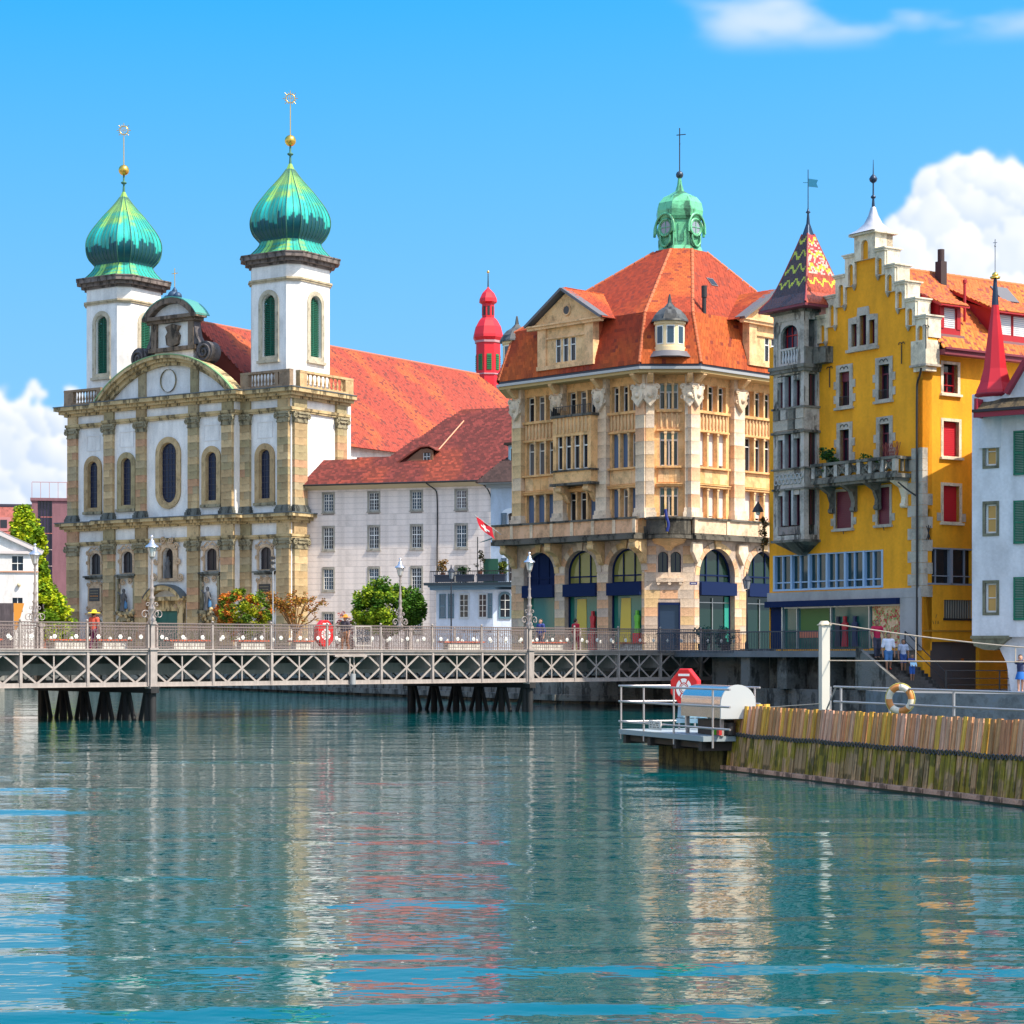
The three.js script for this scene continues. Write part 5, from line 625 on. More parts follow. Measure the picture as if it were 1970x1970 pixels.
{
  const P = building('corner_palace', 'golden sandstone corner building with red hipped roof and green copper clock lantern', 'building', 1239, 126, 45.5, GY);
  const FL = { at: [0, 0, 0], turn: 0 }, FC = { at: [0, 0, 0], turn: Math.PI / 4 }, FR = { at: [2.1, 0, -2.1], turn: Math.PI / 2 }, FX = { at: [-13.3, 0, -2.1], turn: -Math.PI / 4 };
  const pp = (f, name, geo, mat, o = {}) => part(name, geo, mat, P, { ...o, at: [...f.at], turn: f.turn });
  const bays = { L: [[-10.25, -7.55], [-6.65, -4.0], [-2.98, -0.7]], R: [[0.6, 3.4], [5.0, 7.8], [9.3, 11.7]] }, floors = [[11.1, 12.85], [14.1, 16.15], [17.45, 19.0]];
  const lights = (a, b) => { const w = (b - a) / 3; return [0, 1, 2].map(k => [a + w * k + 0.07, a + w * (k + 1) - 0.07]); };
  // upper walls with window openings, set back behind the pilasters
  const upper = (f, x0, x1, list, holesX) => { const holes = []; for (const [a, b] of list) for (const fl of floors) for (const [p, q] of holesX ? [holesX] : lights(a, b)) holes.push(rectHole(p, q, fl[0], fl[1])); return pp(f, 'upper_wall', [ext(shapeOf([[x0, 9.7], [x1, 9.7], [x1, 19.6], [x0, 19.6]], holes), -0.75, -0.35)], goldStone[0]); };
  upper(FL, -11.2, 0.15, bays.L); upper(FC, -0.1, 3.07, [[0.9, 2.1]], [0.95, 2.05]); upper(FR, -0.15, 12, bays.R); pp(FX, 'upper_wall', [bx(0, 2.97, GY, 19.6, -0.7, -0.3)], goldStone[1]);
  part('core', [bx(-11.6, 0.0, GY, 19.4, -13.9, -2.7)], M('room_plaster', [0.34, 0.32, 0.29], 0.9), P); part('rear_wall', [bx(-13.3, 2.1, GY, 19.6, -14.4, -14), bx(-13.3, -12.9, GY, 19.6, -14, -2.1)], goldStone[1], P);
  // a light: white casement with pane, optional blind
  const lt = (f, a, b, y0, y1, kind) => { const w = pp(f, 'window', [bx(a, a + 0.05, y0, y1, -0.66, -0.6), bx(b - 0.05, b, y0, y1, -0.66, -0.6), bx(a, b, y0, y0 + 0.06, -0.66, -0.6), bx(a, b, y1 - 0.06, y1, -0.66, -0.6), bx(a, b, lerp(y0, y1, 0.72), lerp(y0, y1, 0.72) + 0.06, -0.66, -0.59)], mullW); part('pane', bx(a, b, y0, y1, -0.72, -0.68), kind === 'g' ? greenGlass : pick([glassDark, glassDark, M('glass_curtain', [0.14, 0.14, 0.15], 0.08)]), w); if (kind === 'b') part('blind', bx(a, b, y0, y1, -0.6, -0.57), blindBlue, w); if (kind === 'p') part('blind', bx(a, b, y0 + rr(0.05, 0.2), y1, -0.6, -0.57), blindPink, w); return w; };
  const kinds = { L: [['bbb', 'wcb', 'bcb'], ['ccc', 'ccc', 'bbc'], ['ccc', 'ccc', 'ccc']], R: [['ppp', 'ppp', 'ppp'], ['ppp', 'ccc', 'ppp'], ['ggg', 'ggg', 'ggg']] };
  for (const [k, f] of [['L', FL], ['R', FR]]) bays[k].forEach(([a, b], i) => floors.forEach(([y0, y1], j) => { if (k === 'L' && i === 1 && j === 1) return; lights(a, b).forEach(([p, q], m) => lt(f, p, q, y0, y1, kinds[k][j][i][m])); }));
  for (const [y0, y1] of floors) { const a = 0.95, b = 2.05, w = pp(FC, 'window', [bx(a, a + 0.06, y0, y1, -0.6, -0.52), bx(b - 0.06, b, y0, y1, -0.6, -0.52), bx(a, b, y0, y0 + 0.07, -0.6, -0.52), bx(a, b, y1 - 0.07, y1, -0.6, -0.52), bx(1.45, 1.55, y0, y1 - 0.5, -0.6, -0.5), bx(a, b, y1 - 0.56, y1 - 0.46, -0.6, -0.5)], mullW); for (const s of [0, 1]) part('pane', bx(a + s * 0.55, a + 0.55 + s * 0.55, y0, y1 - 0.5, -0.66, -0.62), greenGlass, w); part('pane', bx(a, b, y1 - 0.5, y1, -0.66, -0.62), M('pane_pale_green', [0.12, 0.24, 0.2], 0.1), w); }
  // bay trim: sills, spandrels with small balusters, hood mouldings
  const trim = (f, a, b) => {
    for (const g of [bx(a - 0.12, b + 0.12, 17.28, 17.44, -0.35, -0.12), bx(a - 0.12, b + 0.12, 13.98, 14.1, -0.35, -0.12), bx(a - 0.1, b + 0.1, 16.17, 16.28, -0.35, -0.18), merge([bx(a - 0.12, b + 0.12, 12.87, 13.0, -0.35, -0.14), bx(a - 0.12, b + 0.12, 13.0, 13.06, -0.35, -0.08)])]) pp(f, 'sill_course', [g], goldStone[3]);
    const s = pp(f, 'spandrel', [bx(a, b, 16.28, 17.28, -0.35, -0.3)], goldStone[2]); const n = Math.round((b - a) / 0.3), g = []; for (let k = 0; k < n; k++) g.push(lathe([[0.06, 16.36], [0.09, 16.7], [0.05, 17.0], [0.08, 17.25]], 6, lerp(a, b, (k + 0.5) / n), -0.26)); part('spandrel_baluster', g, goldStone[1], s, { kind: 'stuff' });
    for (const [y0, y1] of [[13.12, 13.95]]) for (let k = 0; k < 4; k++) pp(f, 'spandrel_block', bx(lerp(a, b, k / 4) + 0.006, lerp(a, b, (k + 1) / 4) - 0.006, y0, y1, -0.352, -0.29 + rr(-0.01, 0.01)), pick(goldStone));
    for (const [p, q] of lights(a, b).slice(0, 2)) for (const [y0, y1] of floors) pp(f, 'window_post', [bx(q + 0.005, q + 0.135, y0, y1, -0.35, -0.24), bx(q - 0.02, q + 0.16, y1 - 0.14, y1, -0.35, -0.2)], goldStone[1]);
  };
  for (const [a, b] of bays.L) trim(FL, a, b); for (const [a, b] of bays.R) trim(FR, a, b); trim(FC, 0.85, 2.15);
  // giant pilasters of stacked blocks with carved masks
  const pil = (f, x, w, mats) => {
    const b = pp(f, 'giant_pilaster', [bx(x - w / 2 - 0.12, x + w / 2 + 0.12, 11.0, 11.35, -0.35, 0.14), bx(x - w / 2 - 0.06, x + w / 2 + 0.06, 11.35, 11.6, -0.35, 0.08)], paleStone), n = 8, h = (17.9 - 11.6) / n;
    for (let k = 0; k < n; k++) part('block', sbox(w, h - 0.012, 0.36), pick(mats), b, { at: [x, 11.6 + (k + 0.5) * h, -0.17 + rr(-0.004, 0.004)] });
    part('mask_capital', [bx(x - w / 2, x + w / 2, 17.9, 19.5, -0.35, 0.0), ext(shapeOf([[x - 0.3, 17.95], [x, 17.6], [x + 0.3, 17.95], [x + 0.42, 18.5], [x + 0.28, 18.75], [x - 0.28, 18.75], [x - 0.42, 18.5]]), 0, 0.2, { bevelEnabled: true, bevelSize: 0.05, bevelThickness: 0.06, bevelSegments: 2 }), ball(0.2, x, 18.25, 0.22, 8), spiral(x - 0.4, 18.72, 0.2, 0.18, 1.6, 1, 0, 0.06), spiral(x + 0.4, 18.72, 0.2, 0.18, 1.6, -1, 3.14, 0.06), spiral(x - 0.42, 18.15, 0.15, 0.13, 1.4, -1, 0, 0.05), spiral(x + 0.42, 18.15, 0.15, 0.13, 1.4, 1, 3.14, 0.05)], pick([paleStone, pilPale]), b);
    part('eaves_bracket', [ext(shapeOf([[0, 18.95], [0.25, 19.0], [0.75, 19.4], [0.75, 19.55], [0, 19.55]]), -0.16, 0.16).rotateY(-Math.PI / 2).translate(x, 0, 0)].map(planarUV), goldStone[1], b);
  };
  const warm = [goldStone[0], goldStone[1], pilPale, ashlarG[3]], pale = [pilPale, ashlarG[3], pilPale, ashlarG[5], paleStone];
  pil(FL, -10.72, 0.75, [goldStone[1], goldStone[1], ashlarG[2], pilPale]); pil(FL, -7.1, 0.82, warm); pil(FL, -3.5, 0.85, pale); pil(FL, -0.32, 0.72, pale); pil(FC, 0.36, 0.5, warm); pil(FC, 2.68, 0.5, pale); pil(FR, 0.12, 0.8, pale); pil(FR, 4.2, 1.0, pale); pil(FR, 8.55, 1.0, pale);
  // oriel of the middle bay
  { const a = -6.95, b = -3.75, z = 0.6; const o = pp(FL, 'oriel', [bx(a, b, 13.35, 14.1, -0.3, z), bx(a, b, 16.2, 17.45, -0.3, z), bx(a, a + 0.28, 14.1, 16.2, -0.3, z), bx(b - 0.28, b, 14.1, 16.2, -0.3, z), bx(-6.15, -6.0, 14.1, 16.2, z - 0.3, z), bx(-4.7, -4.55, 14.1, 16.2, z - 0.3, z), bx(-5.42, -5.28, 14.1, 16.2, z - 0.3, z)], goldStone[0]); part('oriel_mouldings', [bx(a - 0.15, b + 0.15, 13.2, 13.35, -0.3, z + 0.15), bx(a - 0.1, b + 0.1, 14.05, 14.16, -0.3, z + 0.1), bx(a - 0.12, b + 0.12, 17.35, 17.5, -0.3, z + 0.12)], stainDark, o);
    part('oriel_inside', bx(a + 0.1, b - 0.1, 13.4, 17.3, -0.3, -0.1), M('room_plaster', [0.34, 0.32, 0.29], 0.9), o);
    for (const [p, q] of [[-6.67, -6.15], [-6.0, -5.42], [-5.28, -4.7], [-4.55, -4.03]]) { const w = part('window', [bx(p, p + 0.06, 14.16, 16.2, z - 0.24, z - 0.18), bx(q - 0.06, q, 14.16, 16.2, z - 0.24, z - 0.18), bx(p, q, 15.55, 15.63, z - 0.24, z - 0.18), bx(p, q, 14.16, 14.24, z - 0.24, z - 0.18)], mullW, o); part('pane', bx(p, q, 14.16, 16.2, z - 0.29, z - 0.26), glassDark, o); }
    const g = []; for (let k = 0; k < 9; k++) g.push(lathe([[0.06, 16.4], [0.09, 16.75], [0.05, 17.05], [0.08, 17.3]], 6, lerp(a + 0.2, b - 0.2, (k + 0.5) / 9), z + 0.03)); part('spandrel_baluster', g, goldStone[1], o, { kind: 'stuff' });
    const r = [bx(a, b, 18.0, 18.04, z, z + 0.04), bx(a, a + 0.03, 17.5, 18, -0.2, z)]; for (let k = 0; k <= 20; k++) r.push(bx(lerp(a, b, k / 20) - 0.01, lerp(a, b, k / 20) + 0.01, 17.5, 18, z, z + 0.03)); part('balcony_rail', r, blackIron, o, { kind: 'stuff' });
    for (const x of [-6.5, -4.2]) part('console', [ext(shapeOf([[-0.3, 12.2], [-0.1, 12.35], [0.1, 12.7], [0.55, 12.9], [0.6, 13.2], [-0.3, 13.2]]), -0.2, 0.2).rotateY(-Math.PI / 2).translate(x, 0, 0), fin(new THREE.CylinderGeometry(0.2, 0.2, 0.46, 12).rotateZ(Math.PI / 2).translate(x, 12.98, 0.45))].map(planarUV), goldStone[1], o); }
  // ground storey: arches, piers of ashlar, shop fronts
  const arcs = { L: [[-10.1, -7.4], [-6.55, -3.82], [-2.9, -0.2]], R: [[0.46, 3.75], [4.95, 8.2], [9.3, 11.6]] };
  const ground = (f, x0, x1, A) => {
    pp(f, 'ground_wall', [ext(shapeOf([[x0, GY], [x1, GY], [x1, 9.75], [x0, 9.75]], A.map(([a, b]) => archHole(a, b, GY + 0.01, 9.25, (b - a) / 2, 14))), -0.75, -0.03)], ashlarG[4]);
    const edges = [[x0, A[0][0]], ...A.slice(1).map((q, i) => [A[i][1], q[0]]), [A[A.length - 1][1], x1]]; const hh = 0.52;
    for (const [a, b] of edges) for (let k = 0; k < 9; k++) { const y = GY + k * hh, w = b - a; if (w < 0.15) continue; const two = w > 1.2 || (k % 2 && w > 0.7); const cut = two ? [a, lerp(a, b, rr(0.35, 0.65)), b] : [a, b]; for (let m = 0; m + 1 < cut.length; m++) pp2(f, 'block', cut[m], cut[m + 1], y, y + hh); }
    for (const [a, b] of A) { const cx = (a + b) / 2, r = (b - a) / 2, cy = 9.25 - r, n = 11; for (let k = 0; k < n; k++) { const t0 = Math.PI * k / n + 0.008, t1 = Math.PI * (k + 1) / n - 0.008, ro = r + (k === 5 ? 0.5 : 0.36); const s = []; for (let i = 0; i <= 3; i++) { const t = lerp(t0, t1, i / 3); s.push([cx + ro * Math.cos(t), cy + ro * Math.sin(t)]); } for (let i = 3; i >= 0; i--) { const t = lerp(t0, t1, i / 3); s.push([cx + r * Math.cos(t), cy + r * Math.sin(t)]); } pp(f, 'voussoir', [ext(shapeOf(s), -0.4, 0.02 + (k === 5 ? 0.08 : 0))], pick(ashlarG)); } }
  };
  function pp2(f, name, a, b, y0, y1) { const m = part(name, sbox(b - a - 0.012, y1 - y0 - 0.012, 0.42), pick(ashlarG), P); const lx = (a + b) / 2, lz = -0.21 + rr(-0.005, 0.005); m.position.set(f.at[0] + lx * Math.cos(f.turn) + lz * Math.sin(f.turn), (y0 + y1) / 2 - GY, f.at[2] - lx * Math.sin(f.turn) + lz * Math.cos(f.turn)); m.rotation.y = f.turn; }
  ground(FL, -11.2, 0.0, arcs.L); ground(FR, 0.0, 12, arcs.R);
  { // chamfer ground storey
    pp(FC, 'ground_wall', [ext(shapeOf([[0.0, GY], [2.97, GY], [2.97, 9.75], [0.0, 9.75]], [rectHole(0.84, 2.14, GY + 0.01, 6.0), archHole(0.83, 1.43, 7.47, 9.0, 0.3), archHole(1.57, 2.2, 7.47, 9.0, 0.3)]), -0.75, -0.03)], ashlarG[4]);
    for (let k = 0; k < 12; k++) { const y = GY + k * 0.52; for (const [a, b] of y < 5.9 ? [[0.02, 0.84], [2.14, 2.95]] : y < 7.3 ? [[0.02, 0.95], [0.95, 2.0], [2.0, 2.95]] : [[0.02, 0.72], [2.3, 2.95]]) pp2(FC, 'block', a, b, y, y + 0.52); }
    const w = pp(FC, 'window', [bx(1.43, 1.57, 7.47, 9.3, -0.4, 0.02), bx(0.7, 2.33, 7.2, 7.45, -0.2, 0.22), ...[0.85, 1.5, 2.15].map(x => fin(new THREE.CylinderGeometry(0.1, 0.1, 0.2, 8).rotateX(Math.PI / 2).translate(x, 7.12, 0.1)))], ashlarG[3]); for (const [a, b] of [[0.83, 1.43], [1.57, 2.2]]) { part('pane', ext(archShape(a, b, 7.47, 9.0, 0.3), -0.45, -0.42), greenGlass, w); part('casement', [bx((a + b) / 2 - 0.02, (a + b) / 2 + 0.02, 7.47, 8.95, -0.41, -0.38), bx(a, a + 0.06, 7.47, 8.8, -0.41, -0.37), bx(b - 0.06, b, 7.47, 8.8, -0.41, -0.37), bx(a, b, 7.47, 7.53, -0.412, -0.37)], navy, w); }
    const d = pp(FC, 'shop_window', [bx(0.84, 0.92, GY, 6.0, -0.2, 0.03), bx(2.06, 2.14, GY, 6.0, -0.2, 0.03), bx(0.84, 2.14, 5.85, 6.0, -0.2, 0.03)], navy); part('pane', bx(0.9, 2.08, GY, 5.9, -0.16, -0.12), M('shop_glass_navy', [0.02, 0.035, 0.07], 0.04), d);
    const sg = thing('street_sign', 'small dark blue street name plate on the palace ground storey', 'sign', atPix(1334, 124.9, 7.0), -1.0 * Math.PI / 180); part('plate', bx(-0.22, 0.22, 0, 0.16, 0, 0.03), M('plate_blue', [0.01, 0.015, 0.16], 0.4), sg); part('lettering', [-0.14, -0.08, -0.02, 0.05, 0.11].map(x => bx(x, x + 0.035, 0.05, 0.11, 0.03, 0.035)), whitePaint, sg);
  }
  // shop fronts inside the arches
  const front = (f, a, b, kind) => {
    const cx = (a + b) / 2, r = (b - a) / 2, z = -0.42, s = pp(f, 'shop_front', [bx(a, b, 6.45, 7.2, -0.35, 0.18), bx(a, a + 0.1, GY, 6.45, z - 0.06, z + 0.06), bx(b - 0.1, b, GY, 6.45, z - 0.06, z + 0.06)], navy);
    const fan = []; for (const k of [0.33, 0.67]) fan.push(bx(lerp(a, b, k) - 0.035, lerp(a, b, k) + 0.035, 7.2, 9.0, z - 0.04, z + 0.04)); fan.push(bx(a, b, 7.62, 7.7, z - 0.03, z + 0.03), ext(shapeOf(archPts(a, b, 7.2, 9.25, r, 14), [archHole(a + 0.1, b - 0.1, 7.28, 9.15, r - 0.1, 14)]), z - 0.05, z + 0.05)); part('fanlight_bars', fan, navy, s);
    const cuts = [a + 0.1, lerp(a, b, 0.33), lerp(a, b, 0.67), b - 0.1], ht = x => 9.25 - r + Math.sqrt(Math.max(0, r * r - (x - cx) ** 2)); for (let k = 0; k < 3; k++) { const p = cuts[k], q = cuts[k + 1]; part('pane', ext(shapeOf([[p, 7.2], [q, 7.2], [q, Math.max(7.3, ht(q) - 0.05)], [(p + q) / 2, ht((p + q) / 2) - 0.05], [p, Math.max(7.3, ht(p) - 0.05)]]), z - 0.05, z - 0.03), kind === 0 ? navy : kind === 3 ? greenGlass : M('fan_glass_reflection', [0.22, 0.22, 0.06], 0.05), s); }  // yellow fanlight colour is a painted reflection of sunlit walls
    part('pane', bx(a + 0.1, b - 0.1, GY, 6.45, z - 0.05, z - 0.03), kind === 3 ? greenGlass : shopGreen, s);
    if (kind === 1 || kind === 2) { part('reflection_patch', [ext(shapeOf([[a + 0.5, GY], [a + 1.5, GY], [a + 1.45, 6.3], [a + 0.7, 6.3], [a + 0.62, 4.8]]), z - 0.02, z + 0.0)], shopReflection, s); part('display_figure', [ext(shapeOf([[-0.2, 4.2], [0.2, 4.2], [0.12, 4.75], [0.2, 5.2], [0.07, 5.3], [0.08, 5.55], [-0.08, 5.55], [-0.07, 5.3], [-0.2, 5.2], [-0.12, 4.75]]), 0, 0.16).translate(b - 0.6, 0, z + 0.05)], kind === 1 ? M('display_red', [0.5, 0.02, 0.03], 0.5) : M('display_green', [0.12, 0.45, 0.04], 0.5), s); part('display_stand', bx(b - 0.85, b - 0.35, GY, 4.2, z, z + 0.3), M('display_red', [0.5, 0.02, 0.03], 0.5), s); }  // yellow patch paints the sunlit houses mirrored in the shop glass
    if (kind === 3) { part('door_rail', [bx(cx - 0.03, cx + 0.03, GY, 6.3, z, z + 0.05), bx(a + 0.1, b - 0.1, 6.0, 6.05, z, z + 0.04)], M('steel', [0.4, 0.42, 0.42], 0.3, { metalness: 0.7 }), s); part('teal_strip', bx(b - 0.5, b - 0.12, GY, 6.4, z, z + 0.03), M('teal_panel', [0.03, 0.30, 0.24], 0.4), s); }
  };
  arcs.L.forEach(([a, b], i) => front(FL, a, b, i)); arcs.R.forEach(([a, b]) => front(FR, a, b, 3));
  // balcony, parapet, consoles
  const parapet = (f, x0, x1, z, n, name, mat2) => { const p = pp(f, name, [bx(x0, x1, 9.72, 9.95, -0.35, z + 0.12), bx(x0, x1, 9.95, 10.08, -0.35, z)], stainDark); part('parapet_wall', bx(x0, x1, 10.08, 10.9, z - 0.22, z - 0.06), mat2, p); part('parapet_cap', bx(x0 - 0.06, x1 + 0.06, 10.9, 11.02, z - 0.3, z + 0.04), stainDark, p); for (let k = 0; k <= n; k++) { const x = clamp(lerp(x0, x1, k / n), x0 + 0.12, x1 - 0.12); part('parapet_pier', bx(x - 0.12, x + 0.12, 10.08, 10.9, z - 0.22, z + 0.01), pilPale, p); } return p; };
  const bal = parapet(FL, -11.75, 0.35, 1.15, 7, 'balcony', ashlarG[5]); for (const x of [-10.9, -7.0, -3.4, 0.0]) part('console', [ext(shapeOf([[0, 8.3], [0.2, 8.45], [0.35, 8.9], [0.95, 9.25], [1.1, 9.7], [0, 9.7]]), -0.22, 0.22).rotateY(-Math.PI / 2).translate(x, 0, 0), fin(new THREE.CylinderGeometry(0.24, 0.24, 0.52, 12).rotateZ(Math.PI / 2).translate(x, 9.38, 0.85)), ball(0.16, x, 8.5, 0.2, 8)].map(planarUV), ashlarG[2], bal);
  part('balcony_end', bx(-11.75, -11.55, 10.08, 10.9, 0, 0.93), pilPale, bal);
  parapet(FR, -0.3, 12, 0.3, 4, 'parapet', pilPale); for (const x of [0.1, 4.35, 8.7]) pp(FR, 'shield', [ext(shapeOf([[x - 0.38, 9.5], [x - 0.42, 9.0], [x, 8.35], [x + 0.42, 9.0], [x + 0.38, 9.5]]), 0, 0.16, { bevelEnabled: true, bevelSize: 0.05, bevelThickness: 0.05 })], paleStone);
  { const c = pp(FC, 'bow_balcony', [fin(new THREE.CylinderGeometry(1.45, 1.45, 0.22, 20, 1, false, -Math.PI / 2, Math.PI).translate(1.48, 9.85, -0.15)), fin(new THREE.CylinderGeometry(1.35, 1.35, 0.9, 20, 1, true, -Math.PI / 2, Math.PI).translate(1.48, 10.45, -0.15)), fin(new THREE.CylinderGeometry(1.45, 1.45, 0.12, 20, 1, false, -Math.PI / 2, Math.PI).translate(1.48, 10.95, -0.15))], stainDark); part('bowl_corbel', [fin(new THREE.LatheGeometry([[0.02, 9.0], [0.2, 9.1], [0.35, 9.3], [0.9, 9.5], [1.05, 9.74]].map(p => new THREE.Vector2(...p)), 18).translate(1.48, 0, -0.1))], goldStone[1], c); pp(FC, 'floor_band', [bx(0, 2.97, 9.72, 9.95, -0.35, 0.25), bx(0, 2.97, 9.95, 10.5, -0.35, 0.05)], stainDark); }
  // eaves
  const eave = [[-14.2, -2.5], [-11.5, 0.8], [0.35, 0.8], [2.9, -1.75], [2.9, -13.6], [0.4, -16.5], [-11.6, -16.5], [-14.4, -13.6]], knee = [[-13.2, -3.1], [-11.1, -0.2], [-0.1, -0.2], [1.9, -2.2], [1.9, -13.1], [-0.1, -15.4], [-11.1, -15.4], [-13.2, -12.9]], LC = [-4, -7.8];
  const lid = (pts, y0, y1, m, nm) => part(nm, [fin(new THREE.ExtrudeGeometry(shapeOf(pts.map(p => [p[0], -p[1]])), { depth: y1 - y0, bevelEnabled: false }).rotateX(-Math.PI / 2).translate(0, y0, 0))], m, P);
  const off = (pts, d) => pts.map(([x, z]) => { const dx = x + 5.6, dz = z + 7.8; return [x + Math.sign(dx) * d, z + Math.sign(dz) * d]; });
  lid(eave, 19.5, 19.68, M('soffit_ochre', [0.52, 0.36, 0.16], 0.85), 'soffit'); lid(off(eave, 0.12), 19.68, 19.84, M('gutter_zinc', [0.42, 0.42, 0.42], 0.4, { metalness: 0.4 }), 'gutter'); lid(off(eave, -0.02), 19.84, 20.1, M('fascia_slate', [0.035, 0.04, 0.065], 0.55), 'roof_edge');
  // roof slopes
  const tintO = (a, r) => { const o = sstep(0.5, 0.7, a), l = 0.75 + 0.5 * r; return r < 0.05 ? [0.22, 0.03, 0.012] : [lerp(0.31, 0.46, o) * l, lerp(0.036, 0.088, o) * l, lerp(0.008, 0.012, o) * l]; };
  const under = M('roof_under', [0.20, 0.035, 0.02], 0.9), Lr = 1.75, lan = Array.from({ length: 8 }, (_, i) => { const a = [-157.5, -112.5, -67.5, -22.5, 22.5, 67.5, 112.5, 157.5][i] * Math.PI / 180; return [LC[0] + Lr * Math.cos(a), LC[1] - Lr * Math.sin(a)]; });
  const order = [7, 6, 5, 4, 3, 2, 1, 0]; const lanv = [[-1, 0.41], [-0.41, 1], [0.41, 1], [1, 0.41], [1, -0.41], [0.41, -1], [-0.41, -1], [-1, -0.41]].map(([a, b]) => [LC[0] + a * 1.6, LC[1] + b * 1.6]);
  const slopes = []; const p3 = (p, y) => [p[0], y, p[1]];
  for (let i = 0; i < 8; i++) { const j = (i + 1) % 8; slopes.push([p3(eave[i], 20.05), p3(eave[j], 20.05), p3(knee[j], 23.1), p3(knee[i], 23.1)], [p3(knee[i], 23.1), p3(knee[j], 23.1), p3(lanv[j], 28.1), p3(lanv[i], 28.1)]); }
  const roof = part('roof', slopes.flatMap(s => [poly3([s[0], s[1], s[2]]), poly3([s[0], s[2], s[3]])]), under, P);
  slopes.forEach((s, k) => { if ([0, 1, 2, 3, 4, 5, 6, 7].includes(k)) tiles(P, s, tintO, { w: 0.24, rh: 0.22, seed: 20 + k }); });
  for (let i = 0; i < 5; i++) for (const [a, b] of [[p3(eave[i], 20.1), p3(knee[i], 23.15)], [p3(knee[i], 23.15), p3(lanv[i], 28.15)]]) { const n = 14, g = []; for (let k = 0; k < n; k++) { const t0 = k / n, t1 = (k + 0.92) / n; g.push(rod(a.map((q, m) => lerp(q, b[m], t0)), a.map((q, m) => lerp(q, b[m], t1)), 0.11, 6)); } part('hip_tile', g, M('hip_clay', [0.50, 0.13, 0.05], 0.8), roof, { kind: 'stuff' }); }
  // gabled dormers
  const gabled = (f, x0, x1, xp) => {
    const z = 0.72, a = x0 - 0.75, b = x1 + 0.75, d = pp(f, 'gabled_dormer', [ext(shapeOf([[x0, 20.2], [x1, 20.2], [x1, 22.9], [b - 0.15, 23.1], [xp, 24.9], [a + 0.15, 23.1], [x0, 22.9]], [rectHole(xp - 0.85, xp - 0.4, 20.75, 22.15), rectHole(xp - 0.22, xp + 0.22, 20.75, 22.15), rectHole(xp + 0.4, xp + 0.85, 20.75, 22.15)]), z - 0.4, z)], goldStone[1]);
    part('dormer_cheeks', [bx(x0, x0 + 0.3, 20.2, 23.0, z - 4, z - 0.4), bx(x1 - 0.3, x1, 20.2, 23.0, z - 4, z - 0.4), bx(x0 + 0.3, x1 - 0.3, 20.2, 22.9, z - 1.2, z - 0.9)], M('cheek_clay', [0.48, 0.09, 0.03], 0.8, { t: 'stone' }), d);
    part('dormer_mouldings', [bx(a, b, 22.85, 23.02, z, z + 0.3), bx(a - 0.05, b + 0.05, 23.02, 23.12, z, z + 0.4), bx(x0 - 0.05, x1 + 0.05, 20.35, 20.6, z, z + 0.18), bx(x0, x0 + 0.7, 20.6, 22.85, z, z + 0.12), bx(x1 - 0.7, x1, 20.6, 22.85, z, z + 0.12), bx(x0, x1, 22.2, 22.32, z, z + 0.1)], goldStone[2], d);
    part('verge', [bar([a - 0.1, 23.1, z + 0.1], [xp, 25.12, z + 0.1], 0.16, 0.75), bar([xp, 25.12, z + 0.1], [b + 0.1, 23.1, z + 0.1], 0.16, 0.75)], slateM, d);
    for (const dx of [-0.62, 0, 0.62]) { const w = part('window', [bx(xp + dx - 0.22, xp + dx - 0.17, 20.75, 22.15, z - 0.08, z - 0.02), bx(xp + dx + 0.17, xp + dx + 0.22, 20.75, 22.15, z - 0.08, z - 0.02), bx(xp + dx - 0.22, xp + dx + 0.22, 21.7, 21.76, z - 0.08, z - 0.02)], mullW, d); part('pane', bx(xp + dx - 0.24, xp + dx + 0.24, 20.7, 22.2, z - 0.12, z - 0.09), glassDark, d); }
    part('oculus', [torus(0.3, 0.07, xp + 0.1, 23.85, z + 0.02, 6, 18)], goldStone[2], d); part('oculus_pane', fin(new THREE.CylinderGeometry(0.28, 0.28, 0.05, 16).rotateX(Math.PI / 2).translate(xp + 0.1, 23.85, z + 0.02)), glassDark, d);
    const rp = [[[xp, 25.15, z + 0.2], [xp, 25.15, z - 5.2], [b + 0.15, 23.05, z - 3], [b + 0.15, 23.05, z + 0.2]], [[xp, 25.15, z - 5.2], [xp, 25.15, z + 0.2], [a - 0.15, 23.05, z + 0.2], [a - 0.15, 23.05, z - 3]]]; part('dormer_roof', rp.map(poly3), under, d); for (const q of rp) { const im = tiles(d, q.map(p => p), tintO, { w: 0.2, rh: 0.17, seed: 40 }); }
  };
  gabled(FL, -8.05, -3.35, -5.75); gabled(FR, 4.1, 9.0, 6.55);
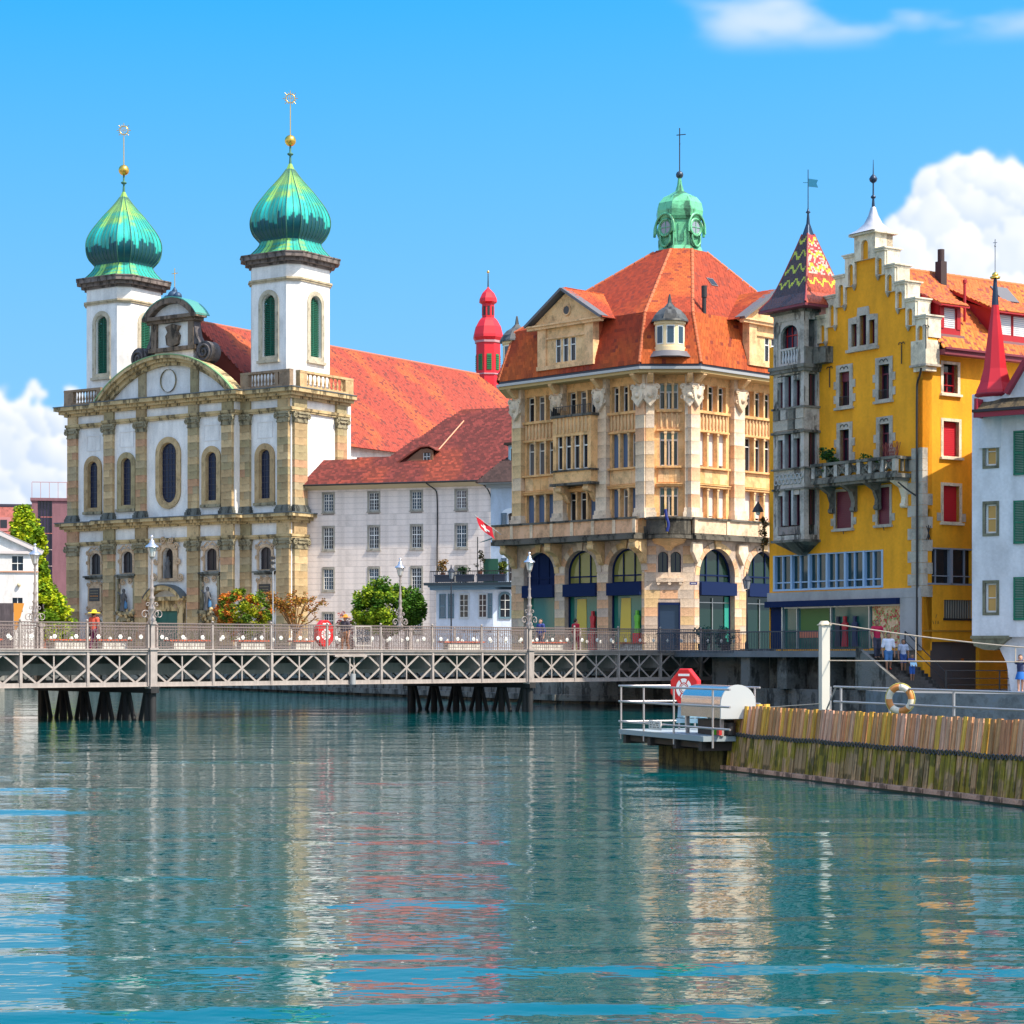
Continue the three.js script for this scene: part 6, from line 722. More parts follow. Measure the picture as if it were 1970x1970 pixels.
  // corner turret dormers with bell roofs
  const turret = (f, x, z, y) => { const o = (r, y0, y1, r2 = r) => fin(new THREE.CylinderGeometry(r2, r, y1 - y0, 8, 1, false, Math.PI / 8).translate(x, (y0 + y1) / 2, z)); const d = pp(f, 'turret_dormer', [o(0.98, y, y + 0.25), o(0.92, y + 0.25, y + 1.6), o(1.0, y + 1.6, y + 1.75)], M('cream_paint', [0.84, 0.64, 0.38], 0.8), {}); part('apron', [o(1.35, y - 0.35, y - 0.002, 1.1)], slateM, d); part('bell_roof', [o(1.18, y + 1.75, y + 1.85, 1.15), flat(new THREE.LatheGeometry([[1.15, y + 1.85], [0.98, y + 2.15], [0.7, y + 2.45], [0.36, y + 2.65], [0.14, y + 2.9], [0.06, y + 3.4], [0, y + 3.45]].map(q => new THREE.Vector2(...q)), 8, Math.PI / 8).translate(x, 0, z))], M('bell_slate', [0.10, 0.10, 0.10], 0.5, { t: 'weathered' }), d); for (let k = 0; k < 8; k++) { const w = part('window', [bx(-0.24, 0.24, y + 0.4, y + 1.5, 0.85, 0.87)], mullW, d); w.position.x = x; w.position.z = z; w.rotation.y = k * Math.PI / 4; part('pane', bx(-0.19, 0.19, y + 0.46, y + 1.44, 0.87, 0.885), M('turret_glass', [0.02, 0.06, 0.10], 0.05), w); } };
  turret(FC, 1.5, 0.2, 20.75); turret(FX, 2.15, -0.35, 20.9);
  const pipe = pp(FR, 'flue_pipe', [cyl(0.13, 0.13, 21.3, 24.9, 1.25, -0.3, 12), cyl(0.17, 0.17, 24.2, 24.9, 1.25, -0.3, 12)], blackIron);
  { const s = part('skylight', [bx(-0.35, 0.35, -0.04, 0.08, -0.3, 0.3)], slateM, P, { at: [-0.35, 25.75, -6.6] }); s.rotation.z = -0.86; part('pane', bx(-0.27, 0.27, 0.08, 0.1, -0.23, 0.23), glassDark, s); }
  // copper lantern with round windows
  const cg = M('copper_green', [0.16, 0.56, 0.30], 0.36, { metalness: 0.12, t: 'weathered' }), cd = cg, oct = (r, y0, y1, r2 = r) => fin(new THREE.CylinderGeometry(r2, r, y1 - y0, 8, 1, false, Math.PI / 8));
  const L8 = pts => flat(new THREE.LatheGeometry(pts.map(q => new THREE.Vector2(...q)), 8, Math.PI / 8)), lt8 = part('lantern', [L8([[1.82, 27.75], [1.55, 28.05], [1.36, 28.5], [1.32, 30.2]])], cd, P, { at: [LC[0], 0, LC[1]] });
  part('lantern_base', [L8([[1.86, 27.72], [1.6, 28.04], [1.4, 28.5]])], cg, lt8);
  part('lantern_dome', [L8([[1.42, 30.15], [1.5, 30.35], [1.55, 30.75], [1.45, 31.25], [1.12, 31.65], [0.62, 31.9], [0.3, 32.1], [0.17, 32.5], [0.1, 33.0]])], cg, lt8);
  for (let k = 0; k < 4; k++) { const q = k * Math.PI / 2, w = part('round_window', [torus(0.52, 0.09, 0, 29.65, 1.34, 6, 20), tube([[-0.78, 29.3, 1.42], [-0.72, 29.9, 1.42], [-0.42, 30.35, 1.42], [0, 30.5, 1.42], [0.42, 30.35, 1.42], [0.72, 29.9, 1.42], [0.78, 29.3, 1.42]], 0.09, 6), tube([[-0.4, 29.15, 1.36], [-0.3, 28.65, 1.4], [0, 28.45, 1.42], [0.3, 28.65, 1.4], [0.4, 29.15, 1.36]], 0.08, 6)], cg, lt8); w.rotation.y = q; part('pane', fin(new THREE.CylinderGeometry(0.42, 0.42, 0.04, 20).rotateX(Math.PI / 2).translate(0, 29.65, 1.32)), M('lantern_glass', [0.25, 0.30, 0.36], 0.08), w); part('glazing_bars', [bx(-0.02, 0.02, 29.23, 30.07, 1.34, 1.37), bx(-0.42, 0.42, 29.63, 29.67, 1.34, 1.37), torus(0.42, 0.03, 0, 29.65, 1.35, 5, 18)], cd, w); }
  for (let k = 0; k < 4; k++) { const w = part('lantern_panel', [bx(-0.18, 0.18, 28.75, 29.9, 1.22, 1.3), bx(-0.5, -0.42, 28.5, 30.15, 1.15, 1.3), bx(0.42, 0.5, 28.5, 30.15, 1.15, 1.3)], cg, lt8); w.rotation.y = Math.PI / 4 + k * Math.PI / 2; }
  part('finial_ball', [ball(0.24, 0, 33.15, 0, 12)], seamDark(), lt8); part('weather_vane', [rod([0, 33.3, 0], [0, 36.1, 0], 0.035), rod([-0.25, 35.7, 0], [0.5, 35.62, 0], 0.03), rod([-0.02, 35.1, 0], [0.05, 35.1, 0], 0.03)], blackIron, lt8);
  function seamDark() { return M('lead_ball', [0.05, 0.07, 0.10], 0.35, { metalness: 0.5 }); }
}
// flags
{
  const f = thing('swiss_flag', 'red flag with white cross hanging from a pole at the balcony corner', 'flag', atPix(964, 131, 10.3), 0.3); part('pole', rod([0, 0, 0], [-1.75, 1.15, 0.1], 0.025), M('pole_grey', [0.4, 0.4, 0.42], 0.5), f);
  const g = new THREE.PlaneGeometry(1, 1, 12, 12), p = g.attributes.position, mapf = (s, t) => { const top = [-1.62 + s * 1.0, 1.06 - s * 0.66], bot = [-1.35 + s * 0.95, 0.1 - s * 0.72]; const q = Math.pow(t, 0.9); return [lerp(top[0], bot[0], q * 0.9) - 0.05 * Math.sin(t * 3), lerp(top[1], bot[1], q * 0.72), 0.1 + 0.08 * Math.sin(s * 7 + t * 2)]; };
  for (let i = 0; i < p.count; i++) p.setXYZ(i, ...mapf(p.getX(i) + 0.5, 0.5 - p.getY(i))); g.computeVertexNormals(); part('cloth', fin(g), M('flag_red', [0.60, 0.01, 0.03], 0.8), f);
  for (const [s0, s1, t0, t1] of [[0.42, 0.58, 0.22, 0.78], [0.22, 0.78, 0.42, 0.58]]) { const c = new THREE.PlaneGeometry(1, 1, 6, 6), q = c.attributes.position; for (let i = 0; i < q.count; i++) { const v = mapf(lerp(s0, s1, q.getX(i) + 0.5), lerp(t0, t1, 0.5 - q.getY(i))); q.setXYZ(i, v[0], v[1], v[2] + 0.012 + (s1 - s0 > 0.3 ? 0.003 : 0)); } c.computeVertexNormals(); part('cross', fin(c), whitePaint, f); }
  const b = thing('furled_flag', 'blue furled flag on a pole leaning from the bow balcony', 'flag', atPix(1284, 124.4, 10.0), 0); part('pole', rod([0, 0, 0], [-0.18, 1.75, 0], 0.022), M('pole_gold', [0.6, 0.45, 0.12], 0.5), b); part('cloth', [tube([[-0.02, 0.1, 0.02], [0.06, 0.5, 0.03], [-0.05, 0.95, 0.02], [-0.12, 1.4, 0]], 0.09, 7)], M('flag_blue', [0.015, 0.03, 0.2], 0.8), b);
}
// ---------------------------------------------------------------- yellow step-gabled house
const yel = M('yellow_render', [0.95, 0.40, 0.012], 0.88, { t: 'plaster', bump: 0.005 }), paleY = M('cream_stone', [0.78, 0.69, 0.56], 0.88, { t: 'stone', bump: 0.008 }), greyS = M('grey_sandstone', [0.50, 0.45, 0.40], 0.9, { t: 'stone', bump: 0.012 }), bayS = M('bay_stone', [0.52, 0.475, 0.44], 0.9, { t: 'weathered', bump: 0.015 }), oldS = M('old_stone', [0.20, 0.185, 0.16], 0.92, { t: 'weathered', bump: 0.02 });
const maroon = M('maroon_paint', [0.13, 0.012, 0.035], 0.5), redPaint = M('red_paint', [0.42, 0.012, 0.02], 0.5), skyFrame = M('sky_blue_frame', [0.30, 0.46, 0.68], 0.45), reflGlass = M('band_glass', [0.01, 0.045, 0.06], 0.04);
{
  const Y = building('step_gable_house', 'bright yellow house with stepped gable, stone bay tower and orange roof', 'house', 1775, 100, 56, GY), FR = Math.PI / 2;
  const side = (name, geo, mat, o = {}) => part(name, geo, mat, Y, { ...o, turn: FR });       // geometry drawn in the right flank's frame
  const cx = -3.75, sw = 0.68, tops = [22.35, 21.45, 20.55, 19.65, 18.75];
  const prof = [[-10.9, GY], [0, GY], [0, 16.4]]; const half = 0.72; prof.push([0.35, 16.4], [0.35, 18.6]); for (let k = 4; k >= 0; k--) { const x1 = cx + half + sw * (k + 1) - 0.03, x0 = cx + half + sw * k; if (k < 4) prof.push([x1, tops[k]]); else prof.push([0.35, tops[4]]); prof.push([x0, tops[k]]); } prof.push([cx + half, 23.2], [cx - half, 23.2]); for (let k = 0; k < 4; k++) { prof.push([cx - half - sw * k, tops[k]], [cx - half - sw * (k + 1), tops[k]]); } prof.push([cx - half - sw * 4, 18.6], [-10.9, 18.6]);
  const wins = [[-5.3, 0.72, 15.1, 16.75], [-2.55, 0.72, 15.15, 16.8], [-5.3, 0.66, 12.25, 13.92], [-2.52, 0.66, 12.25, 13.95], [-5.38, 1.12, 9.1, 10.9], [-2.58, 0.82, 9.15, 10.92]];
  const tri = [[-4.6, 0.4, 17.9, 19.0], [-3.98, 0.48, 17.9, 19.35], [-3.36, 0.4, 17.9, 19.05]];
  part('gable_wall', [ext(shapeOf(prof, [...wins, ...tri].map(([x, w, a, b]) => rectHole(x - w / 2, x + w / 2, a, b)).concat([rectHole(-10.6, -2.73, 6.12, 7.94), rectHole(-10.86, -1.42, 3.2, 5.3)])), -0.6, 0)], yel, Y);
  part('flank_wall', [ext(shapeOf([[0, 1.2], [3.4, 1.2], [14, 1.2], [14, 17.3], [0.6, 17.3], [0.6, 1.2 + 0.001]].slice(0, 4).concat([[0, 17.3]]), [rectHole(1.35, 2.3, 15.3, 16.65), rectHole(1.35, 2.38, 12.3, 13.95), rectHole(1.35, 2.42, 9.2, 10.9), rectHole(0.1, 3.25, 6.2, 7.95), rectHole(1.4, 3.3, 4.62, 5.5), rectHole(0.5, 3.75, 1.25, 3.5)]), -0.4, 0)], yel, Y, { turn: FR });
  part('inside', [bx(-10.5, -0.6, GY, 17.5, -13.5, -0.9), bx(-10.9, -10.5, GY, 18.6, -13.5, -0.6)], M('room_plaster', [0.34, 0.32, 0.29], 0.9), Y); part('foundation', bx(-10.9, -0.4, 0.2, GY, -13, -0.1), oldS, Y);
  // stepped parapet: pale blocks with blind arches and coping slabs
  const step = (x0, x1, top, h, flip) => { const w = x1 - x0, ax = flip ? x0 + w * 0.58 : x0 + w * 0.42, b = part('gable_step', [ext(shapeOf([[x0, top - h], [x1, top - h], [x1, top], [x0, top]], [archHole(ax - 0.17, ax + 0.17, top - h + 0.02, top - 0.42, 0.17)]), 0.003, 0.14), bx(x0, x1, top - 1.0, top, -0.75, -0.6)], paleY, Y); part('coping', [bx(x0 - (flip ? 0.12 : 0.02), x1 + (flip ? 0.02 : 0.12), top, top + 0.07, -0.95, 0.26), bx(x0 - (flip ? 0.06 : 0), x1 + (flip ? 0 : 0.06), top - 0.1, top, -0.85, 0.2)], M('coping_pale', [0.72, 0.66, 0.56], 0.85, { t: 'stone' }), b); part('arch_corbel', [lathe([[0.02, top - h - 0.22], [0.1, top - h - 0.05], [0.13, top - h + 0.06]], 8, flip ? x1 - 0.1 : x0 + 0.1, 0.06)], greyS, b); if (!flip) part('step_side', bx(x1 - 0.03, x1 + 0.045, top - 0.98, top - 0.1, -0.8, 0.02), M('coping_pale', [0.72, 0.66, 0.56], 0.85, { t: 'stone' }), b); return b; };
  for (let k = 0; k < 4; k++) { const x0 = cx + half + sw * k; step(x0, x0 + sw - 0.03, tops[k], 1.25, false); const x1 = cx - half - sw * k; step(x1 - sw, x1, tops[k], k < 3 ? 1.5 : 1.3, true); }
  step(cx + half + sw * 4, 0.35, tops[4], 1.25, false);
  { const t = part('gable_top', [ext(shapeOf([[cx - half, 22.0], [cx + half, 22.0], [cx + half, 23.25], [cx - half, 23.25]], [archHole(cx - 0.24, cx + 0.24, 22.01, 22.95, 0.24)]), 0.004, 0.16), bx(cx - half, cx + half + 0.02, 22.4, 23.2, -1.0, -0.6), bx(cx + half - 0.02, cx + half + 0.02, 22.4, 23.2, -1.0, 0.16)], paleY, Y); part('top_coping', [bx(cx - half - 0.2, cx + half + 0.2, 23.2, 23.3, -1.2, 0.35)], M('coping_pale', [0.72, 0.66, 0.56], 0.85, { t: 'stone' }), t); const cap = new THREE.LatheGeometry([[1.22, 23.3], [0.8, 23.5], [0.45, 23.8], [0.24, 24.2], [0.12, 24.6]].map(p => new THREE.Vector2(...p)), 4, Math.PI / 4); cap.translate(cx, 0, -0.42); part('cap_roof', [fin(cap)], M('zinc_pale', [0.62, 0.60, 0.62], 0.4, { metalness: 0.5 }), t); part('finial', [lathe([[0.09, 24.5], [0.05, 25.0], [0.12, 25.05], [0.12, 25.12], [0.04, 25.2], [0.035, 25.75], [0.16, 25.85], [0.2, 25.98], [0.13, 26.1], [0.03, 26.2], [0.012, 26.9]], 8, cx, -0.42)], M('iron_blue', [0.03, 0.05, 0.09], 0.4, { metalness: 0.5 }), t); }
  { const c = part('corner_pier', [bx(-0.62, 0.36, 16.45, 17.65, -0.75, 0.15), bx(-0.5, 0.3, 16.2, 16.45, -0.6, 0.1)], paleY, Y); part('pier_band', [bx(-0.68, 0.42, 16.42, 16.52, -0.8, 0.2)], greyS, c); }
  // stone-framed windows
  const quoined = (x, w, a, b, glass, hood) => { const f = part('window', [bx(x - w / 2, x - w / 2 + 0.05, a, b, -0.26, -0.2), bx(x + w / 2 - 0.05, x + w / 2, a, b, -0.26, -0.2), bx(x - 0.025, x + 0.025, a, b - 0.45, -0.26, -0.2), bx(x - w / 2, x + w / 2, b - 0.47, b - 0.4, -0.26, -0.19), bx(x - w / 2, x + w / 2, a, a + 0.06, -0.26, -0.2)], maroon, Y); part('surround', [ext(shapeOf([[x - w / 2 - 0.22, a - 0.1], [x + w / 2 + 0.22, a - 0.1], [x + w / 2 + 0.22, b + 0.36], [x - w / 2 - 0.22, b + 0.36]], [rectHole(x - w / 2, x + w / 2, a, b)]), -0.2, 0.05)], greyS, f); for (const y of [a + 0.15, a + 0.85]) for (const s of [-1, 1]) part('quoin', bx(x + s * (w / 2 + 0.22), x + s * (w / 2 + 0.4), y, y + 0.38, 0.002, 0.045), greyS, f); part('sill', bx(x - w / 2 - 0.28, x + w / 2 + 0.28, a - 0.2, a - 0.08, 0, 0.16), greyS, f); part('hood_relief', [torus(0.13, 0.03, x - 0.14, b + 0.12, 0.05, 5, 10, Math.PI), torus(0.13, 0.03, x + 0.14, b + 0.12, 0.05, 5, 10, Math.PI)], oldS, f); part('pane', bx(x - w / 2, x + w / 2, a, b, -0.32, -0.28), glass, f); return f; };
  for (const [x, w, a, b] of wins.slice(0, 4)) { const f = quoined(x, w, a, b, glassDark); if (a > 15) { const g = [bx(x - w / 2, x + w / 2, a + 0.42, a + 0.45, 0.02, 0.04)]; for (let k = 0; k <= 8; k++) g.push(bx(x - w / 2 + w * k / 8 - 0.008, x - w / 2 + w * k / 8 + 0.008, a, a + 0.45, 0.02, 0.04)); part('window_guard', g, blackIron, f, { kind: 'stuff' }); } if (a > 15 && x < -4) part('blind', bx(x - w / 2, x + w / 2, b - 0.45, b, -0.19, -0.16), maroon, f); }
  for (const [x, w, a, b] of wins.slice(4)) { const f = part('window', [ext(shapeOf([[x - w / 2 - 0.14, a - 0.05], [x + w / 2 + 0.14, a - 0.05], [x + w / 2 + 0.14, b + 0.12], [x - w / 2 - 0.14, b + 0.12]], [rectHole(x - w / 2, x + w / 2, a, b)]), -0.2, 0.04), bx(x - w / 2 - 0.2, x + w / 2 + 0.2, a - 0.15, a - 0.04, 0, 0.14)], greyS, Y); part('roller_shutter', [bx(x - w / 2, x + w / 2, a, b, -0.14, -0.1), ...Array.from({ length: Math.floor((b - a) / 0.09) }, (_, k) => bx(x - w / 2, x + w / 2, a + k * 0.09, a + k * 0.09 + 0.07, -0.1, -0.085))], maroon, f); for (const s of [-1, 1]) part('quoin', bx(x + s * (w / 2 + 0.14), x + s * (w / 2 + 0.34), a + 0.15, a + 0.5, 0.002, 0.035), greyS, f); part('shutter_crank', rod([x + 0.05, a - 0.12, 0.1], [x + 0.22, a - 0.3, 0.2], 0.02), blackIron, f); }
  { const f = part('triple_window', [ext(shapeOf([[-5.0, 17.75], [-2.98, 17.75], [-2.98, 19.3], [-3.55, 19.35], [-3.6, 19.75], [-4.35, 19.75], [-4.4, 19.35], [-5.0, 19.3]], tri.map(([x, w, a, b]) => rectHole(x - w / 2, x + w / 2, a, b))), -0.25, 0.06), bx(-5.08, -2.9, 17.62, 17.76, 0, 0.18)], greyS, Y); for (const [x, w, a, b] of tri) { part('pane', bx(x - w / 2, x + w / 2, a, b, -0.3, -0.26), glassDark, f); part('sash', [bx(x - 0.02, x + 0.02, a, b, -0.26, -0.22), bx(x - w / 2, x - w / 2 + 0.05, a, b, -0.26, -0.2), bx(x + w / 2 - 0.05, x + w / 2, a, b, -0.26, -0.2), bx(x - w / 2, x + w / 2, a, a + 0.05, -0.262, -0.2), bx(x - w / 2, x + w / 2, b - 0.05, b, -0.262, -0.2)], maroon, f); } }
  // wall anchors
  for (const [x, y] of [[-6.35, 16.6], [-1.35, 17.2]]) part('wall_anchor', [rod([x, y - 0.5, 0.05], [x, y + 0.4, 0.05], 0.025), torus(0.1, 0.02, x - 0.1, y + 0.42, 0.05, 5, 10, Math.PI), torus(0.1, 0.02, x + 0.1, y + 0.42, 0.05, 5, 10, Math.PI)], blackIron, Y); side('wall_anchor', [rod([-0.2, 17.2, 0.42], [-0.2, 18.3, 0.42], 0.025), torus(0.1, 0.02, -0.1, 18.2, 0.42, 5, 10, Math.PI), torus(0.1, 0.02, -0.3, 18.2, 0.42, 5, 10, Math.PI)], blackIron); side('wall_anchor', [rod([0.35, 8.3, 0.04], [0.35, 9.0, 0.04], 0.025), rod([0.22, 8.3, 0.04], [0.48, 8.95, 0.04], 0.02), rod([0.48, 8.3, 0.04], [0.22, 8.95, 0.04], 0.02)], blackIron);
  // corner quoins
  for (let k = 0; k < 13; k++) { const y = 5.62 + k * 0.54, l = k % 2 ? 0.95 : 0.7; part('corner_quoin', bx(-l, 0.03, y, y + 0.525, -0.3, 0.04), greyS, Y); if (k % 2 === 0 && k < 10) side('corner_quoin', bx(0.3, 0.62, y, y + 0.525, -0.1, 0.034), greyS); }
  // first-floor ribbon window: six units of two lights with low panes
  { const n = 6, x0 = -10.6, x1 = -2.73, uw = (x1 - x0) / n; for (let k = 0; k < n; k++) { const a = x0 + k * uw, b = a + uw, m = (a + b) / 2, w = part('ribbon_window', [bx(a, a + 0.13, 6.12, 7.94, -0.25, 0.02), bx(m - 0.035, m + 0.035, 6.12, 7.94, -0.22, -0.06), bx(a, b, 6.12, 6.22, -0.25, 0.04), bx(a, b, 6.52, 6.58, -0.22, -0.08), bx(a, b, 7.88, 7.94, -0.25, -0.02)], skyFrame, Y); for (const [p, q, c, d] of [[a + 0.13, m, 6.22, 6.52], [m, b, 6.22, 6.52], [a + 0.13, m, 6.58, 7.88], [m, b, 6.58, 7.88]]) part('pane', bx(p, q, c, d, -0.2, -0.17), reflGlass, w); } part('ribbon_end', bx(x1 - 0.02, x1 + 0.1, 6.12, 7.94, -0.25, 0.02), skyFrame, Y); part('room_back', bx(x0, x1, 6.1, 8, -0.85, -0.7), M('room_dim', [0.05, 0.06, 0.05], 0.9), Y); }
  // concrete band, fascia, shop window
  part('concrete_band', [bx(-10.95, -0.05, 5.6, 6.05, 0, 0.12), bx(-1.4, -0.05, GY, 5.6, 0, 0.1)], M('grey_concrete', [0.42, 0.40, 0.40], 0.85, { t: 'plaster' }), Y); part('passage_dark', [bx(-10.84, -9.99, 3.1, 5.28, -0.08, -0.04)], navy, Y); part('shop_fascia', bx(-10.95, -1.42, 5.3, 5.6, -0.3, 0.3), navy, Y);  // navy sheet left of the shop stands for the dark open passage
  { const s = part('shop_window', [bx(-9.98, -9.9, 3.1, 5.3, -0.3, 0), bx(-8.9, -8.86, 3.1, 5.3, -0.3, -0.05), bx(-6.4, -6.34, 3.1, 5.3, -0.3, -0.05), bx(-3.7, -3.64, 3.1, 5.3, -0.3, -0.05), bx(-9.98, -1.42, 3.1, 3.2, -0.31, -0.06), bx(-9.98, -1.42, 5.24, 5.3, -0.31, -0.06)], M('shop_alu', [0.45, 0.5, 0.52], 0.3, { metalness: 0.6 }), Y); for (const [a, b] of [[-9.9, -8.9], [-8.86, -6.4], [-6.34, -3.7], [-3.64, -1.42]]) part('pane', bx(a, b, 3.2, 5.3, -0.2, -0.18), M('shop_pane', [0.015, 0.10, 0.085], 0.05), s);
    // window display: framed prints and mannequins just inside
    const pr = tex(128, (u, v) => { const n = fbm(u * 9, v * 7, 9, 4, 61, 7), m = fbm(u * 30, v * 26, 30, 3, 62, 26); return n > 0.55 ? [0.9, 0.55 + m * 0.4, 0.45 + m * 0.3] : m > 0.55 ? [0.75, 0.2, 0.22] : [0.25 + m, 0.45 + n * 0.5, 0.40]; }, 1, { srgb: true }), pm = new THREE.MeshPhysicalMaterial({ map: pr, roughness: 0.5 });
    const pic = (a, b, c, d) => { const g = new THREE.PlaneGeometry(b - a, d - c); g.translate((a + b) / 2, (c + d) / 2, -0.172); return g; }; part('poster', pic(-3.55, -1.5, 3.25, 5.25), pm, s, { label: 'multicoloured print of a flower field' }); part('poster', pic(-8.7, -6.6, 4.0, 5.2), M('poster_green', [0.05, 0.14, 0.02], 0.5), s); part('poster_strip', bx(-8.8, -6.5, 3.75, 4.05, -0.175, -0.165), M('poster_coral', [0.6, 0.18, 0.10], 0.5), s);
    for (const [x, m] of [[-5.4, [0.45, 0.02, 0.03]], [-4.7, [0.02, 0.03, 0.09]], [-5.9, [0.03, 0.03, 0.05]]]) part('mannequin', [ext(shapeOf([[-0.2, 3.3], [0.2, 3.3], [0.12, 3.95], [0.2, 4.42], [0.07, 4.52], [0.09, 4.78], [-0.09, 4.78], [-0.07, 4.52], [-0.2, 4.42], [-0.12, 3.95]]), -0.165, -0.05).translate(x, 0, 0)], M('mannequin_' + m[0], m, 0.6), s); }
  // stone balcony on brackets
  { const x0 = -6.6, x1 = -0.75, z = 1.0, b = part('balcony', [bx(x0, x1, 11.25, 11.45, 0, z + 0.06), bx(x0 + 0.1, x1 - 0.1, 11.12, 11.25, 0, z - 0.05)], oldS, Y); part('handrail', [bx(x0 - 0.04, x1 + 0.04, 12.12, 12.26, z - 0.22, z + 0.06), bx(x1 - 0.2, x1 + 0.04, 12.12, 12.255, 0, z - 0.22), bx(x0, x1, 11.45, 11.55, z - 0.16, z)], oldS, b); const n = 7; for (let k = 0; k <= n; k++) { const x = lerp(x0 + 0.12, x1 - 0.12, k / n); part('balcony_post', bx(x - 0.12, x + 0.12, 11.55, 12.12, z - 0.18, z + 0.02), k === n ? greyS : bayS, b); if (k < n) { const m = x + (x1 - x0 - 0.24) / n / 2; part('fretwork', [bar([m - 0.26, 11.6, z - 0.08], [m + 0.26, 12.08, z - 0.08], 0.08, 0.09), bar([m - 0.26, 12.08, z - 0.08], [m + 0.26, 11.6, z - 0.08], 0.08, 0.088), torus(0.14, 0.04, m, 11.84, z - 0.08, 5, 12)], oldS, b); } } part('fretwork', [bx(x1 - 0.15, x1 - 0.05, 11.55, 12.12, 0.1, 0.25), bx(x1 - 0.15, x1 - 0.05, 11.55, 12.12, 0.42, 0.56)], oldS, b);
    for (const x of [-6.1, -4.55, -2.9, -1.1]) part('bracket', [ext(shapeOf([[0, 9.95], [0.12, 9.85], [0.2, 10.0], [0.16, 10.35], [0.35, 10.8], [0.9, 11.08], [0.9, 11.12], [0, 11.12]]), -0.14, 0.14).rotateY(-Math.PI / 2).translate(x, 0, 0), fin(new THREE.CylinderGeometry(0.14, 0.14, 0.3, 10).rotateZ(Math.PI / 2).translate(x, 9.98, 0.12))].map(planarUV), x > -1.2 ? paleY : oldS, b); }
  part('downpipe', [tube([[0.2, 16.3, 0.3], [0.05, 16.0, 0.22], [-0.2, 15.7, 0.14], [-0.25, 15.0, 0.12], [-0.25, 9, 0.12], [-0.25, GY, 0.12]], 0.055, 6, 60), tube([[-0.75, 11.0, 0.85], [-0.5, 10.6, 0.4], [-0.25, 10.35, 0.14]], 0.04, 6)], blackIron, Y);
  // bay tower
  { const x0 = -9.42, x1 = -7.14, z = 1.02, b = part('bay_tower', [bx(x0, x1, 8.6, 8.85, 0, z), bx(x0, x1, 11.2, 12.15, 0, z - 0.02), bx(x0, x1, 14.0, 15.2, 0, z), bx(x0, x1, 16.85, 17.3, 0, z), bx(x0, x1, 19.55, 20.1, 0, z), ...[[8.85, 11.2], [12.15, 14.0], [15.2, 16.85], [17.3, 19.55]].flatMap(([a, c]) => [bx(x0, x0 + 0.3, a, c, 0, z), bx(x1 - 0.3, x1, a, c, z - 0.32, z), bx(x1 - 0.2, x1, a, c, 0, 0.16), bx(x0 + 0.3, x1 - 0.2, a, c, 0, 0.05)])], bayS, Y);
    part('bay_cornices', [[8.5, 8.62, 0.1], [11.1, 11.2, 0.07], [12.12, 12.2, 0.1], [13.92, 14.04, 0.1], [15.14, 15.24, 0.08], [16.95, 17.12, 0.14], [17.12, 17.3, 0.2], [19.9, 20.1, 0.12]].map(([a, c, p]) => bx(x0 - p, x1 + p, a, c, 0, z + p)), oldS, b);
    part('bay_base', [fin(new THREE.CylinderGeometry(1.5, 0.25, 0.62, 4, 1, false, Math.PI / 4).scale(1.05, 1, 0.9).translate((x0 + x1) / 2 + 0.05, 8.2, 0.1))], oldS, b);
    for (const [a, c] of [[9.35, 11.1], [12.2, 13.9], [15.25, 16.8]]) { for (const [p, q, t] of [[x0 + 0.3, x0 + 0.72, 0.25], [x0 + 0.86, x0 + 1.36, 0], [x0 + 1.5, x1 - 0.36, 0.25]]) { const w = part('window', [bx(p, p + 0.04, a, c - t, z - 0.3, z - 0.25), bx(q - 0.04, q, a, c - t, z - 0.3, z - 0.25), bx((p + q) / 2 - 0.02, (p + q) / 2 + 0.02, a, c - t, z - 0.3, z - 0.25)], maroon, b); part('pane', bx(p, q, a, c, z - 0.36, z - 0.32), glassDark, w); if (t) part('lintel', bx(p, q, c - t, c, z - 0.25, z - 0.02), bayS, w); } part('window_post', [bx(x0 + 0.72, x0 + 0.86, a, c, z - 0.25, z + 0.02), bx(x0 + 1.36, x0 + 1.5, a, c, z - 0.25, z + 0.02)], M('bay_post', [0.46, 0.46, 0.48], 0.85, { t: 'stone' }), b); const w = part('side_window', [bx(x1 - 0.2, x1 - 0.16, a, c, 0.16, z - 0.32), bx(x1 - 0.16, x1 - 0.13, a, c, 0.42, 0.46)], maroon, b); part('side_pane', bx(x1 - 0.16, x1 - 0.14, a, c, 0.2, 0.66), glassDark, b); part('apron', [bx(x0 + 0.32, x1 - 0.36, a - 0.45, a - 0.06, z - 0.2, z - 0.06)], M('apron_stone', [0.30, 0.25, 0.24], 0.9, { t: 'weathered', bump: 0.03 }), b); }
    part('carved_frieze', Array.from({ length: 14 }, (_, k) => torus(0.13, 0.035, lerp(x0 + 0.2, x1 - 0.2, k / 13), 11.65 + (k % 2 ? 0.12 : -0.12), z, 5, 10)), M('bay_post', [0.46, 0.46, 0.48], 0.85, { t: 'stone' }), b, { kind: 'stuff' });
    for (let k = 0; k < 4; k++) for (let j = 0; j < 2; j++) part('rough_block', sbox(0.55, 0.5, 0.12), pick([bayS, oldS, greyS]), b, { at: [x0 + 0.3 + k * 0.56 + (j ? 0.03 : 0), 14.35 + j * 0.53, z + rr(-0.01, 0.02)] });
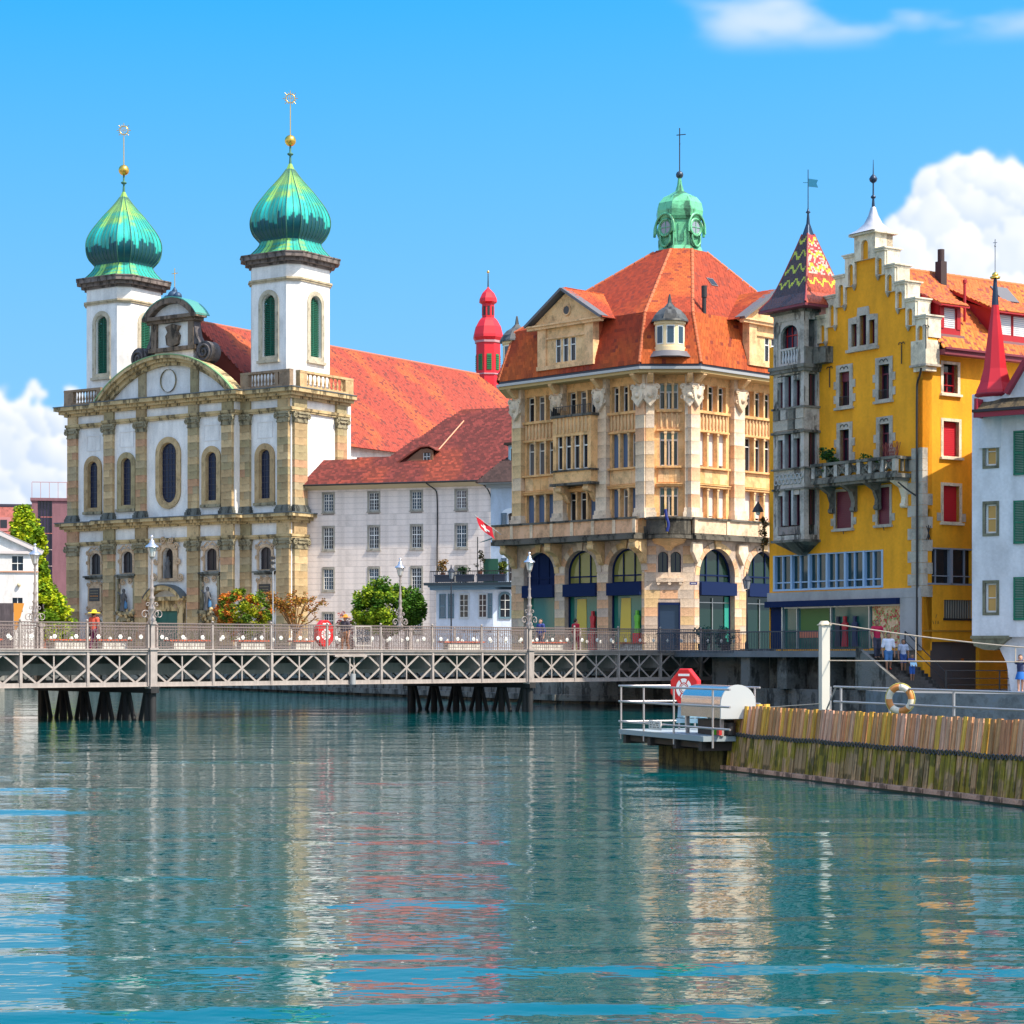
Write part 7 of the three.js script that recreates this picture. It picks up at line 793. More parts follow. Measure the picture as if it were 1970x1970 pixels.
    // loggia with arched opening and balusters
    const lg = part('loggia', [ext(shapeOf([[x0 + 0.3, 17.3], [x1 - 0.3, 17.3], [x1 - 0.3, 19.6], [x0 + 0.3, 19.6]], [archHole(x0 + 0.5, x1 - 0.5, 18.2, 19.35, 0.5), rectHole(x0 + 0.5, x1 - 0.5, 17.45, 18.1)]), z - 0.2, z - 0.04)], bayS, b); part('loggia_glass', bx(x0 + 0.4, x1 - 0.4, 18.2, 19.4, z - 0.5, z - 0.46), M('loggia_glass', [0.05, 0.04, 0.08], 0.05), lg); part('loggia_bars', [0, 1, 2, 3].map(k => bx(x0 + 0.55 + k * 0.38, x0 + 0.6 + k * 0.38, 18.2, 19.3, z - 0.45, z - 0.41)).concat([bx(x0 + 0.5, x1 - 0.5, 18.85, 18.9, z - 0.45, z - 0.41)]), redPaint, lg); for (let k = 0; k < 6; k++) part('baluster', lathe([[0.06, 17.45], [0.09, 17.65], [0.05, 17.9], [0.08, 18.1]], 6, x0 + 0.62 + k * 0.21, z - 0.12), M('baluster_pale', [0.55, 0.54, 0.54], 0.85), lg);
    part('side_balcony', [bx(x1, x1 + 0.12, 17.3, 18.15, 0.0, z), bx(x1 + 0.12, x1 + 1.0, 17.3, 18.1, 0.0, 0.5)], oldS, b);
    // spire with glazed tile zigzags
    const sc = [(x0 + x1) / 2 + 0.2, -0.1], pr = [[1.72, 20.15], [1.28, 20.75], [0.94, 21.6], [0.64, 22.5], [0.38, 23.3], [0.2, 23.9]], C4 = [[1, 1], [1, -1], [-1, -1], [-1, 1]];
    const sp = part('spire', pr.slice(0, -1).flatMap((p, i) => C4.map((c, k) => { const d = C4[(k + 1) % 4], q = pr[i + 1]; return poly3([[sc[0] + c[0] * p[0], p[1], sc[1] + c[1] * p[0]], [sc[0] + d[0] * p[0], p[1], sc[1] + d[1] * p[0]], [sc[0] + d[0] * q[0], q[1], sc[1] + d[1] * q[0]], [sc[0] + c[0] * q[0], q[1], sc[1] + c[1] * q[0]]]); })), M('roof_under', [0.2, 0.035, 0.02], 0.9), b);
    const glaze = M('glazed_tile', [1, 1, 1], 0.28); for (let i = 0; i + 1 < pr.length; i++) for (const k of [3, 0]) { const c = C4[k], d = C4[(k + 1) % 4], p = pr[i], q = pr[i + 1], face = k; const P4 = [[sc[0] + c[0] * p[0], p[1], sc[1] + c[1] * p[0]], [sc[0] + d[0] * p[0], p[1], sc[1] + d[1] * p[0]], [sc[0] + d[0] * q[0], q[1], sc[1] + d[1] * q[0]], [sc[0] + c[0] * q[0], q[1], sc[1] + c[1] * q[0]]]; const mid = face === 3 ? sc[0] : -sc[1]; let yb = null;
      tiles(b, P4, (a, r, x, y) => { if (yb === null) yb = y; const Yh = p[1] + (y - yb) * 0.72, h = Math.abs(x) * 1.0, zz = (Yh * 1.25 + 0.35 * Math.abs(((x * 1.6) % 1 + 1) % 1 - 0.5) * 2) % 0.95; const l = 0.8 + 0.4 * r; if (Yh > 20.75 && zz < 0.17) return [0.50 * l, 0.52 * l, 0.04 * l]; if (face === 0 && Yh > 21.7) return r < 0.5 ? [0.62 * l, 0.5 * l, 0.42 * l] : [0.40 * l, 0.05 * l, 0.05 * l]; return face === 3 ? [0.09 * l, 0.04 * l, 0.03 * l] : [0.40 * l, 0.07 * l, 0.03 * l]; }, { w: 0.1, rh: 0.1, mat: glaze, seed: 50 + i }); }  // pale tiles high on the right face stand for glare
    for (const c of C4) part('spire_hip', [tube(pr.map(p => [sc[0] + c[0] * p[0] * 1.01, p[1] + 0.05, sc[1] + c[1] * p[0] * 1.01]), 0.06, 6, 24)], M('hip_maroon', [0.28, 0.03, 0.03], 0.5), sp);
    part('spire_eave', [bx(sc[0] - 1.76, sc[0] + 1.76, 20.03, 20.17, sc[1] - 1.76, sc[1] + 1.76)], M('eave_maroon', [0.20, 0.03, 0.05], 0.6), sp); part('spire_cap', [fin(new THREE.CylinderGeometry(0.1, 0.36, 0.75, 4, 1, false, Math.PI / 4).translate(sc[0], 24.1, sc[1])), lathe([[0.1, 24.4], [0.05, 25.0], [0.13, 25.05], [0.05, 25.15], [0.025, 25.3], [0.02, 27.2]], 8, sc[0], sc[1])], M('iron_blue', [0.03, 0.05, 0.09], 0.4, { metalness: 0.5 }), sp); const vane = part('weather_vane', [ext(shapeOf([[0, 26.35], [0.5, 26.3], [0.42, 26.5], [0.5, 26.68], [0, 26.75]]), -0.012, 0.012), rod([-0.25, 26.55, 0], [0, 26.55, 0], 0.02)], M('vane_blue', [0.03, 0.20, 0.32], 0.4, { metalness: 0.5 }), sp, { at: [sc[0], 0, sc[1]] }); vane.rotation.y = 56 * Math.PI / 180; }
  // flank windows
  const blindR = M('blind_red', [0.55, 0.012, 0.03], 0.6);
  for (const [a, b, c, d, bl] of [[1.35, 2.3, 15.3, 16.65, 0], [1.35, 2.38, 12.3, 13.95, 1], [1.35, 2.42, 9.2, 10.9, 1]]) { const f = side('window', [ext(shapeOf([[a - 0.16, c - 0.06], [b + 0.16, c - 0.06], [b + 0.16, d + 0.14], [a - 0.16, d + 0.14]], [rectHole(a, b, c, d)]), -0.3, 0.03), bx(a - 0.22, b + 0.22, c - 0.16, c - 0.05, 0, 0.14)], paleY); part('pane', bx(a, b, c, d, -0.34, -0.3), glassDark, f); if (bl) part('roller_shutter', [bx(a, b, c, d, -0.24, -0.2), ...Array.from({ length: Math.floor((d - c) / 0.09) }, (_, k) => bx(a, b, c + k * 0.09, c + k * 0.09 + 0.07, -0.2, -0.185))], blindR, f); else part('casement', [bx(a, a + 0.07, c, d, -0.3, -0.22), bx(b - 0.07, b, c, d, -0.3, -0.22), bx((a + b) / 2 - 0.03, (a + b) / 2 + 0.03, c, d - 0.4, -0.3, -0.22), bx(a, b, d - 0.42, d - 0.35, -0.3, -0.22), bx(a, b, c, c + 0.08, -0.3, -0.22), bx(a, b, c + 0.36, c + 0.4, -0.2, -0.17)], redPaint, f); if (c < 10) for (const s of [a - 0.42, b + 0.16]) part('quoin', bx(s, s + 0.26, c + 0.02, c + 0.4, 0.002, 0.025), greyS, f); }
  { const f = side('ribbon_window', [bx(0.1, 3.25, 6.2, 6.28, -0.3, 0.02), bx(0.1, 3.25, 7.88, 7.95, -0.3, 0.0), bx(1.82, 1.98, 6.2, 7.95, -0.3, 0.02), bx(0.1, 3.25, 6.6, 6.65, -0.24, -0.1), bx(0.93, 0.98, 6.2, 7.95, -0.24, -0.1), bx(2.86, 2.91, 6.2, 7.95, -0.24, -0.1)], M('dim_frame', [0.26, 0.28, 0.34], 0.5)); for (const [a, b] of [[0.1, 0.93], [0.98, 1.82], [1.98, 2.86], [2.91, 3.25]]) part('pane', bx(a, b, 6.28, 7.88, -0.24, -0.2), M('dim_glass', [0.012, 0.012, 0.016], 0.08), f); const v = side('vent_grille', [bx(1.4, 3.3, 4.62, 5.5, -0.35, -0.3), bx(1.34, 3.36, 4.52, 4.62, -0.1, 0.06)], M('grille_dark', [0.02, 0.02, 0.02], 0.6)); for (let k = 0; k < 12; k++) part('bar', bx(1.45 + k * 0.16, 1.5 + k * 0.16, 4.62, 5.5, -0.12, -0.06), M('grille_bar', [0.30, 0.28, 0.24], 0.5), v); const g = side('garage_door', [bx(0.5, 3.75, 1.25, 3.5, -0.3, -0.22), bx(2.1, 2.14, 1.25, 3.5, -0.22, -0.21)], M('garage_grey', [0.10, 0.085, 0.085], 0.6)); part('door_sign', bx(2.75, 2.95, 2.55, 2.72, -0.215, -0.205), M('sign_orange', [0.45, 0.12, 0.02], 0.6), g); side('string_band', bx(0, 14, 3.98, 4.06, 0, 0.05), M('yellow_dark', [0.42, 0.2, 0.02], 0.85)); const m = []; for (const x of [0.72, 0.82, 0.95, 1.04]) m.push(rod([x, 4.35, 0.01], [x + rr(-0.08, 0.08), 4.5, 0.01], 0.012, 4)); m.push(rod([0.85, 4.62, 0.01], [0.92, 4.8, 0.01], 0.012, 4)); side('wall_scrawl', m, blackIron); }
  // main roof with tall shed dormers
  const tintB = (a, r) => { const o = sstep(0.48, 0.62, a), l = 0.7 + 0.55 * r; return r < 0.16 ? [0.26, 0.05, 0.03] : [lerp(0.50, 0.58, o) * l, lerp(0.11, 0.17, o) * l, lerp(0.02, 0.02, o) * l]; };
  const under = M('roof_under', [0.2, 0.035, 0.02], 0.9), ry = 21.75, rp = [[0.65, 17.3, -0.75], [0.65, 17.3, -14.4], [-3.75, ry, -14.4], [-3.75, ry, -0.75]];
  const roof = part('roof', [poly3(rp), poly3([[-3.75, ry, -0.75], [-3.75, ry, -14.4], [-8.1, 17.3, -14.4], [-8.1, 17.3, -0.75]]), poly3([[-8.1, 17.3, -14.4], [-3.75, ry, -14.4], [0.65, 17.3, -14.4]])], under, Y); tiles(Y, rp, tintB, { w: 0.2, rh: 0.2, seed: 60 });
  part('eave_board', [bx(0.3, 0.7, 17.0, 17.24, -14.4, -0.75), bx(0.66, 0.8, 17.22, 17.32, -14.4, -0.75)], M('eave_maroon', [0.20, 0.03, 0.05], 0.6), Y); part('ridge_tile', Array.from({ length: 34 }, (_, k) => fin(new THREE.CylinderGeometry(0.1, 0.12, 0.42, 6).rotateX(Math.PI / 2).translate(-3.75, ry + 0.04, -0.95 - k * 0.4))), M('ridge_orange', [0.5, 0.16, 0.05], 0.8), roof, { kind: 'stuff' });
  const shed = (z0, z1, n) => { const xf = -0.05, d = part('shed_dormer', [bx(xf - 0.12, xf, 18.0, 18.35, z1, z0), bx(xf - 0.12, xf, 19.35, 19.55, z1, z0), bx(xf - 0.12, xf, 18.35, 19.35, z1, z1 + 0.12), bx(xf - 0.12, xf, 18.35, 19.35, z0 - 0.12, z0)], redPaint, Y); part('cheek', [ext(shapeOf([[xf, 18.0], [xf, 19.5], [xf - 2.3, 20.3]]), z0 - 0.03, z0), ext(shapeOf([[xf, 18.0], [xf, 19.5], [xf - 2.3, 20.3]]), z1, z1 + 0.03)], redPaint, d); const q = [[xf + 0.35, 19.45, z0 + 0.25], [xf + 0.35, 19.45, z1 - 0.25], [xf - 2.95, 20.95, z1 - 0.25], [xf - 2.95, 20.95, z0 + 0.25]]; part('dormer_roof', [poly3(q), bx(xf + 0.3, xf + 0.37, 19.36, 19.46, z1 - 0.25, z0 + 0.25), ext(shapeOf([[xf + 0.35, 19.32], [xf + 0.35, 19.46], [xf - 2.95, 20.96], [xf - 2.95, 20.82]]), z0 + 0.2, z0 + 0.26)], redPaint, d); tiles(d, q, tintB, { w: 0.16, rh: 0.16, seed: 70 }); const w = (z0 - z1 - 0.24 - (n > 1 ? 0.2 : 0.4)) / n; for (let k = 0; k < n; k++) { const a = z1 + (n > 1 ? 0.2 : 0.32) + k * (w + 0.12); part('pane', bx(xf - 0.08, xf - 0.05, 18.35, 19.35, a, a + w), M('dormer_blind', [0.5, 0.55, 0.62], 0.3), d); part('slat_blind', Array.from({ length: 10 }, (_, i) => bx(xf - 0.05, xf - 0.03, 18.4 + i * 0.095, 18.45 + i * 0.095, a + 0.03, a + w - 0.03)), whitePaint, d, { kind: 'stuff' }); part('casement', [bx(xf - 0.05, xf, 18.35, 19.35, a - 0.04, a), bx(xf - 0.05, xf, 18.35, 19.35, a + w, a + w + 0.04), bx(xf - 0.052, xf - 0.002, 18.33, 18.38, a - 0.04, a + w + 0.04)], redPaint, d); if (n === 1) for (const s of [a - 0.3, a + w + 0.06]) part('shutter', bx(xf, xf + 0.04, 18.35, 19.35, s, s + 0.24), redPaint, d); } part('apron_flashing', bx(xf - 0.1, xf + 0.18, 17.9, 18.05, z1 - 0.1, z0 + 0.1), M('lead_rose', [0.25, 0.12, 0.13], 0.6), d); };
  shed(-1.15, -2.55, 1); shed(-4.9, -7.4, 2);
  part('stove_pipe', [cyl(0.07, 0.07, 18.9, 20.9, -0.6, -3.4, 10), cyl(0.1, 0.1, 20.75, 20.9, -0.6, -3.4, 10)], redPaint, roof); part('chimney', [bx(-3.45, -3.05, 21, 22.3, -4.7, -4.3), cyl(0.17, 0.17, 22.3, 22.9, -3.25, -4.5, 10)], M('chimney_dark', [0.05, 0.03, 0.03], 0.8), roof);
  part('far_skylight', [fin(new THREE.BoxGeometry(1.2, 0.1, 1.2).rotateZ(-0.79).translate(-2.9, 21.0, -8.6))], slateM, roof);
}
// potted shrub and trellis on the stone balcony
{
  const at = (x, y, z) => { const a = 56 * Math.PI / 180, C0 = [(1775 - 985) / 4100 * 100, -100]; return [C0[0] + x * Math.cos(a) - z * Math.sin(a), y, C0[1] + x * Math.sin(a) + z * Math.cos(a)]; };
  const t = thing('balcony_shrub', 'bushy dark green shrub on the stone balcony', 'plant', at(-5.75, 11.46, 0.5)); const cl = []; for (let k = 0; k < 26; k++) cl.push([rr(-0.4, 0.4), 0.35 + rr(0, 1.15), rr(-0.4, 0.4), 0.22, 0]); part('foliage', leafMesh(cl, 45, 0.12, [[[0.03, 0.10, 0.02], [0.06, 0.16, 0.02], [0.02, 0.06, 0.02]]]), leafM, t); part('pot', lathe([[0.2, 0], [0.28, 0.4]], 10), oldS, t); part('stem', rod([0, 0.2, 0], [0, 1.2, 0], 0.03), bark, t);
  const u = thing('balcony_grass', 'wispy green plant on the stone balcony rail', 'plant', at(-2.9, 11.46, 0.6)); const c2 = []; for (let k = 0; k < 8; k++) c2.push([rr(-0.4, 0.4), 0.5 + rr(0, 0.6), rr(-0.2, 0.2), 0.18, 0]); part('foliage', leafMesh(c2, 20, 0.1, [[[0.10, 0.16, 0.02], [0.06, 0.12, 0.02]]]), leafM, u); part('pot', bx(-0.4, 0.4, 0, 0.4, -0.15, 0.15), oldS, u);
  const tr = thing('lattice_screen', 'folding brown lattice screen standing on the stone balcony', 'trellis', at(-1.75, 11.46, 0.3), -0.98); const g = []; for (let k = 0; k < 7; k++) { g.push(bar([-0.35 + k * 0.1, 0.4, 0], [-0.35 + k * 0.1 + 0.35, 1.5, 0], 0.02, 0.02), bar([0.35 - k * 0.1, 0.4, 0.02], [0.35 - k * 0.1 - 0.35, 1.5, 0.02], 0.02, 0.02)); } part('lattice', g, M('lattice_red', [0.25, 0.05, 0.04], 0.7), tr, { kind: 'stuff' }); part('frame', [bx(-0.4, -0.36, 0, 1.55, -0.01, 0.03), bx(0.36, 0.4, 0, 1.55, -0.01, 0.03)], M('lattice_red', [0.25, 0.05, 0.04], 0.7), tr);
}
// ---------------------------------------------------------------- bluish white house with red spire
const YA = 56 * Math.PI / 180, YC = [(1775 - 985) / 4100 * 100, -100];
const atYellow = (x, y, z) => [YC[0] + x * Math.cos(YA) - z * Math.sin(YA), y, YC[1] + x * Math.sin(YA) + z * Math.cos(YA)];
{
  const W = building('spire_house', 'blue tinged white house with green shutters and a pointed crimson turret', 'house', 1870, 97.5, 36, 1.25), wall = M('blue_white_wall', [0.76, 0.77, 0.82], 0.9, { t: 'plaster', bump: 0.005 }), spireR = M('spire_crimson', [0.55, 0.008, 0.022], 0.45), olive = M('olive_frame', [0.20, 0.20, 0.145], 0.85, { t: 'stone' }), vg = M('verge_crimson', [0.28, 0.012, 0.035], 0.55);
  const wx = 0.92, ws = [[11.5, 12.8], [8.42, 9.75], [4.82, 6.15]];
  part('wall', [ext(shapeOf([[0, 3.7], [9, 3.7], [9, 17.5], [6.2, 21.5], [1.75, 14.8], [0, 14.8]], ws.map(([a, b]) => rectHole(wx - 0.27, wx + 0.27, a, b)).concat([rectHole(2.75, 3.6, 4.45, 6.4), rectHole(2.75, 3.6, 7.9, 9.85), rectHole(2.75, 3.6, 11.0, 13.0)])), -0.4, 0), bx(0, 0.4, 3.7, 14.8, -5.2, -0.4), bx(0.4, 9, 3.7, 14.8, -8.5, -0.7)], wall, W);
  part('base_wall', [bx(1.35, 9, 1.25, 3.7, -8.5, -0.9), ext(shapeOf([[1.75, 1.25], [9, 1.25], [9, 3.7], [1.0, 3.7], [1.2, 3.2], [1.55, 2.5]], [archHole(2.6, 4.6, 1.26, 3.3, 0.9)]), -0.9, -0.3)], wall, W);
  part('corbel_ledge', [bx(-0.05, 1.8, 3.62, 3.76, -0.5, 0.06), ext(shapeOf([[0.0, 3.62], [1.75, 3.62], [1.35, 3.3], [1.1, 3.1], [0.6, 3.12], [0.1, 3.3]]), -0.9, 0.02)], olive, W);
  for (const [a, b] of ws) { const f = part('window', [ext(shapeOf([[wx - 0.4, a - 0.13], [wx + 0.4, a - 0.13], [wx + 0.4, b + 0.13], [wx - 0.4, b + 0.13]], [rectHole(wx - 0.27, wx + 0.27, a, b)]), -0.15, 0.03)], olive, W); part('casement', [ext(shapeOf([[wx - 0.27, a], [wx + 0.27, a], [wx + 0.27, b], [wx - 0.27, b]], [rectHole(wx - 0.19, wx + 0.19, a + 0.08, (a + b) / 2 - 0.02), rectHole(wx - 0.19, wx + 0.19, (a + b) / 2 + 0.02, b - 0.08)]), -0.18, -0.12)], whitePaint, f); for (const [c, d] of [[a + 0.08, (a + b) / 2], [(a + b) / 2, b - 0.08]]) part('pane', bx(wx - 0.2, wx + 0.2, c, d, -0.2, -0.185), M('amber_reflection', [0.55, 0.33, 0.10], 0.12), f); }  // amber pane colour is the painted reflection of sunlit houses opposite
  const sg = M('shutter_green', [0.01, 0.17, 0.10], 0.55); for (const [a, b] of [[4.45, 6.4], [7.9, 9.85], [11.0, 13.0]]) { const f = part('window', [ext(shapeOf([[2.65, a - 0.1], [3.7, a - 0.1], [3.7, b + 0.1], [2.65, b + 0.1]], [rectHole(2.75, 3.6, a, b)]), -0.15, 0.03)], olive, W); part('pane', bx(2.75, 3.6, a, b, -0.25, -0.2), glassDark, f); shutter(f, 2.3, (a + b) / 2, 0.55, b - a, sg, { z: 0.03 }); shutter(f, 4.05, (a + b) / 2, 0.55, b - a, sg, { z: 0.03 }); }
  part('pent_roof', [fin(new THREE.BoxGeometry(9, 0.1, 1.5).rotateX(0.55).translate(5.0, 14.25, 0.35))], M('pent_tiles', [0.10, 0.07, 0.035], 0.9, { t: 'weathered', bump: 0.03 }), W); part('pent_fascia', [bx(0.5, 9.5, 13.62, 13.86, 0.85, 0.98), bx(0.5, 0.62, 13.65, 14.5, -0.2, 0.9)], vg, W); part('pent_edge', [bx(0.45, 9.5, 13.86, 13.98, 0.8, 1.05)], M('dark_edge', [0.02, 0.02, 0.03], 0.6), W);
  part('verge', [bar([1.75, 14.7, 0.12], [6.3, 21.7, 0.12], 0.2, 0.5)], vg, W); part('roof', [poly3([[1.7, 14.75, 0.3], [6.2, 21.6, 0.3], [6.2, 21.6, -5.5], [1.7, 14.75, -5.5]])], M('roof_brown2', [0.10, 0.04, 0.03], 0.9, { t: 'stone' }), W);
  const t = part('turret', [fin(new THREE.CylinderGeometry(0.84, 0.84, 2.6, 20).translate(0.86, 13.6, -0.62))], wall, W); part('spire', [flat(new THREE.LatheGeometry([[0.93, 14.78], [0.9, 14.95], [0.74, 15.3], [0.56, 15.95], [0.46, 16.7], [0.36, 17.5], [0.22, 18.4], [0.17, 18.9]].map(p => new THREE.Vector2(...p)), 8).translate(0.86, 0, -0.62))], spireR, t); part('spire_lip', [lathe([[0.84, 14.62], [0.98, 14.72], [0.95, 14.82]], 16, 0.86, -0.62)], vg, t); part('spire_tip', [lathe([[0.175, 18.88], [0.09, 20.0], [0.02, 20.3]], 8, 0.86, -0.62)], M('iron_blue', [0.03, 0.05, 0.09], 0.4, { metalness: 0.5 }), t); part('gold_knob', [ball(0.15, 0.86, 20.25, -0.62, 10), lathe([[0.22, 20.1], [0.24, 20.18], [0.1, 20.22]], 10, 0.86, -0.62)], gold, t); part('spire_rod', [rod([0.86, 20.3, -0.62], [0.86, 21.9, -0.62], 0.022), ball(0.05, 0.86, 21.6, -0.62, 6), rod([0.76, 21.75, -0.62], [0.96, 21.75, -0.62], 0.015)], M('iron_grey', [0.25, 0.27, 0.3], 0.4), t);
}
// ---------------------------------------------------------------- terrace, stairs, lower quay
{
  const dark = M('terrace_stone', [0.16, 0.155, 0.15], 0.9, { t: 'weathered', bump: 0.015 }), slabM = M('terrace_slab', [0.20, 0.21, 0.23], 0.8, { t: 'plaster' });
  const toShape = pts => shapeOf(pts.map(([x, z]) => { const p = atYellow(x, 0, z); return [p[0], -p[2]]; })), slab = (pts, y0, y1) => fin(new THREE.ExtrudeGeometry(toShape(pts), { depth: y1 - y0, bevelEnabled: false }).rotateX(-Math.PI / 2).translate(0, y0, 0));
  struct('terrace', [slab([[-18.5, -6], [-18.5, 0.2], [-11.5, 1.6], [-1.25, 1.6], [-1.25, -0.1], [-10.8, -0.1], [-10.8, -6]], 2.78, 3.09)], slabM);
  struct('terrace_wall', [slab([[-16, 0.6], [-1.3, 1.3], [-1.3, 0.9], [-16, 0.2]], -1, 1.2), slab([[-16, -0.4], [-1.3, 0.3], [-1.3, -0.1], [-16, -0.8]], 1.2, 2.78), ...[-11.2, -8.4, -5.4, -2.6, -1.5].map(x => slab([[x - 0.35, 1.35], [x + 0.35, 1.35], [x + 0.35, 0], [x - 0.35, 0]], 1.2, 2.78))], dark);
  struct('lower_quay', [fin(new THREE.ExtrudeGeometry(shapeOf([[16.3, 98.2], [17.2, 91.6], [22, 88.2], [45, 80], [45, 108], [27, 108], [19.35, 100], [18.0, 99.3]]), { depth: 2.25, bevelEnabled: false }).rotateX(-Math.PI / 2).translate(0, -1, 0))], M('quay_paving', [0.20, 0.21, 0.24], 0.85, { t: 'stone', ts: 3 }));
  const st = building('stone_stairs', 'dark stone stairs from the shop terrace down to the lower quay', 'stairs', 1775, 100, 56, 1.25); st.position.set(YC[0], 1.25, YC[1]);
  const n = 11; for (let k = 0; k < n; k++) { const y = 3.09 - (k + 1) * (3.09 - 1.25) / (n + 1), x = -1.24 + k * 0.245; part('step', bx(x, x + 0.28, 1.25, y, 0.15, 2.75), M('step_stone', [0.085, 0.08, 0.08], 0.9, { t: 'weathered' }), st); }
  part('stringer', [ext(shapeOf([[-1.4, 1.25], [1.7, 1.25], [1.7, 1.45], [-1.2, 3.2], [-1.4, 3.2]]), 2.75, 2.95)], dark, st);
  part('handrail', [rod([-0.9, 4.0, 0.25], [1.7, 2.1, 0.25], 0.025), rod([-0.9, 3.55, 0.25], [1.7, 1.65, 0.25], 0.018), rod([1.7, 1.25, 0.25], [1.7, 2.12, 0.25], 0.03), rod([-0.9, 3.0, 0.25], [-0.9, 4.0, 0.25], 0.03)], blackIron, st);
  // terrace railing of plain bars
  const rl = thing('terrace_railing', 'dark blue barred railing along the shop terrace', 'railing', [YC[0], 3.09, YC[1]], -YA); rl.y0 = 3.09; part('rail', [bx(-11.4, -2.0, 4.02, 4.08, 1.5, 1.56), bx(-11.4, -2.0, 3.16, 3.2, 1.5, 1.54)], M('rail_navy', [0.03, 0.045, 0.07], 0.5), rl); const bars = []; for (let x = -11.4; x <= -2.0; x += 0.125) bars.push(bx(x - 0.01, x + 0.01, 3.1, 4.05, 1.515, 1.535)); part('bars', bars, M('rail_navy', [0.03, 0.045, 0.07], 0.5), rl, { kind: 'stuff' }); part('rail_return', [bar([-11.4, 4.05, 1.53], [-18.3, 4.05, 1.53], 0.06, 0.06)], M('rail_navy', [0.03, 0.045, 0.07], 0.5), rl); const b2 = []; for (let x = -18.3; x < -11.4; x += 0.125) b2.push(bx(x - 0.01, x + 0.01, 3.0, 4.05, 1.515, 1.535)); part('bars', b2, M('rail_navy', [0.03, 0.045, 0.07], 0.5), rl, { kind: 'stuff' });
  const q = thing('quay_railing', 'low black railing on the lower quay beside the garage door', 'railing', atYellow(2.1, 1.25, 0.6), -YA + 0.75); part('post', [0, 2.4, 4.8, 7.2].map(x => bx(x - 0.03, x + 0.03, 0, 0.95, -0.03, 0.03)), blackIron, q); part('rail', [bx(0, 7.2, 0.9, 0.94, -0.02, 0.02), bx(0, 7.2, 0.55, 0.58, -0.015, 0.015), bx(0, 7.2, 0.25, 0.28, -0.015, 0.015)], blackIron, q);
}
// dark street lamps
{
  const lamp = (at, h, label) => { const l = thing('street_lamp', label, 'street lamp', at, 0.4); part('pole', [lathe([[0.12, 0], [0.12, 0.4], [0.06, 0.6], [0.045, h - 0.8], [0.09, h - 0.75], [0.05, h - 0.7]], 8)], M('lamp_navy', [0.015, 0.02, 0.035], 0.5), l); part('lantern', [fin(new THREE.CylinderGeometry(0.24, 0.14, 0.5, 4, 1, false, Math.PI / 4).translate(0, h - 0.42, 0))], M('lamp_pane', [0.30, 0.33, 0.38], 0.12), l); part('hood', [fin(new THREE.CylinderGeometry(0.04, 0.3, 0.3, 4, 1, false, Math.PI / 4).translate(0, h - 0.02, 0)), fin(new THREE.CylinderGeometry(0.02, 0.06, 0.22, 6).translate(0, h + 0.22, 0)), ...[0, 1, 2, 3].map(k => rod([Math.sin(k * 1.5708 + 0.785) * 0.145, h - 0.67, Math.cos(k * 1.5708 + 0.785) * 0.145], [Math.sin(k * 1.5708 + 0.785) * 0.245, h - 0.17, Math.cos(k * 1.5708 + 0.785) * 0.245], 0.015, 4))], M('lamp_navy', [0.015, 0.02, 0.035], 0.5), l); };
  lamp(atPix(868, 152), 5.9, 'dark blue lantern lamp on the quay before the pale blue pavilion'); lamp(atPix(1437, 121), 4.2, 'black lantern lamp at the bridge end by the palace arches');
  const p = thing('signal_pole', 'thin pole with small floodlights on top near the autumn tree', 'pole', atPix(525, 172), 0.2); part('pole', rod([0, 0, 0], [0, 7.6, 0], 0.05), M('pole_grey', [0.4, 0.4, 0.42], 0.5), p); for (const y of [6.6, 7.1, 7.5]) part('floodlight', [bx(-0.25, 0.02, y, y + 0.25, -0.1, 0.1), bx(0.02, 0.2, y + 0.05, y + 0.2, -0.08, 0.08)], blackIron, p);
  const h = thing('hanging_lamp', 'dark bell shaped lamp hanging from the yellow house corner above vines', 'lamp', atYellow(-11.15, 10.2, 0.55)); part('shade', [lathe([[0.02, 0.55], [0.08, 0.42], [0.22, 0.2], [0.3, 0.0], [0.27, 0.0]], 12)], M('shade_black', [0.025, 0.022, 0.02], 0.6), h); part('bulb', ball(0.12, 0, -0.06, 0, 8), M('lamp_white', [0.75, 0.73, 0.7], 0.3), h); part('arm', [rod([0, 0.55, 0], [0, 0.8, 0], 0.02), rod([0, 0.8, 0], [0.25, 0.8, -0.4], 0.02)], blackIron, h);
  const v = thing('wall_vine', 'brown dried vine climbing the yellow house corner under the lamp', 'plant', atYellow(-11.05, 8.1, 0.3)); const cl = []; for (let k = 0; k < 16; k++) cl.push([rr(-0.1, 0.15), rr(0, 1.9), rr(-0.1, 0.15), 0.16, 0]); part('foliage', leafMesh(cl, 26, 0.09, [[[0.16, 0.08, 0.02], [0.09, 0.06, 0.02], [0.05, 0.06, 0.02]]]), leafM, v); part('stem', tube([[0, -0.2, 0], [0.05, 0.8, 0.05], [0, 1.9, 0]], 0.03, 5), bark, v);
}
// gallery of planters at the bridge end (teal leaved bushes)
{ for (const [u, D, lab] of [[1352, 117.5, 'teal leaved bush in a tub at the bridge end before the glass door'], [1395, 118.5, 'small teal leaved bush at the bridge end beside the lamp']]) { const t = thing('tub_bush', lab, 'plant', atPix(u, D)); const cl = []; for (let k = 0; k < 14; k++) cl.push([rr(-0.35, 0.35), 0.45 + rr(0, 0.8), rr(-0.3, 0.3), 0.25, 0]); part('foliage', leafMesh(cl, 34, 0.12, [[[0.03, 0.13, 0.12], [0.02, 0.09, 0.09], [0.05, 0.16, 0.10]]]), leafM, t); part('tub', lathe([[0.22, 0], [0.3, 0.4]], 10), blackIron, t); } }
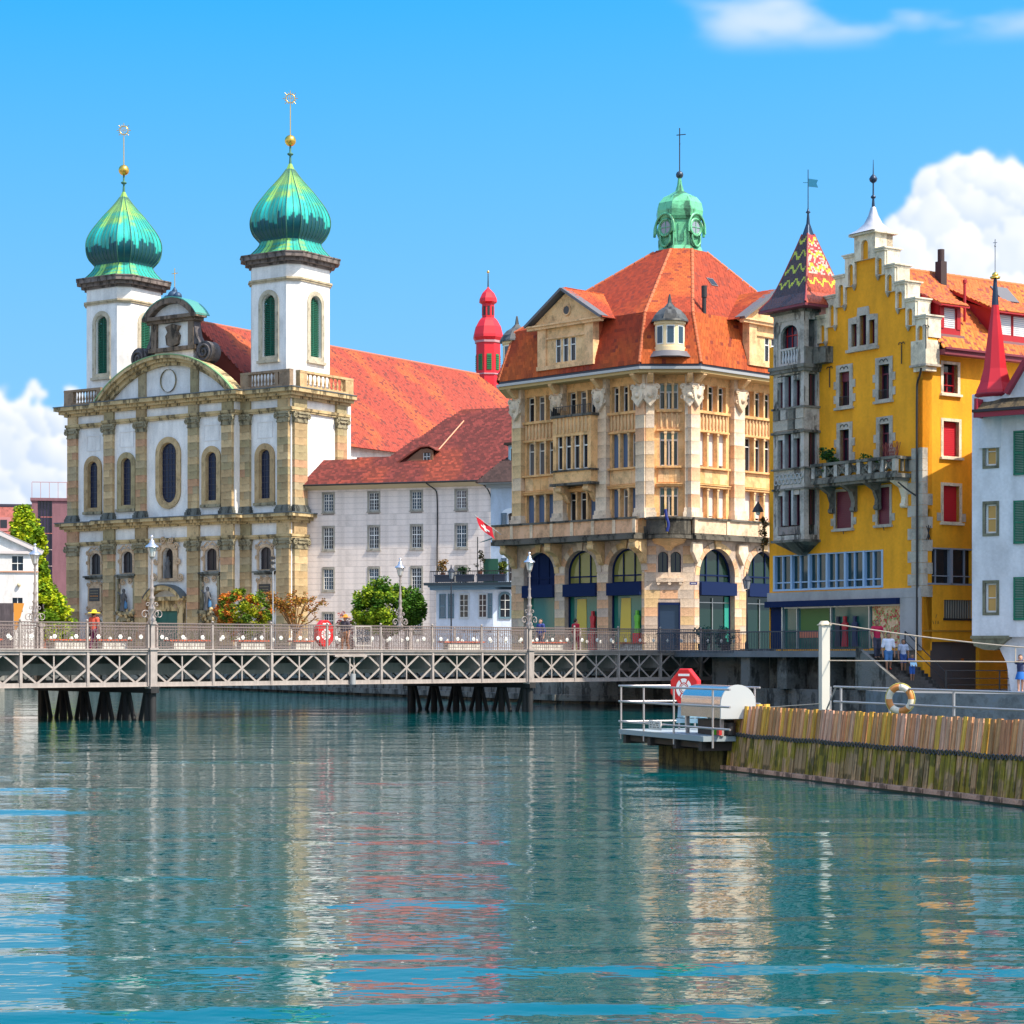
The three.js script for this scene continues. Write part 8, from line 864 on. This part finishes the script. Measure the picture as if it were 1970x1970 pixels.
// ---------------------------------------------------------------- timber breakwater and weir platform
const FA = 71.1 * Math.PI / 180, FO = [5.47, -53.06], atFence = (x, y, z) => [FO[0] + x * Math.cos(FA) - z * Math.sin(FA), y, FO[1] + x * Math.sin(FA) + z * Math.cos(FA)];
{
  const f = thing('timber_breakwater', 'leaning breakwater of upright weathered planks with mossy lower boards', 'breakwater', [FO[0], 0, FO[1]], -FA);
  const up = [[0.88, 0.42, 0.20], [0.80, 0.36, 0.14], [0.90, 0.49, 0.29], [0.86, 0.45, 0.06], [0.90, 0.52, 0.08], [0.72, 0.30, 0.14], [0.88, 0.47, 0.31], [0.60, 0.30, 0.12]].map((c, i) => M('plank_up_' + i, c, 0.85, { t: 'wood', bump: 0.012 })), lo = [[1, 1, 1], [0.85, 0.85, 0.8], [1.15, 1.05, 1], [0.75, 0.75, 0.6]].map((c, i) => M('plank_low_' + i, c.map(q => q * 0.85), 0.9, { t: 'moss', bump: 0.02 }));
  const L = 22, pitch = 0.205, tilt = -0.13; let k = 0;
  const shift = (g, k) => { const u = g.attributes.uv; for (let i = 0; i < u.count; i++) u.setXY(i, u.getX(i) + k * 0.37, u.getY(i) + k * 0.53); return g; };
  const gU = Array.from({ length: 8 }, (_, i) => shift(bx(-0.075 - i % 3 * 0.008, 0.075 + i % 3 * 0.008, 0, 0.72, -0.03, 0.03), i)), gL = Array.from({ length: 10 }, (_, i) => shift(bx(-0.082 - i % 3 * 0.006, 0.082 + i % 3 * 0.006, -0.95, 0, -0.03, 0.03), i));
  for (let x = 0.1; x < L; x += pitch, k++) { const a = part('plank', pick(gU), pick(up), f, { at: [x + rr(-0.012, 0.012), 0.92 + rr(-0.03, 0.0), -0.005 + rr(-0.012, 0.012)] }); a.rotation.x = tilt; a.rotation.z = rr(-0.012, 0.012); a.position.y += 0; const b = part('board', pick(gL), pick(lo), f, { at: [x + rr(-0.01, 0.01), 0.93, 0.03 + rr(-0.01, 0.01)] }); b.rotation.x = tilt * 0.9; b.rotation.z = rr(-0.01, 0.01); }
  for (let z = -0.15; z > -1.0; z -= pitch) { const a = part('plank', gU[0], pick(up), f, { at: [-0.02, 0.92, z] }); a.rotation.y = Math.PI / 2; const b = part('board', gL[0], pick(lo), f, { at: [-0.02, 0.93, z] }); b.rotation.y = Math.PI / 2; }
  part('backing', [bx(0, L, 0.2, 1.35, -0.35, -0.25), bx(0, L, 0.85, 1.0, -0.25, -0.1)], M('wet_timber', [0.05, 0.045, 0.03], 0.8), f);
  const links = []; for (let x = 0.1; x < L; x += 0.16) links.push(torus(0.05, 0.016, x, 0.9 + 0.012 * Math.sin(x * 3), 0.09, 4, 8)); part('chain', links, M('chain_steel', [0.09, 0.095, 0.11], 0.5, { metalness: 0.5 }), f, { kind: 'stuff' });
  part('footing', [bx(-0.1, L, -1.0, 0.13, -0.4, 0.26)], M('footing_rose', [0.60, 0.36, 0.27], 0.9, { t: 'weathered', ts: 1.5, bump: 0.02 }), f); part('weed_skirt', [bx(-0.12, L, -1.0, 0.035, 0.262, 0.29)], M('weed', [0.03, 0.035, 0.012], 0.9), f);
}
{
  const p = thing('weir_platform', 'steel maintenance platform with tubular railings on a mossy concrete block', 'platform', [FO[0], 0, FO[1]], -FA), steel = M('rail_steel', [0.48, 0.43, 0.42], 0.35, { metalness: 0.6 }), grey = M('deck_grey', [0.30, 0.35, 0.38], 0.6);
  part('concrete_block', [bx(-4.2, -0.12, -1.2, 0.6, -2.2, 0.2)], M('mossy_concrete', [0.13, 0.11, 0.035], 0.95, { t: 'weathered', ts: 2, bump: 0.03 }), p); part('deck', [bx(-5.2, 0.4, 0.74, 0.87, -1.3, 0.95)], grey, p); part('deck_beam', [bx(-5.1, 0.2, 0.56, 0.74, 0.62, 0.78), bx(-5.1, 0.2, 0.56, 0.74, -1.1, -0.95), ...[-4.9, -3.2, -1.5, 0.1].map(x => bx(x - 0.1, x + 0.1, 0.5, 0.74, -1.2, 0.9))], M('beam_dark', [0.05, 0.035, 0.03], 0.8), p);
  for (const x of [-5.1, -3.5, -1.5, 0.9]) part('rail_post', rod([x, 0.6, 0.92], [x, 2.06, 0.92], 0.028, 8), steel, p); for (const x of [-5.1, -3.2, -1.3]) part('rail_post', rod([x, 0.6, -1.25], [x, 2.06, -1.25], 0.028, 8), steel, p);
  for (const y of [2.04, 1.62, 1.08]) { part('rail', rod([-5.25, y, 0.92], [1.9, y, 0.92], 0.026, 8), steel, p); part('rail', rod([-5.25, y, -1.25], [-1.0, y, -1.25], 0.026, 8), steel, p); part('rail', rod([-5.1, y, -1.25], [-5.1, y, 0.92], 0.026, 8), steel, p); }
  const n = part('notice_board', bx(-3.0, -2.2, 0.93, 1.17, 0.96, 0.985), M('notice_white', [0.72, 0.66, 0.62], 0.6), p), g = []; for (const y of [1.11, 1.06, 1.0]) for (let x = -2.92; x < -2.3; x += 0.07) if (R() < 0.75) g.push(bx(x, x + rr(0.03, 0.055), y - 0.012, y + 0.012, 0.985, 0.99)); part('lettering', g, M('letter_grey', [0.1, 0.09, 0.09], 0.7), n);
  const c = thing('machine_cover', 'barrel shaped polished metal machine cover with a white end plate', 'cover', [FO[0], 0.87, FO[1]], -FA); c.y0 = 0.87;
  const s = archPts(-0.35, 0.55, 1.32, 2.12, 0.45, 16); const arc = shapeOf(s); part('barrel', [ext(arc, -1.9, 0.55, { curveSegments: 16 }).rotateY(Math.PI / 2).scale(1, 1, -1)].map(g => { g.computeVertexNormals(); return planarUV(g); }), M('polished_metal', [0.62, 0.57, 0.55], 0.22, { metalness: 0.95 }), c); part('end_plate', [ext(shapeOf(archPts(-0.37, 0.57, 1.3, 2.14, 0.47, 16)), 0.55, 0.6).rotateY(Math.PI / 2).scale(1, 1, -1)].map(g => { g.computeVertexNormals(); return planarUV(g); }), M('plate_white', [0.50, 0.51, 0.51], 0.5), c);
  part('legs', [-1.7, 0.4].flatMap(x => [-0.25, 0.45].map(z => bx(x - 0.04, x + 0.04, 0.87, 1.32, z - 0.04, z + 0.04))), ironDark, c); part('motor', [bx(-1.4, 0.1, 0.88, 1.25, -0.2, 0.3), cyl(0.14, 0.14, 0.9, 1.2, 0.35, 0.2, 10)], M('motor_dark', [0.03, 0.025, 0.025], 0.6), c); part('valve', [bx(0.42, 0.56, 0.9, 1.02, 0.52, 0.6)], M('valve_red', [0.5, 0.03, 0.03], 0.5), c); part('valve', [bx(0.12, 0.26, 0.9, 1.04, 0.52, 0.6)], M('valve_green', [0.08, 0.35, 0.02], 0.5), c);
  const b = thing('info_panel', 'pale blue slanted panel on two legs on the weir platform', 'panel', atFence(-4.1, 0.87, -0.75), -0.35); part('panel', [fin(new THREE.BoxGeometry(0.8, 0.62, 0.05).rotateX(-0.25).translate(0, 0.62, 0)), bx(-0.42, 0.42, 0.18, 0.3, 0.05, 0.16)], M('panel_blue', [0.28, 0.45, 0.55], 0.4), b); part('leg', [bx(-0.4, -0.36, 0, 0.95, -0.03, 0.03), bx(0.36, 0.4, 0, 0.95, -0.03, 0.03)], steel, b);
  const o = buoyBox(atFence(-4.0, 1.56, -0.5), -0.42, 'red eight sided lifebuoy box with white ring mark on the weir platform', 0.92); o.scale.set(0.82, 1, 1); o.userData.group = undefined; delete o.userData.group; part('long_post', [bx(-0.035, 0.035, -0.8, 0.0, -0.08, -0.02)], steel, o);
}
{ const o = buoyBox(atBridge(10.33, 3.3, -1.2), BR.a, 'red rounded lifebuoy box standing behind the bridge railing', 1.2); delete o.userData.group;
  const n = thing('bridge_notice', 'grey framed notice panel with dark ornament fixed to the bridge railing', 'sign', atBridge(11.6, 3.3, 0.14), BR.a); part('frame', [bx(-0.5, 0.5, 0.0, 0.06, 0, 0.04), bx(-0.5, 0.5, 0.9, 0.96, 0, 0.04), bx(-0.5, -0.44, 0.06, 0.9, 0, 0.04), bx(0.44, 0.5, 0.06, 0.9, 0, 0.04)], iron, n); part('grille', [...[-0.25, 0, 0.25].flatMap(x => [spiral(x, 0.3, 0.02, 0.14, 1.6, 1, 0, 0.018), spiral(x, 0.66, 0.02, 0.14, 1.6, -1, 0, 0.018)])], M('grille_navy', [0.04, 0.05, 0.07], 0.5), n, { kind: 'stuff' }); }
// white mooring mast with ropes, steel guard rail, lifebuoy
{
  const m = thing('white_mast', 'square white steel mast with rope stays behind the breakwater', 'mast', [8.5, 0.6, -58], 0.25); part('mast', [bx(-0.115, 0.115, 0, 3.1, -0.115, 0.115)], M('mast_white', [0.62, 0.59, 0.52], 0.5), m); part('cap', [fin(new THREE.CylinderGeometry(0.1, 0.17, 0.1, 12).translate(0, 3.15, 0)), bx(-0.15, 0.15, 3.08, 3.11, -0.15, 0.15)], M('mast_cap', [0.6, 0.52, 0.4], 0.6), m);
  const r = thing('stay_rope', 'pair of pale ropes with hangers running right from the white mast', 'rope', [8.5, 0, -58]); const rp = M('rope', [0.62, 0.50, 0.38], 0.9); const top = t => [0.1 + 5.5 * t, 3.74 - 0.95 * t - 0.16 * Math.sin(t * 3.14), 16 * t], low = t => [0.1 + 5.5 * t, 2.72 - 0.02 * t + 0.0 * t, 16 * t]; part('upper_rope', tube([0, 0.25, 0.5, 0.75, 1].map(top), 0.017, 5, 40), rp, r); part('lower_rope', tube([0, 0.5, 1].map(low), 0.015, 5, 30), rp, r); for (const t of [0.28, 0.55, 0.75]) part('hanger', rod(top(t), low(t), 0.011, 4), rp, r); part('back_stay', rod([-0.1, 1.55, 0], [-2.4, 1.35, -1.2], 0.012, 4), rp, r);
  const g = thing('guard_rail', 'galvanised tubular guard rail behind the breakwater', 'railing', [FO[0], 0, FO[1]], -FA), st = M('galvanised', [0.42, 0.41, 0.42], 0.4, { metalness: 0.5 }); for (const x of [-2.6, 0.05, 3.2, 6.4, 10, 14]) part('post', rod([x, 0.6, -4.4], [x, 2.02, -4.4], 0.035, 8), st, g); for (const y of [2.0, 1.6]) part('rail', rod([-3.0, y + 0.02, -4.4], [16, y, -4.4], 0.028, 8), st, g); part('gate_bar', [rod([-2.6, 2.02, -4.4], [-2.6, 1.1, -4.4], 0.025), rod([-3.2, 2.02, -4.4], [-3.2, 1.1, -4.4], 0.025), rod([-2.9, 2.0, -4.4], [-3.6, 1.2, -4.4], 0.025)], st, g);
  struct('walkway', [bx(-6, 22, 0.4, 0.62, -5.6, -3.8).applyMatrix4(new THREE.Matrix4().makeRotationY(-FA)).translate(FO[0], 0, FO[1])], M('wet_timber', [0.05, 0.045, 0.03], 0.8));
  const l = thing('lifebuoy', 'orange and white lifebuoy ring hung on the guard rail', 'lifebuoy', atFence(0.8, 1.76, -4.28), -0.6); const seg = [[0.62, 0.24, 0.06], [0.75, 0.68, 0.55]]; for (let k = 0; k < 8; k++) part('ring_segment', fin(new THREE.TorusGeometry(0.30, 0.085, 8, 8, Math.PI / 4).rotateZ(k * Math.PI / 4)), M('buoy_' + k % 2, seg[k % 2], 0.5), l); part('grab_line', [torus(0.40, 0.012, 0, 0, 0, 4, 24)], M('buoy_rope', [0.7, 0.6, 0.15], 0.8), l);
}
// ---------------------------------------------------------------- people: one skin surface meshed from tapered capsules, clothes as outer surfaces
function nets(caps, cell, k = 0.03) {                          // naive surface nets over a smooth union of tapered capsules [ax,ay,az,ra,bx,by,bz,rb]
  const lo = [1e9, 1e9, 1e9], hi = [-1e9, -1e9, -1e9]; for (const c of caps) for (const o of [0, 4]) for (let i = 0; i < 3; i++) { lo[i] = Math.min(lo[i], c[o + i] - c[o + 3]); hi[i] = Math.max(hi[i], c[o + i] + c[o + 3]); }
  for (let i = 0; i < 3; i++) { lo[i] -= cell * 2; hi[i] += cell * 2; } const n = lo.map((l, i) => Math.ceil((hi[i] - l) / cell) + 1), [nx, ny, nz] = n, F = new Float32Array(nx * ny * nz).fill(1);
  const d = (c, x, y, z) => { const ex = c[4] - c[0], ey = c[5] - c[1], ez = c[6] - c[2], l2 = ex * ex + ey * ey + ez * ez, t = l2 ? clamp(((x - c[0]) * ex + (y - c[1]) * ey + (z - c[2]) * ez) / l2) : 0; return Math.hypot(x - c[0] - ex * t, y - c[1] - ey * t, z - c[2] - ez * t) - lerp(c[3], c[7], t); };
  for (const c of caps) { const m = 0.1, R0 = Math.max(c[3], c[7]) + m, a = [0, 1, 2].map(i => Math.max(0, Math.floor((Math.min(c[i], c[4 + i]) - R0 - lo[i]) / cell))), b = [0, 1, 2].map(i => Math.min(n[i] - 1, Math.ceil((Math.max(c[i], c[4 + i]) + R0 - lo[i]) / cell))); for (let z = a[2]; z <= b[2]; z++) for (let y = a[1]; y <= b[1]; y++) for (let x = a[0]; x <= b[0]; x++) { const q = (z * ny + y) * nx + x, v = d(c, lo[0] + x * cell, lo[1] + y * cell, lo[2] + z * cell), f = F[q]; if (f >= 1) F[q] = v; else { const h = Math.max(k - Math.abs(f - v), 0) / k; F[q] = Math.min(f, v) - h * h * k * 0.25; } } }
  const id = new Int32Array(F.length).fill(-1), pos = [], idx = [], off = [0, 1, nx, nx + 1, nx * ny, nx * ny + 1, nx * ny + nx, nx * ny + nx + 1];
  for (let z = 0; z + 1 < nz; z++) for (let y = 0; y + 1 < ny; y++) for (let x = 0; x + 1 < nx; x++) { const q = (z * ny + y) * nx + x; let m = 0; for (let i = 0; i < 8; i++) if (F[q + off[i]] < 0) m++; if (m === 0 || m === 8) continue; let sx = 0, sy = 0, sz = 0, c = 0; for (const [a, b] of [[0, 1], [2, 3], [4, 5], [6, 7], [0, 2], [1, 3], [4, 6], [5, 7], [0, 4], [1, 5], [2, 6], [3, 7]]) { const fa = F[q + off[a]], fb = F[q + off[b]]; if ((fa < 0) === (fb < 0)) continue; const t = fa / (fa - fb); sx += lerp(a & 1, b & 1, t); sy += lerp(a >> 1 & 1, b >> 1 & 1, t); sz += lerp(a >> 2, b >> 2, t); c++; } id[q] = pos.length / 3; pos.push(lo[0] + (x + sx / c) * cell, lo[1] + (y + sy / c) * cell, lo[2] + (z + sz / c) * cell); }
  const quad = (a, b, c, e, f) => { if (f) idx.push(a, b, c, a, c, e); else idx.push(a, c, b, a, e, c); };
  for (let z = 1; z + 1 < nz; z++) for (let y = 1; y + 1 < ny; y++) for (let x = 1; x + 1 < nx; x++) { const q = (z * ny + y) * nx + x, s = F[q] < 0; if (s !== F[q + 1] < 0) quad(id[q - nx - nx * ny], id[q - nx * ny], id[q], id[q - nx], s); if (s !== F[q + nx] < 0) quad(id[q - 1 - nx * ny], id[q - 1], id[q], id[q - nx * ny], s); if (s !== F[q + nx * ny] < 0) quad(id[q - 1 - nx], id[q - nx], id[q], id[q - 1], s); }
  const g = new THREE.BufferGeometry(); g.setAttribute('position', new THREE.Float32BufferAttribute(pos, 3)); g.setIndex(idx); g.computeVertexNormals(); return g;
}
function person(at, turn, h, label, o) {                        // o: skin, hair, shirt, legs, shoes, skirt, pose {la, ra (hand targets)}, stride
  const P = thing('person', label, 'person', at, turn), S = h / 1.75, cap = (a, ra, b, rb) => [a[0] * S, a[1] * S, a[2] * S, ra * S, b[0] * S, b[1] * S, b[2] * S, rb * S];
  const st = o.stride ?? 0.12, hip = [[-0.09, 0.9, 0], [0.09, 0.9, 0]], knee = [[-0.1, 0.49, st * 0.7 + 0.02], [0.1, 0.49, -st * 0.3 + 0.03]], ank = [[-0.1, 0.08, st], [0.1, 0.08 + (o.lift || 0), -st]], sh = [[-0.185, 1.42, 0], [0.185, 1.42, 0]];
  const hand = [o.la || [-0.27, 0.80, 0.08], o.ra || [0.27, 0.80, 0.05]], elb = hand.map((q, i) => [(sh[i][0] + q[0]) / 2 + (i ? 0.05 : -0.05), (sh[i][1] + q[1]) / 2 - 0.02, (sh[i][2] + q[2]) / 2 - 0.05]);
  const skin = M('skin_' + (o.skin || 'a'), o.skin === 'b' ? [0.30, 0.15, 0.09] : [0.52, 0.28, 0.19], 0.6);
  const body = [cap([0, 1.0, 0], 0.135, [0, 1.2, 0], 0.13), cap([0, 1.2, 0], 0.13, [0, 1.36, 0], 0.14), cap(sh[0], 0.07, sh[1], 0.07), cap([0, 1.4, 0], 0.06, [0, 1.54, 0.02], 0.055), cap([0, 0.93, 0], 0.14, [0, 1.0, 0], 0.13), cap([0, 1.60, 0.02], 0.085, [0, 1.66, 0.01], 0.098), cap([0, 1.575, 0.05], 0.05, [0, 1.6, 0.06], 0.05), cap([0, 1.625, 0.105], 0.012, [0, 1.60, 0.125], 0.016), cap([-0.098, 1.63, 0], 0.02, [-0.1, 1.60, 0], 0.016), cap([0.098, 1.63, 0], 0.02, [0.1, 1.60, 0], 0.016)];
  for (const i of [0, 1]) { const s = i ? 1 : -1; body.push(cap(hip[i], 0.09, knee[i], 0.058), cap(knee[i], 0.058, ank[i], 0.04), cap(ank[i], 0.04, [ank[i][0], ank[i][1] - 0.04, ank[i][2] + 0.14], 0.035), cap(sh[i], 0.058, elb[i], 0.043), cap(elb[i], 0.043, hand[i], 0.03)); const w = hand[i], dx = w[0] - elb[i][0], dy = w[1] - elb[i][1], dz = w[2] - elb[i][2], l = Math.hypot(dx, dy, dz), f = [dx / l, dy / l, dz / l], pc = [w[0] + f[0] * 0.05, w[1] + f[1] * 0.05, w[2] + f[2] * 0.05]; body.push(cap(w, 0.03, [w[0] + f[0] * 0.08, w[1] + f[1] * 0.08, w[2] + f[2] * 0.08], 0.028)); for (let k = 0; k < 4; k++) { const b = [pc[0] + f[0] * 0.03, pc[1] + f[1] * 0.03, pc[2] + f[2] * 0.03 + (k - 1.5) * 0.02], L = [0.07, 0.085, 0.08, 0.06][k]; body.push(cap(b, 0.0095, [b[0] + f[0] * L - s * 0.015, b[1] + f[1] * L, b[2] + f[2] * L], 0.008)); } body.push(cap([pc[0], pc[1], pc[2] + 0.03], 0.011, [pc[0] + f[0] * 0.06, pc[1] + f[1] * 0.06, pc[2] + 0.06], 0.009)); }
  part('body', nets(body, 0.016 * S, 0.035 * S), skin, P);
  const cloth = (n, c, col) => part(n, nets(c, 0.017 * S, 0.05 * S), M('cloth_' + col.join('_'), col, 0.85), P);
  cloth('shirt', [cap([0, 0.96, 0], 0.155, [0, 1.2, 0], 0.152), cap([0, 1.2, 0], 0.152, [0, 1.36, 0], 0.155), cap(sh[0], 0.085, sh[1], 0.085), ...[0, 1].map(i => cap(sh[i], 0.082, [lerp(sh[i][0], elb[i][0], o.sleeve || 0.6), lerp(sh[i][1], elb[i][1], o.sleeve || 0.6), lerp(sh[i][2], elb[i][2], o.sleeve || 0.6)], 0.07))], o.shirt);
  if (o.skirt) part('skirt', [lathe([[0.15 * S, 1.0 * S], [0.19 * S, 0.85 * S], [0.25 * S, o.skirt * S], [0.22 * S, (o.skirt + 0.01) * S]], 18)], M('cloth_' + o.legs.join('_'), o.legs, 0.85), P);
  else { const t = o.long ? 1 : 0.85; cloth('trousers', [cap([0, 0.93, 0], 0.158, [0, 0.98, 0], 0.152), ...[0, 1].flatMap(i => [cap(hip[i], 0.108, [lerp(hip[i][0], knee[i][0], t), lerp(hip[i][1], knee[i][1], t), lerp(hip[i][2], knee[i][2], t)], 0.085), ...(o.long ? [cap(knee[i], 0.08, [ank[i][0], ank[i][1] + 0.06, ank[i][2]], 0.062)] : [])])], o.legs); }
  cloth('shoes', [0, 1].map(i => cap([ank[i][0], ank[i][1] - 0.035, ank[i][2] - 0.03], 0.045, [ank[i][0], ank[i][1] - 0.045, ank[i][2] + 0.16], 0.038)), o.shoes || [0.05, 0.05, 0.05]);
  part('hair', [nets([cap([0, 1.69, -0.015], 0.1, [0, 1.665, -0.04], 0.098), ...(o.longHair ? [cap([0, 1.66, -0.06], 0.085, [0, 1.45, -0.09], 0.06)] : [])], 0.016 * S, 0.03 * S)].map(g => fin(g)), M('hair_' + (o.hair || [0.03, 0.02, 0.015]).join('_'), o.hair || [0.03, 0.02, 0.015], 0.8), P);
  part('face', [ball(0.011 * S, -0.033 * S, 1.635 * S, 0.104 * S, 6), ball(0.011 * S, 0.033 * S, 1.635 * S, 0.104 * S, 6), bx(-0.02 * S, 0.02 * S, 1.567 * S, 1.574 * S, 0.098 * S, 0.106 * S)], M('face_dark', [0.05, 0.02, 0.02], 0.5), P);
  if (o.hat) part('sunhat', [lathe([[0.3 * S, 1.685 * S], [0.26 * S, 1.71 * S], [0.115 * S, 1.725 * S], [0.11 * S, 1.8 * S], [0.06 * S, 1.845 * S], [0, 1.85 * S]], 16)], M('hat_' + o.hat.join('_'), o.hat, 0.85), P);
  if (o.paper) part('map_sheet', [fin(new THREE.BoxGeometry(0.42 * S, 0.28 * S, 0.006).rotateX(-0.5).translate(0, 1.12 * S, 0.33 * S))], M('map_pale', [0.35, 0.60, 0.78], 0.8), P);
  if (o.bag) part('bag', [nets([cap([0.2, 0.95, -0.08], 0.09, [0.2, 0.78, -0.06], 0.11)], 0.02 * S)].map(g => fin(g)), M('cloth_bag', o.bag, 0.8), P);
  return P;
}
const face = a => -a;
person(atYellow(0.05, 2.09, 2.25), 0.05, 1.80, 'man in white T-shirt and blue denim shorts descending the stone stairs', { shirt: [0.62, 0.66, 0.80], legs: [0.05, 0.16, 0.38], shoes: [0.55, 0.05, 0.02], skin: 'b', lift: 0.12, sleeve: 0.8 });
person(atYellow(-0.75, 2.7, 2.2), 0.1, 1.78, 'person in crimson top behind the man on the stairs', { shirt: [0.45, 0.01, 0.06], legs: [0.05, 0.05, 0.08], long: true, skin: 'b', la: [-0.3, 1.05, 0.12], ra: [0.3, 1.0, 0.12], hair: [0.10, 0.05, 0.03] });
person(atYellow(0.78, 1.63, 1.45), 0.1, 1.28, 'child in dark blue holding a pale map on the stairs', { shirt: [0.03, 0.05, 0.20], legs: [0.02, 0.10, 0.40], la: [-0.14, 1.1, 0.3], ra: [0.14, 1.1, 0.3], paper: true, skin: 'b' });
person(atYellow(0.05, 2.09, 1.3), 0.0, 1.5, 'youth in pale patterned shirt behind the child on the stairs', { shirt: [0.40, 0.45, 0.60], legs: [0.03, 0.08, 0.28], skin: 'b' });
person([(1963 - 985) / 4100 * 92.5, 1.25, -92.5], -0.1, 1.62, 'woman in navy top and blue skirt with raised hands on the lower quay', { shirt: [0.02, 0.03, 0.09], legs: [0.015, 0.13, 0.45], skirt: 0.62, la: [-0.12, 1.5, 0.24], ra: [0.14, 1.48, 0.24], sleeve: 0.5, shoes: [0.3, 0.05, 0.05], bag: [0.02, 0.02, 0.03], hair: [0.025, 0.015, 0.01], longHair: true });
person(atBridge(-1.05, 3.08, -3), BR.a + 1.9, 1.72, 'walker in orange with a wide yellow sunhat on the footbridge', { shirt: [0.60, 0.09, 0.05], legs: [0.18, 0.02, 0.08], long: true, hat: [0.75, 0.55, 0.02], bag: [0.6, 0.2, 0.05] });
person(atBridge(13.0, 3.08, -3), BR.a - 1.4, 1.7, 'pedestrian in orange cap and dark jacket behind the framed notice', { shirt: [0.06, 0.05, 0.07], legs: [0.30, 0.12, 0.05], long: true, hat: [0.6, 0.22, 0.02], sleeve: 1 });
person(atBridge(28.2, 3.08, -2.6), BR.a + 1.5, 1.72, 'pedestrian in crimson coat on the bridge before the middle shop arch', { shirt: [0.42, 0.01, 0.03], legs: [0.30, 0.01, 0.03], long: true, sleeve: 1 });
person(atBridge(26.2, 3.08, -3.2), BR.a - 1.5, 1.7, 'pedestrian in blue jacket on the bridge beside the second near lamp', { shirt: [0.03, 0.05, 0.22], legs: [0.06, 0.06, 0.12], long: true, sleeve: 1 });
renderer.render(scene, camera);
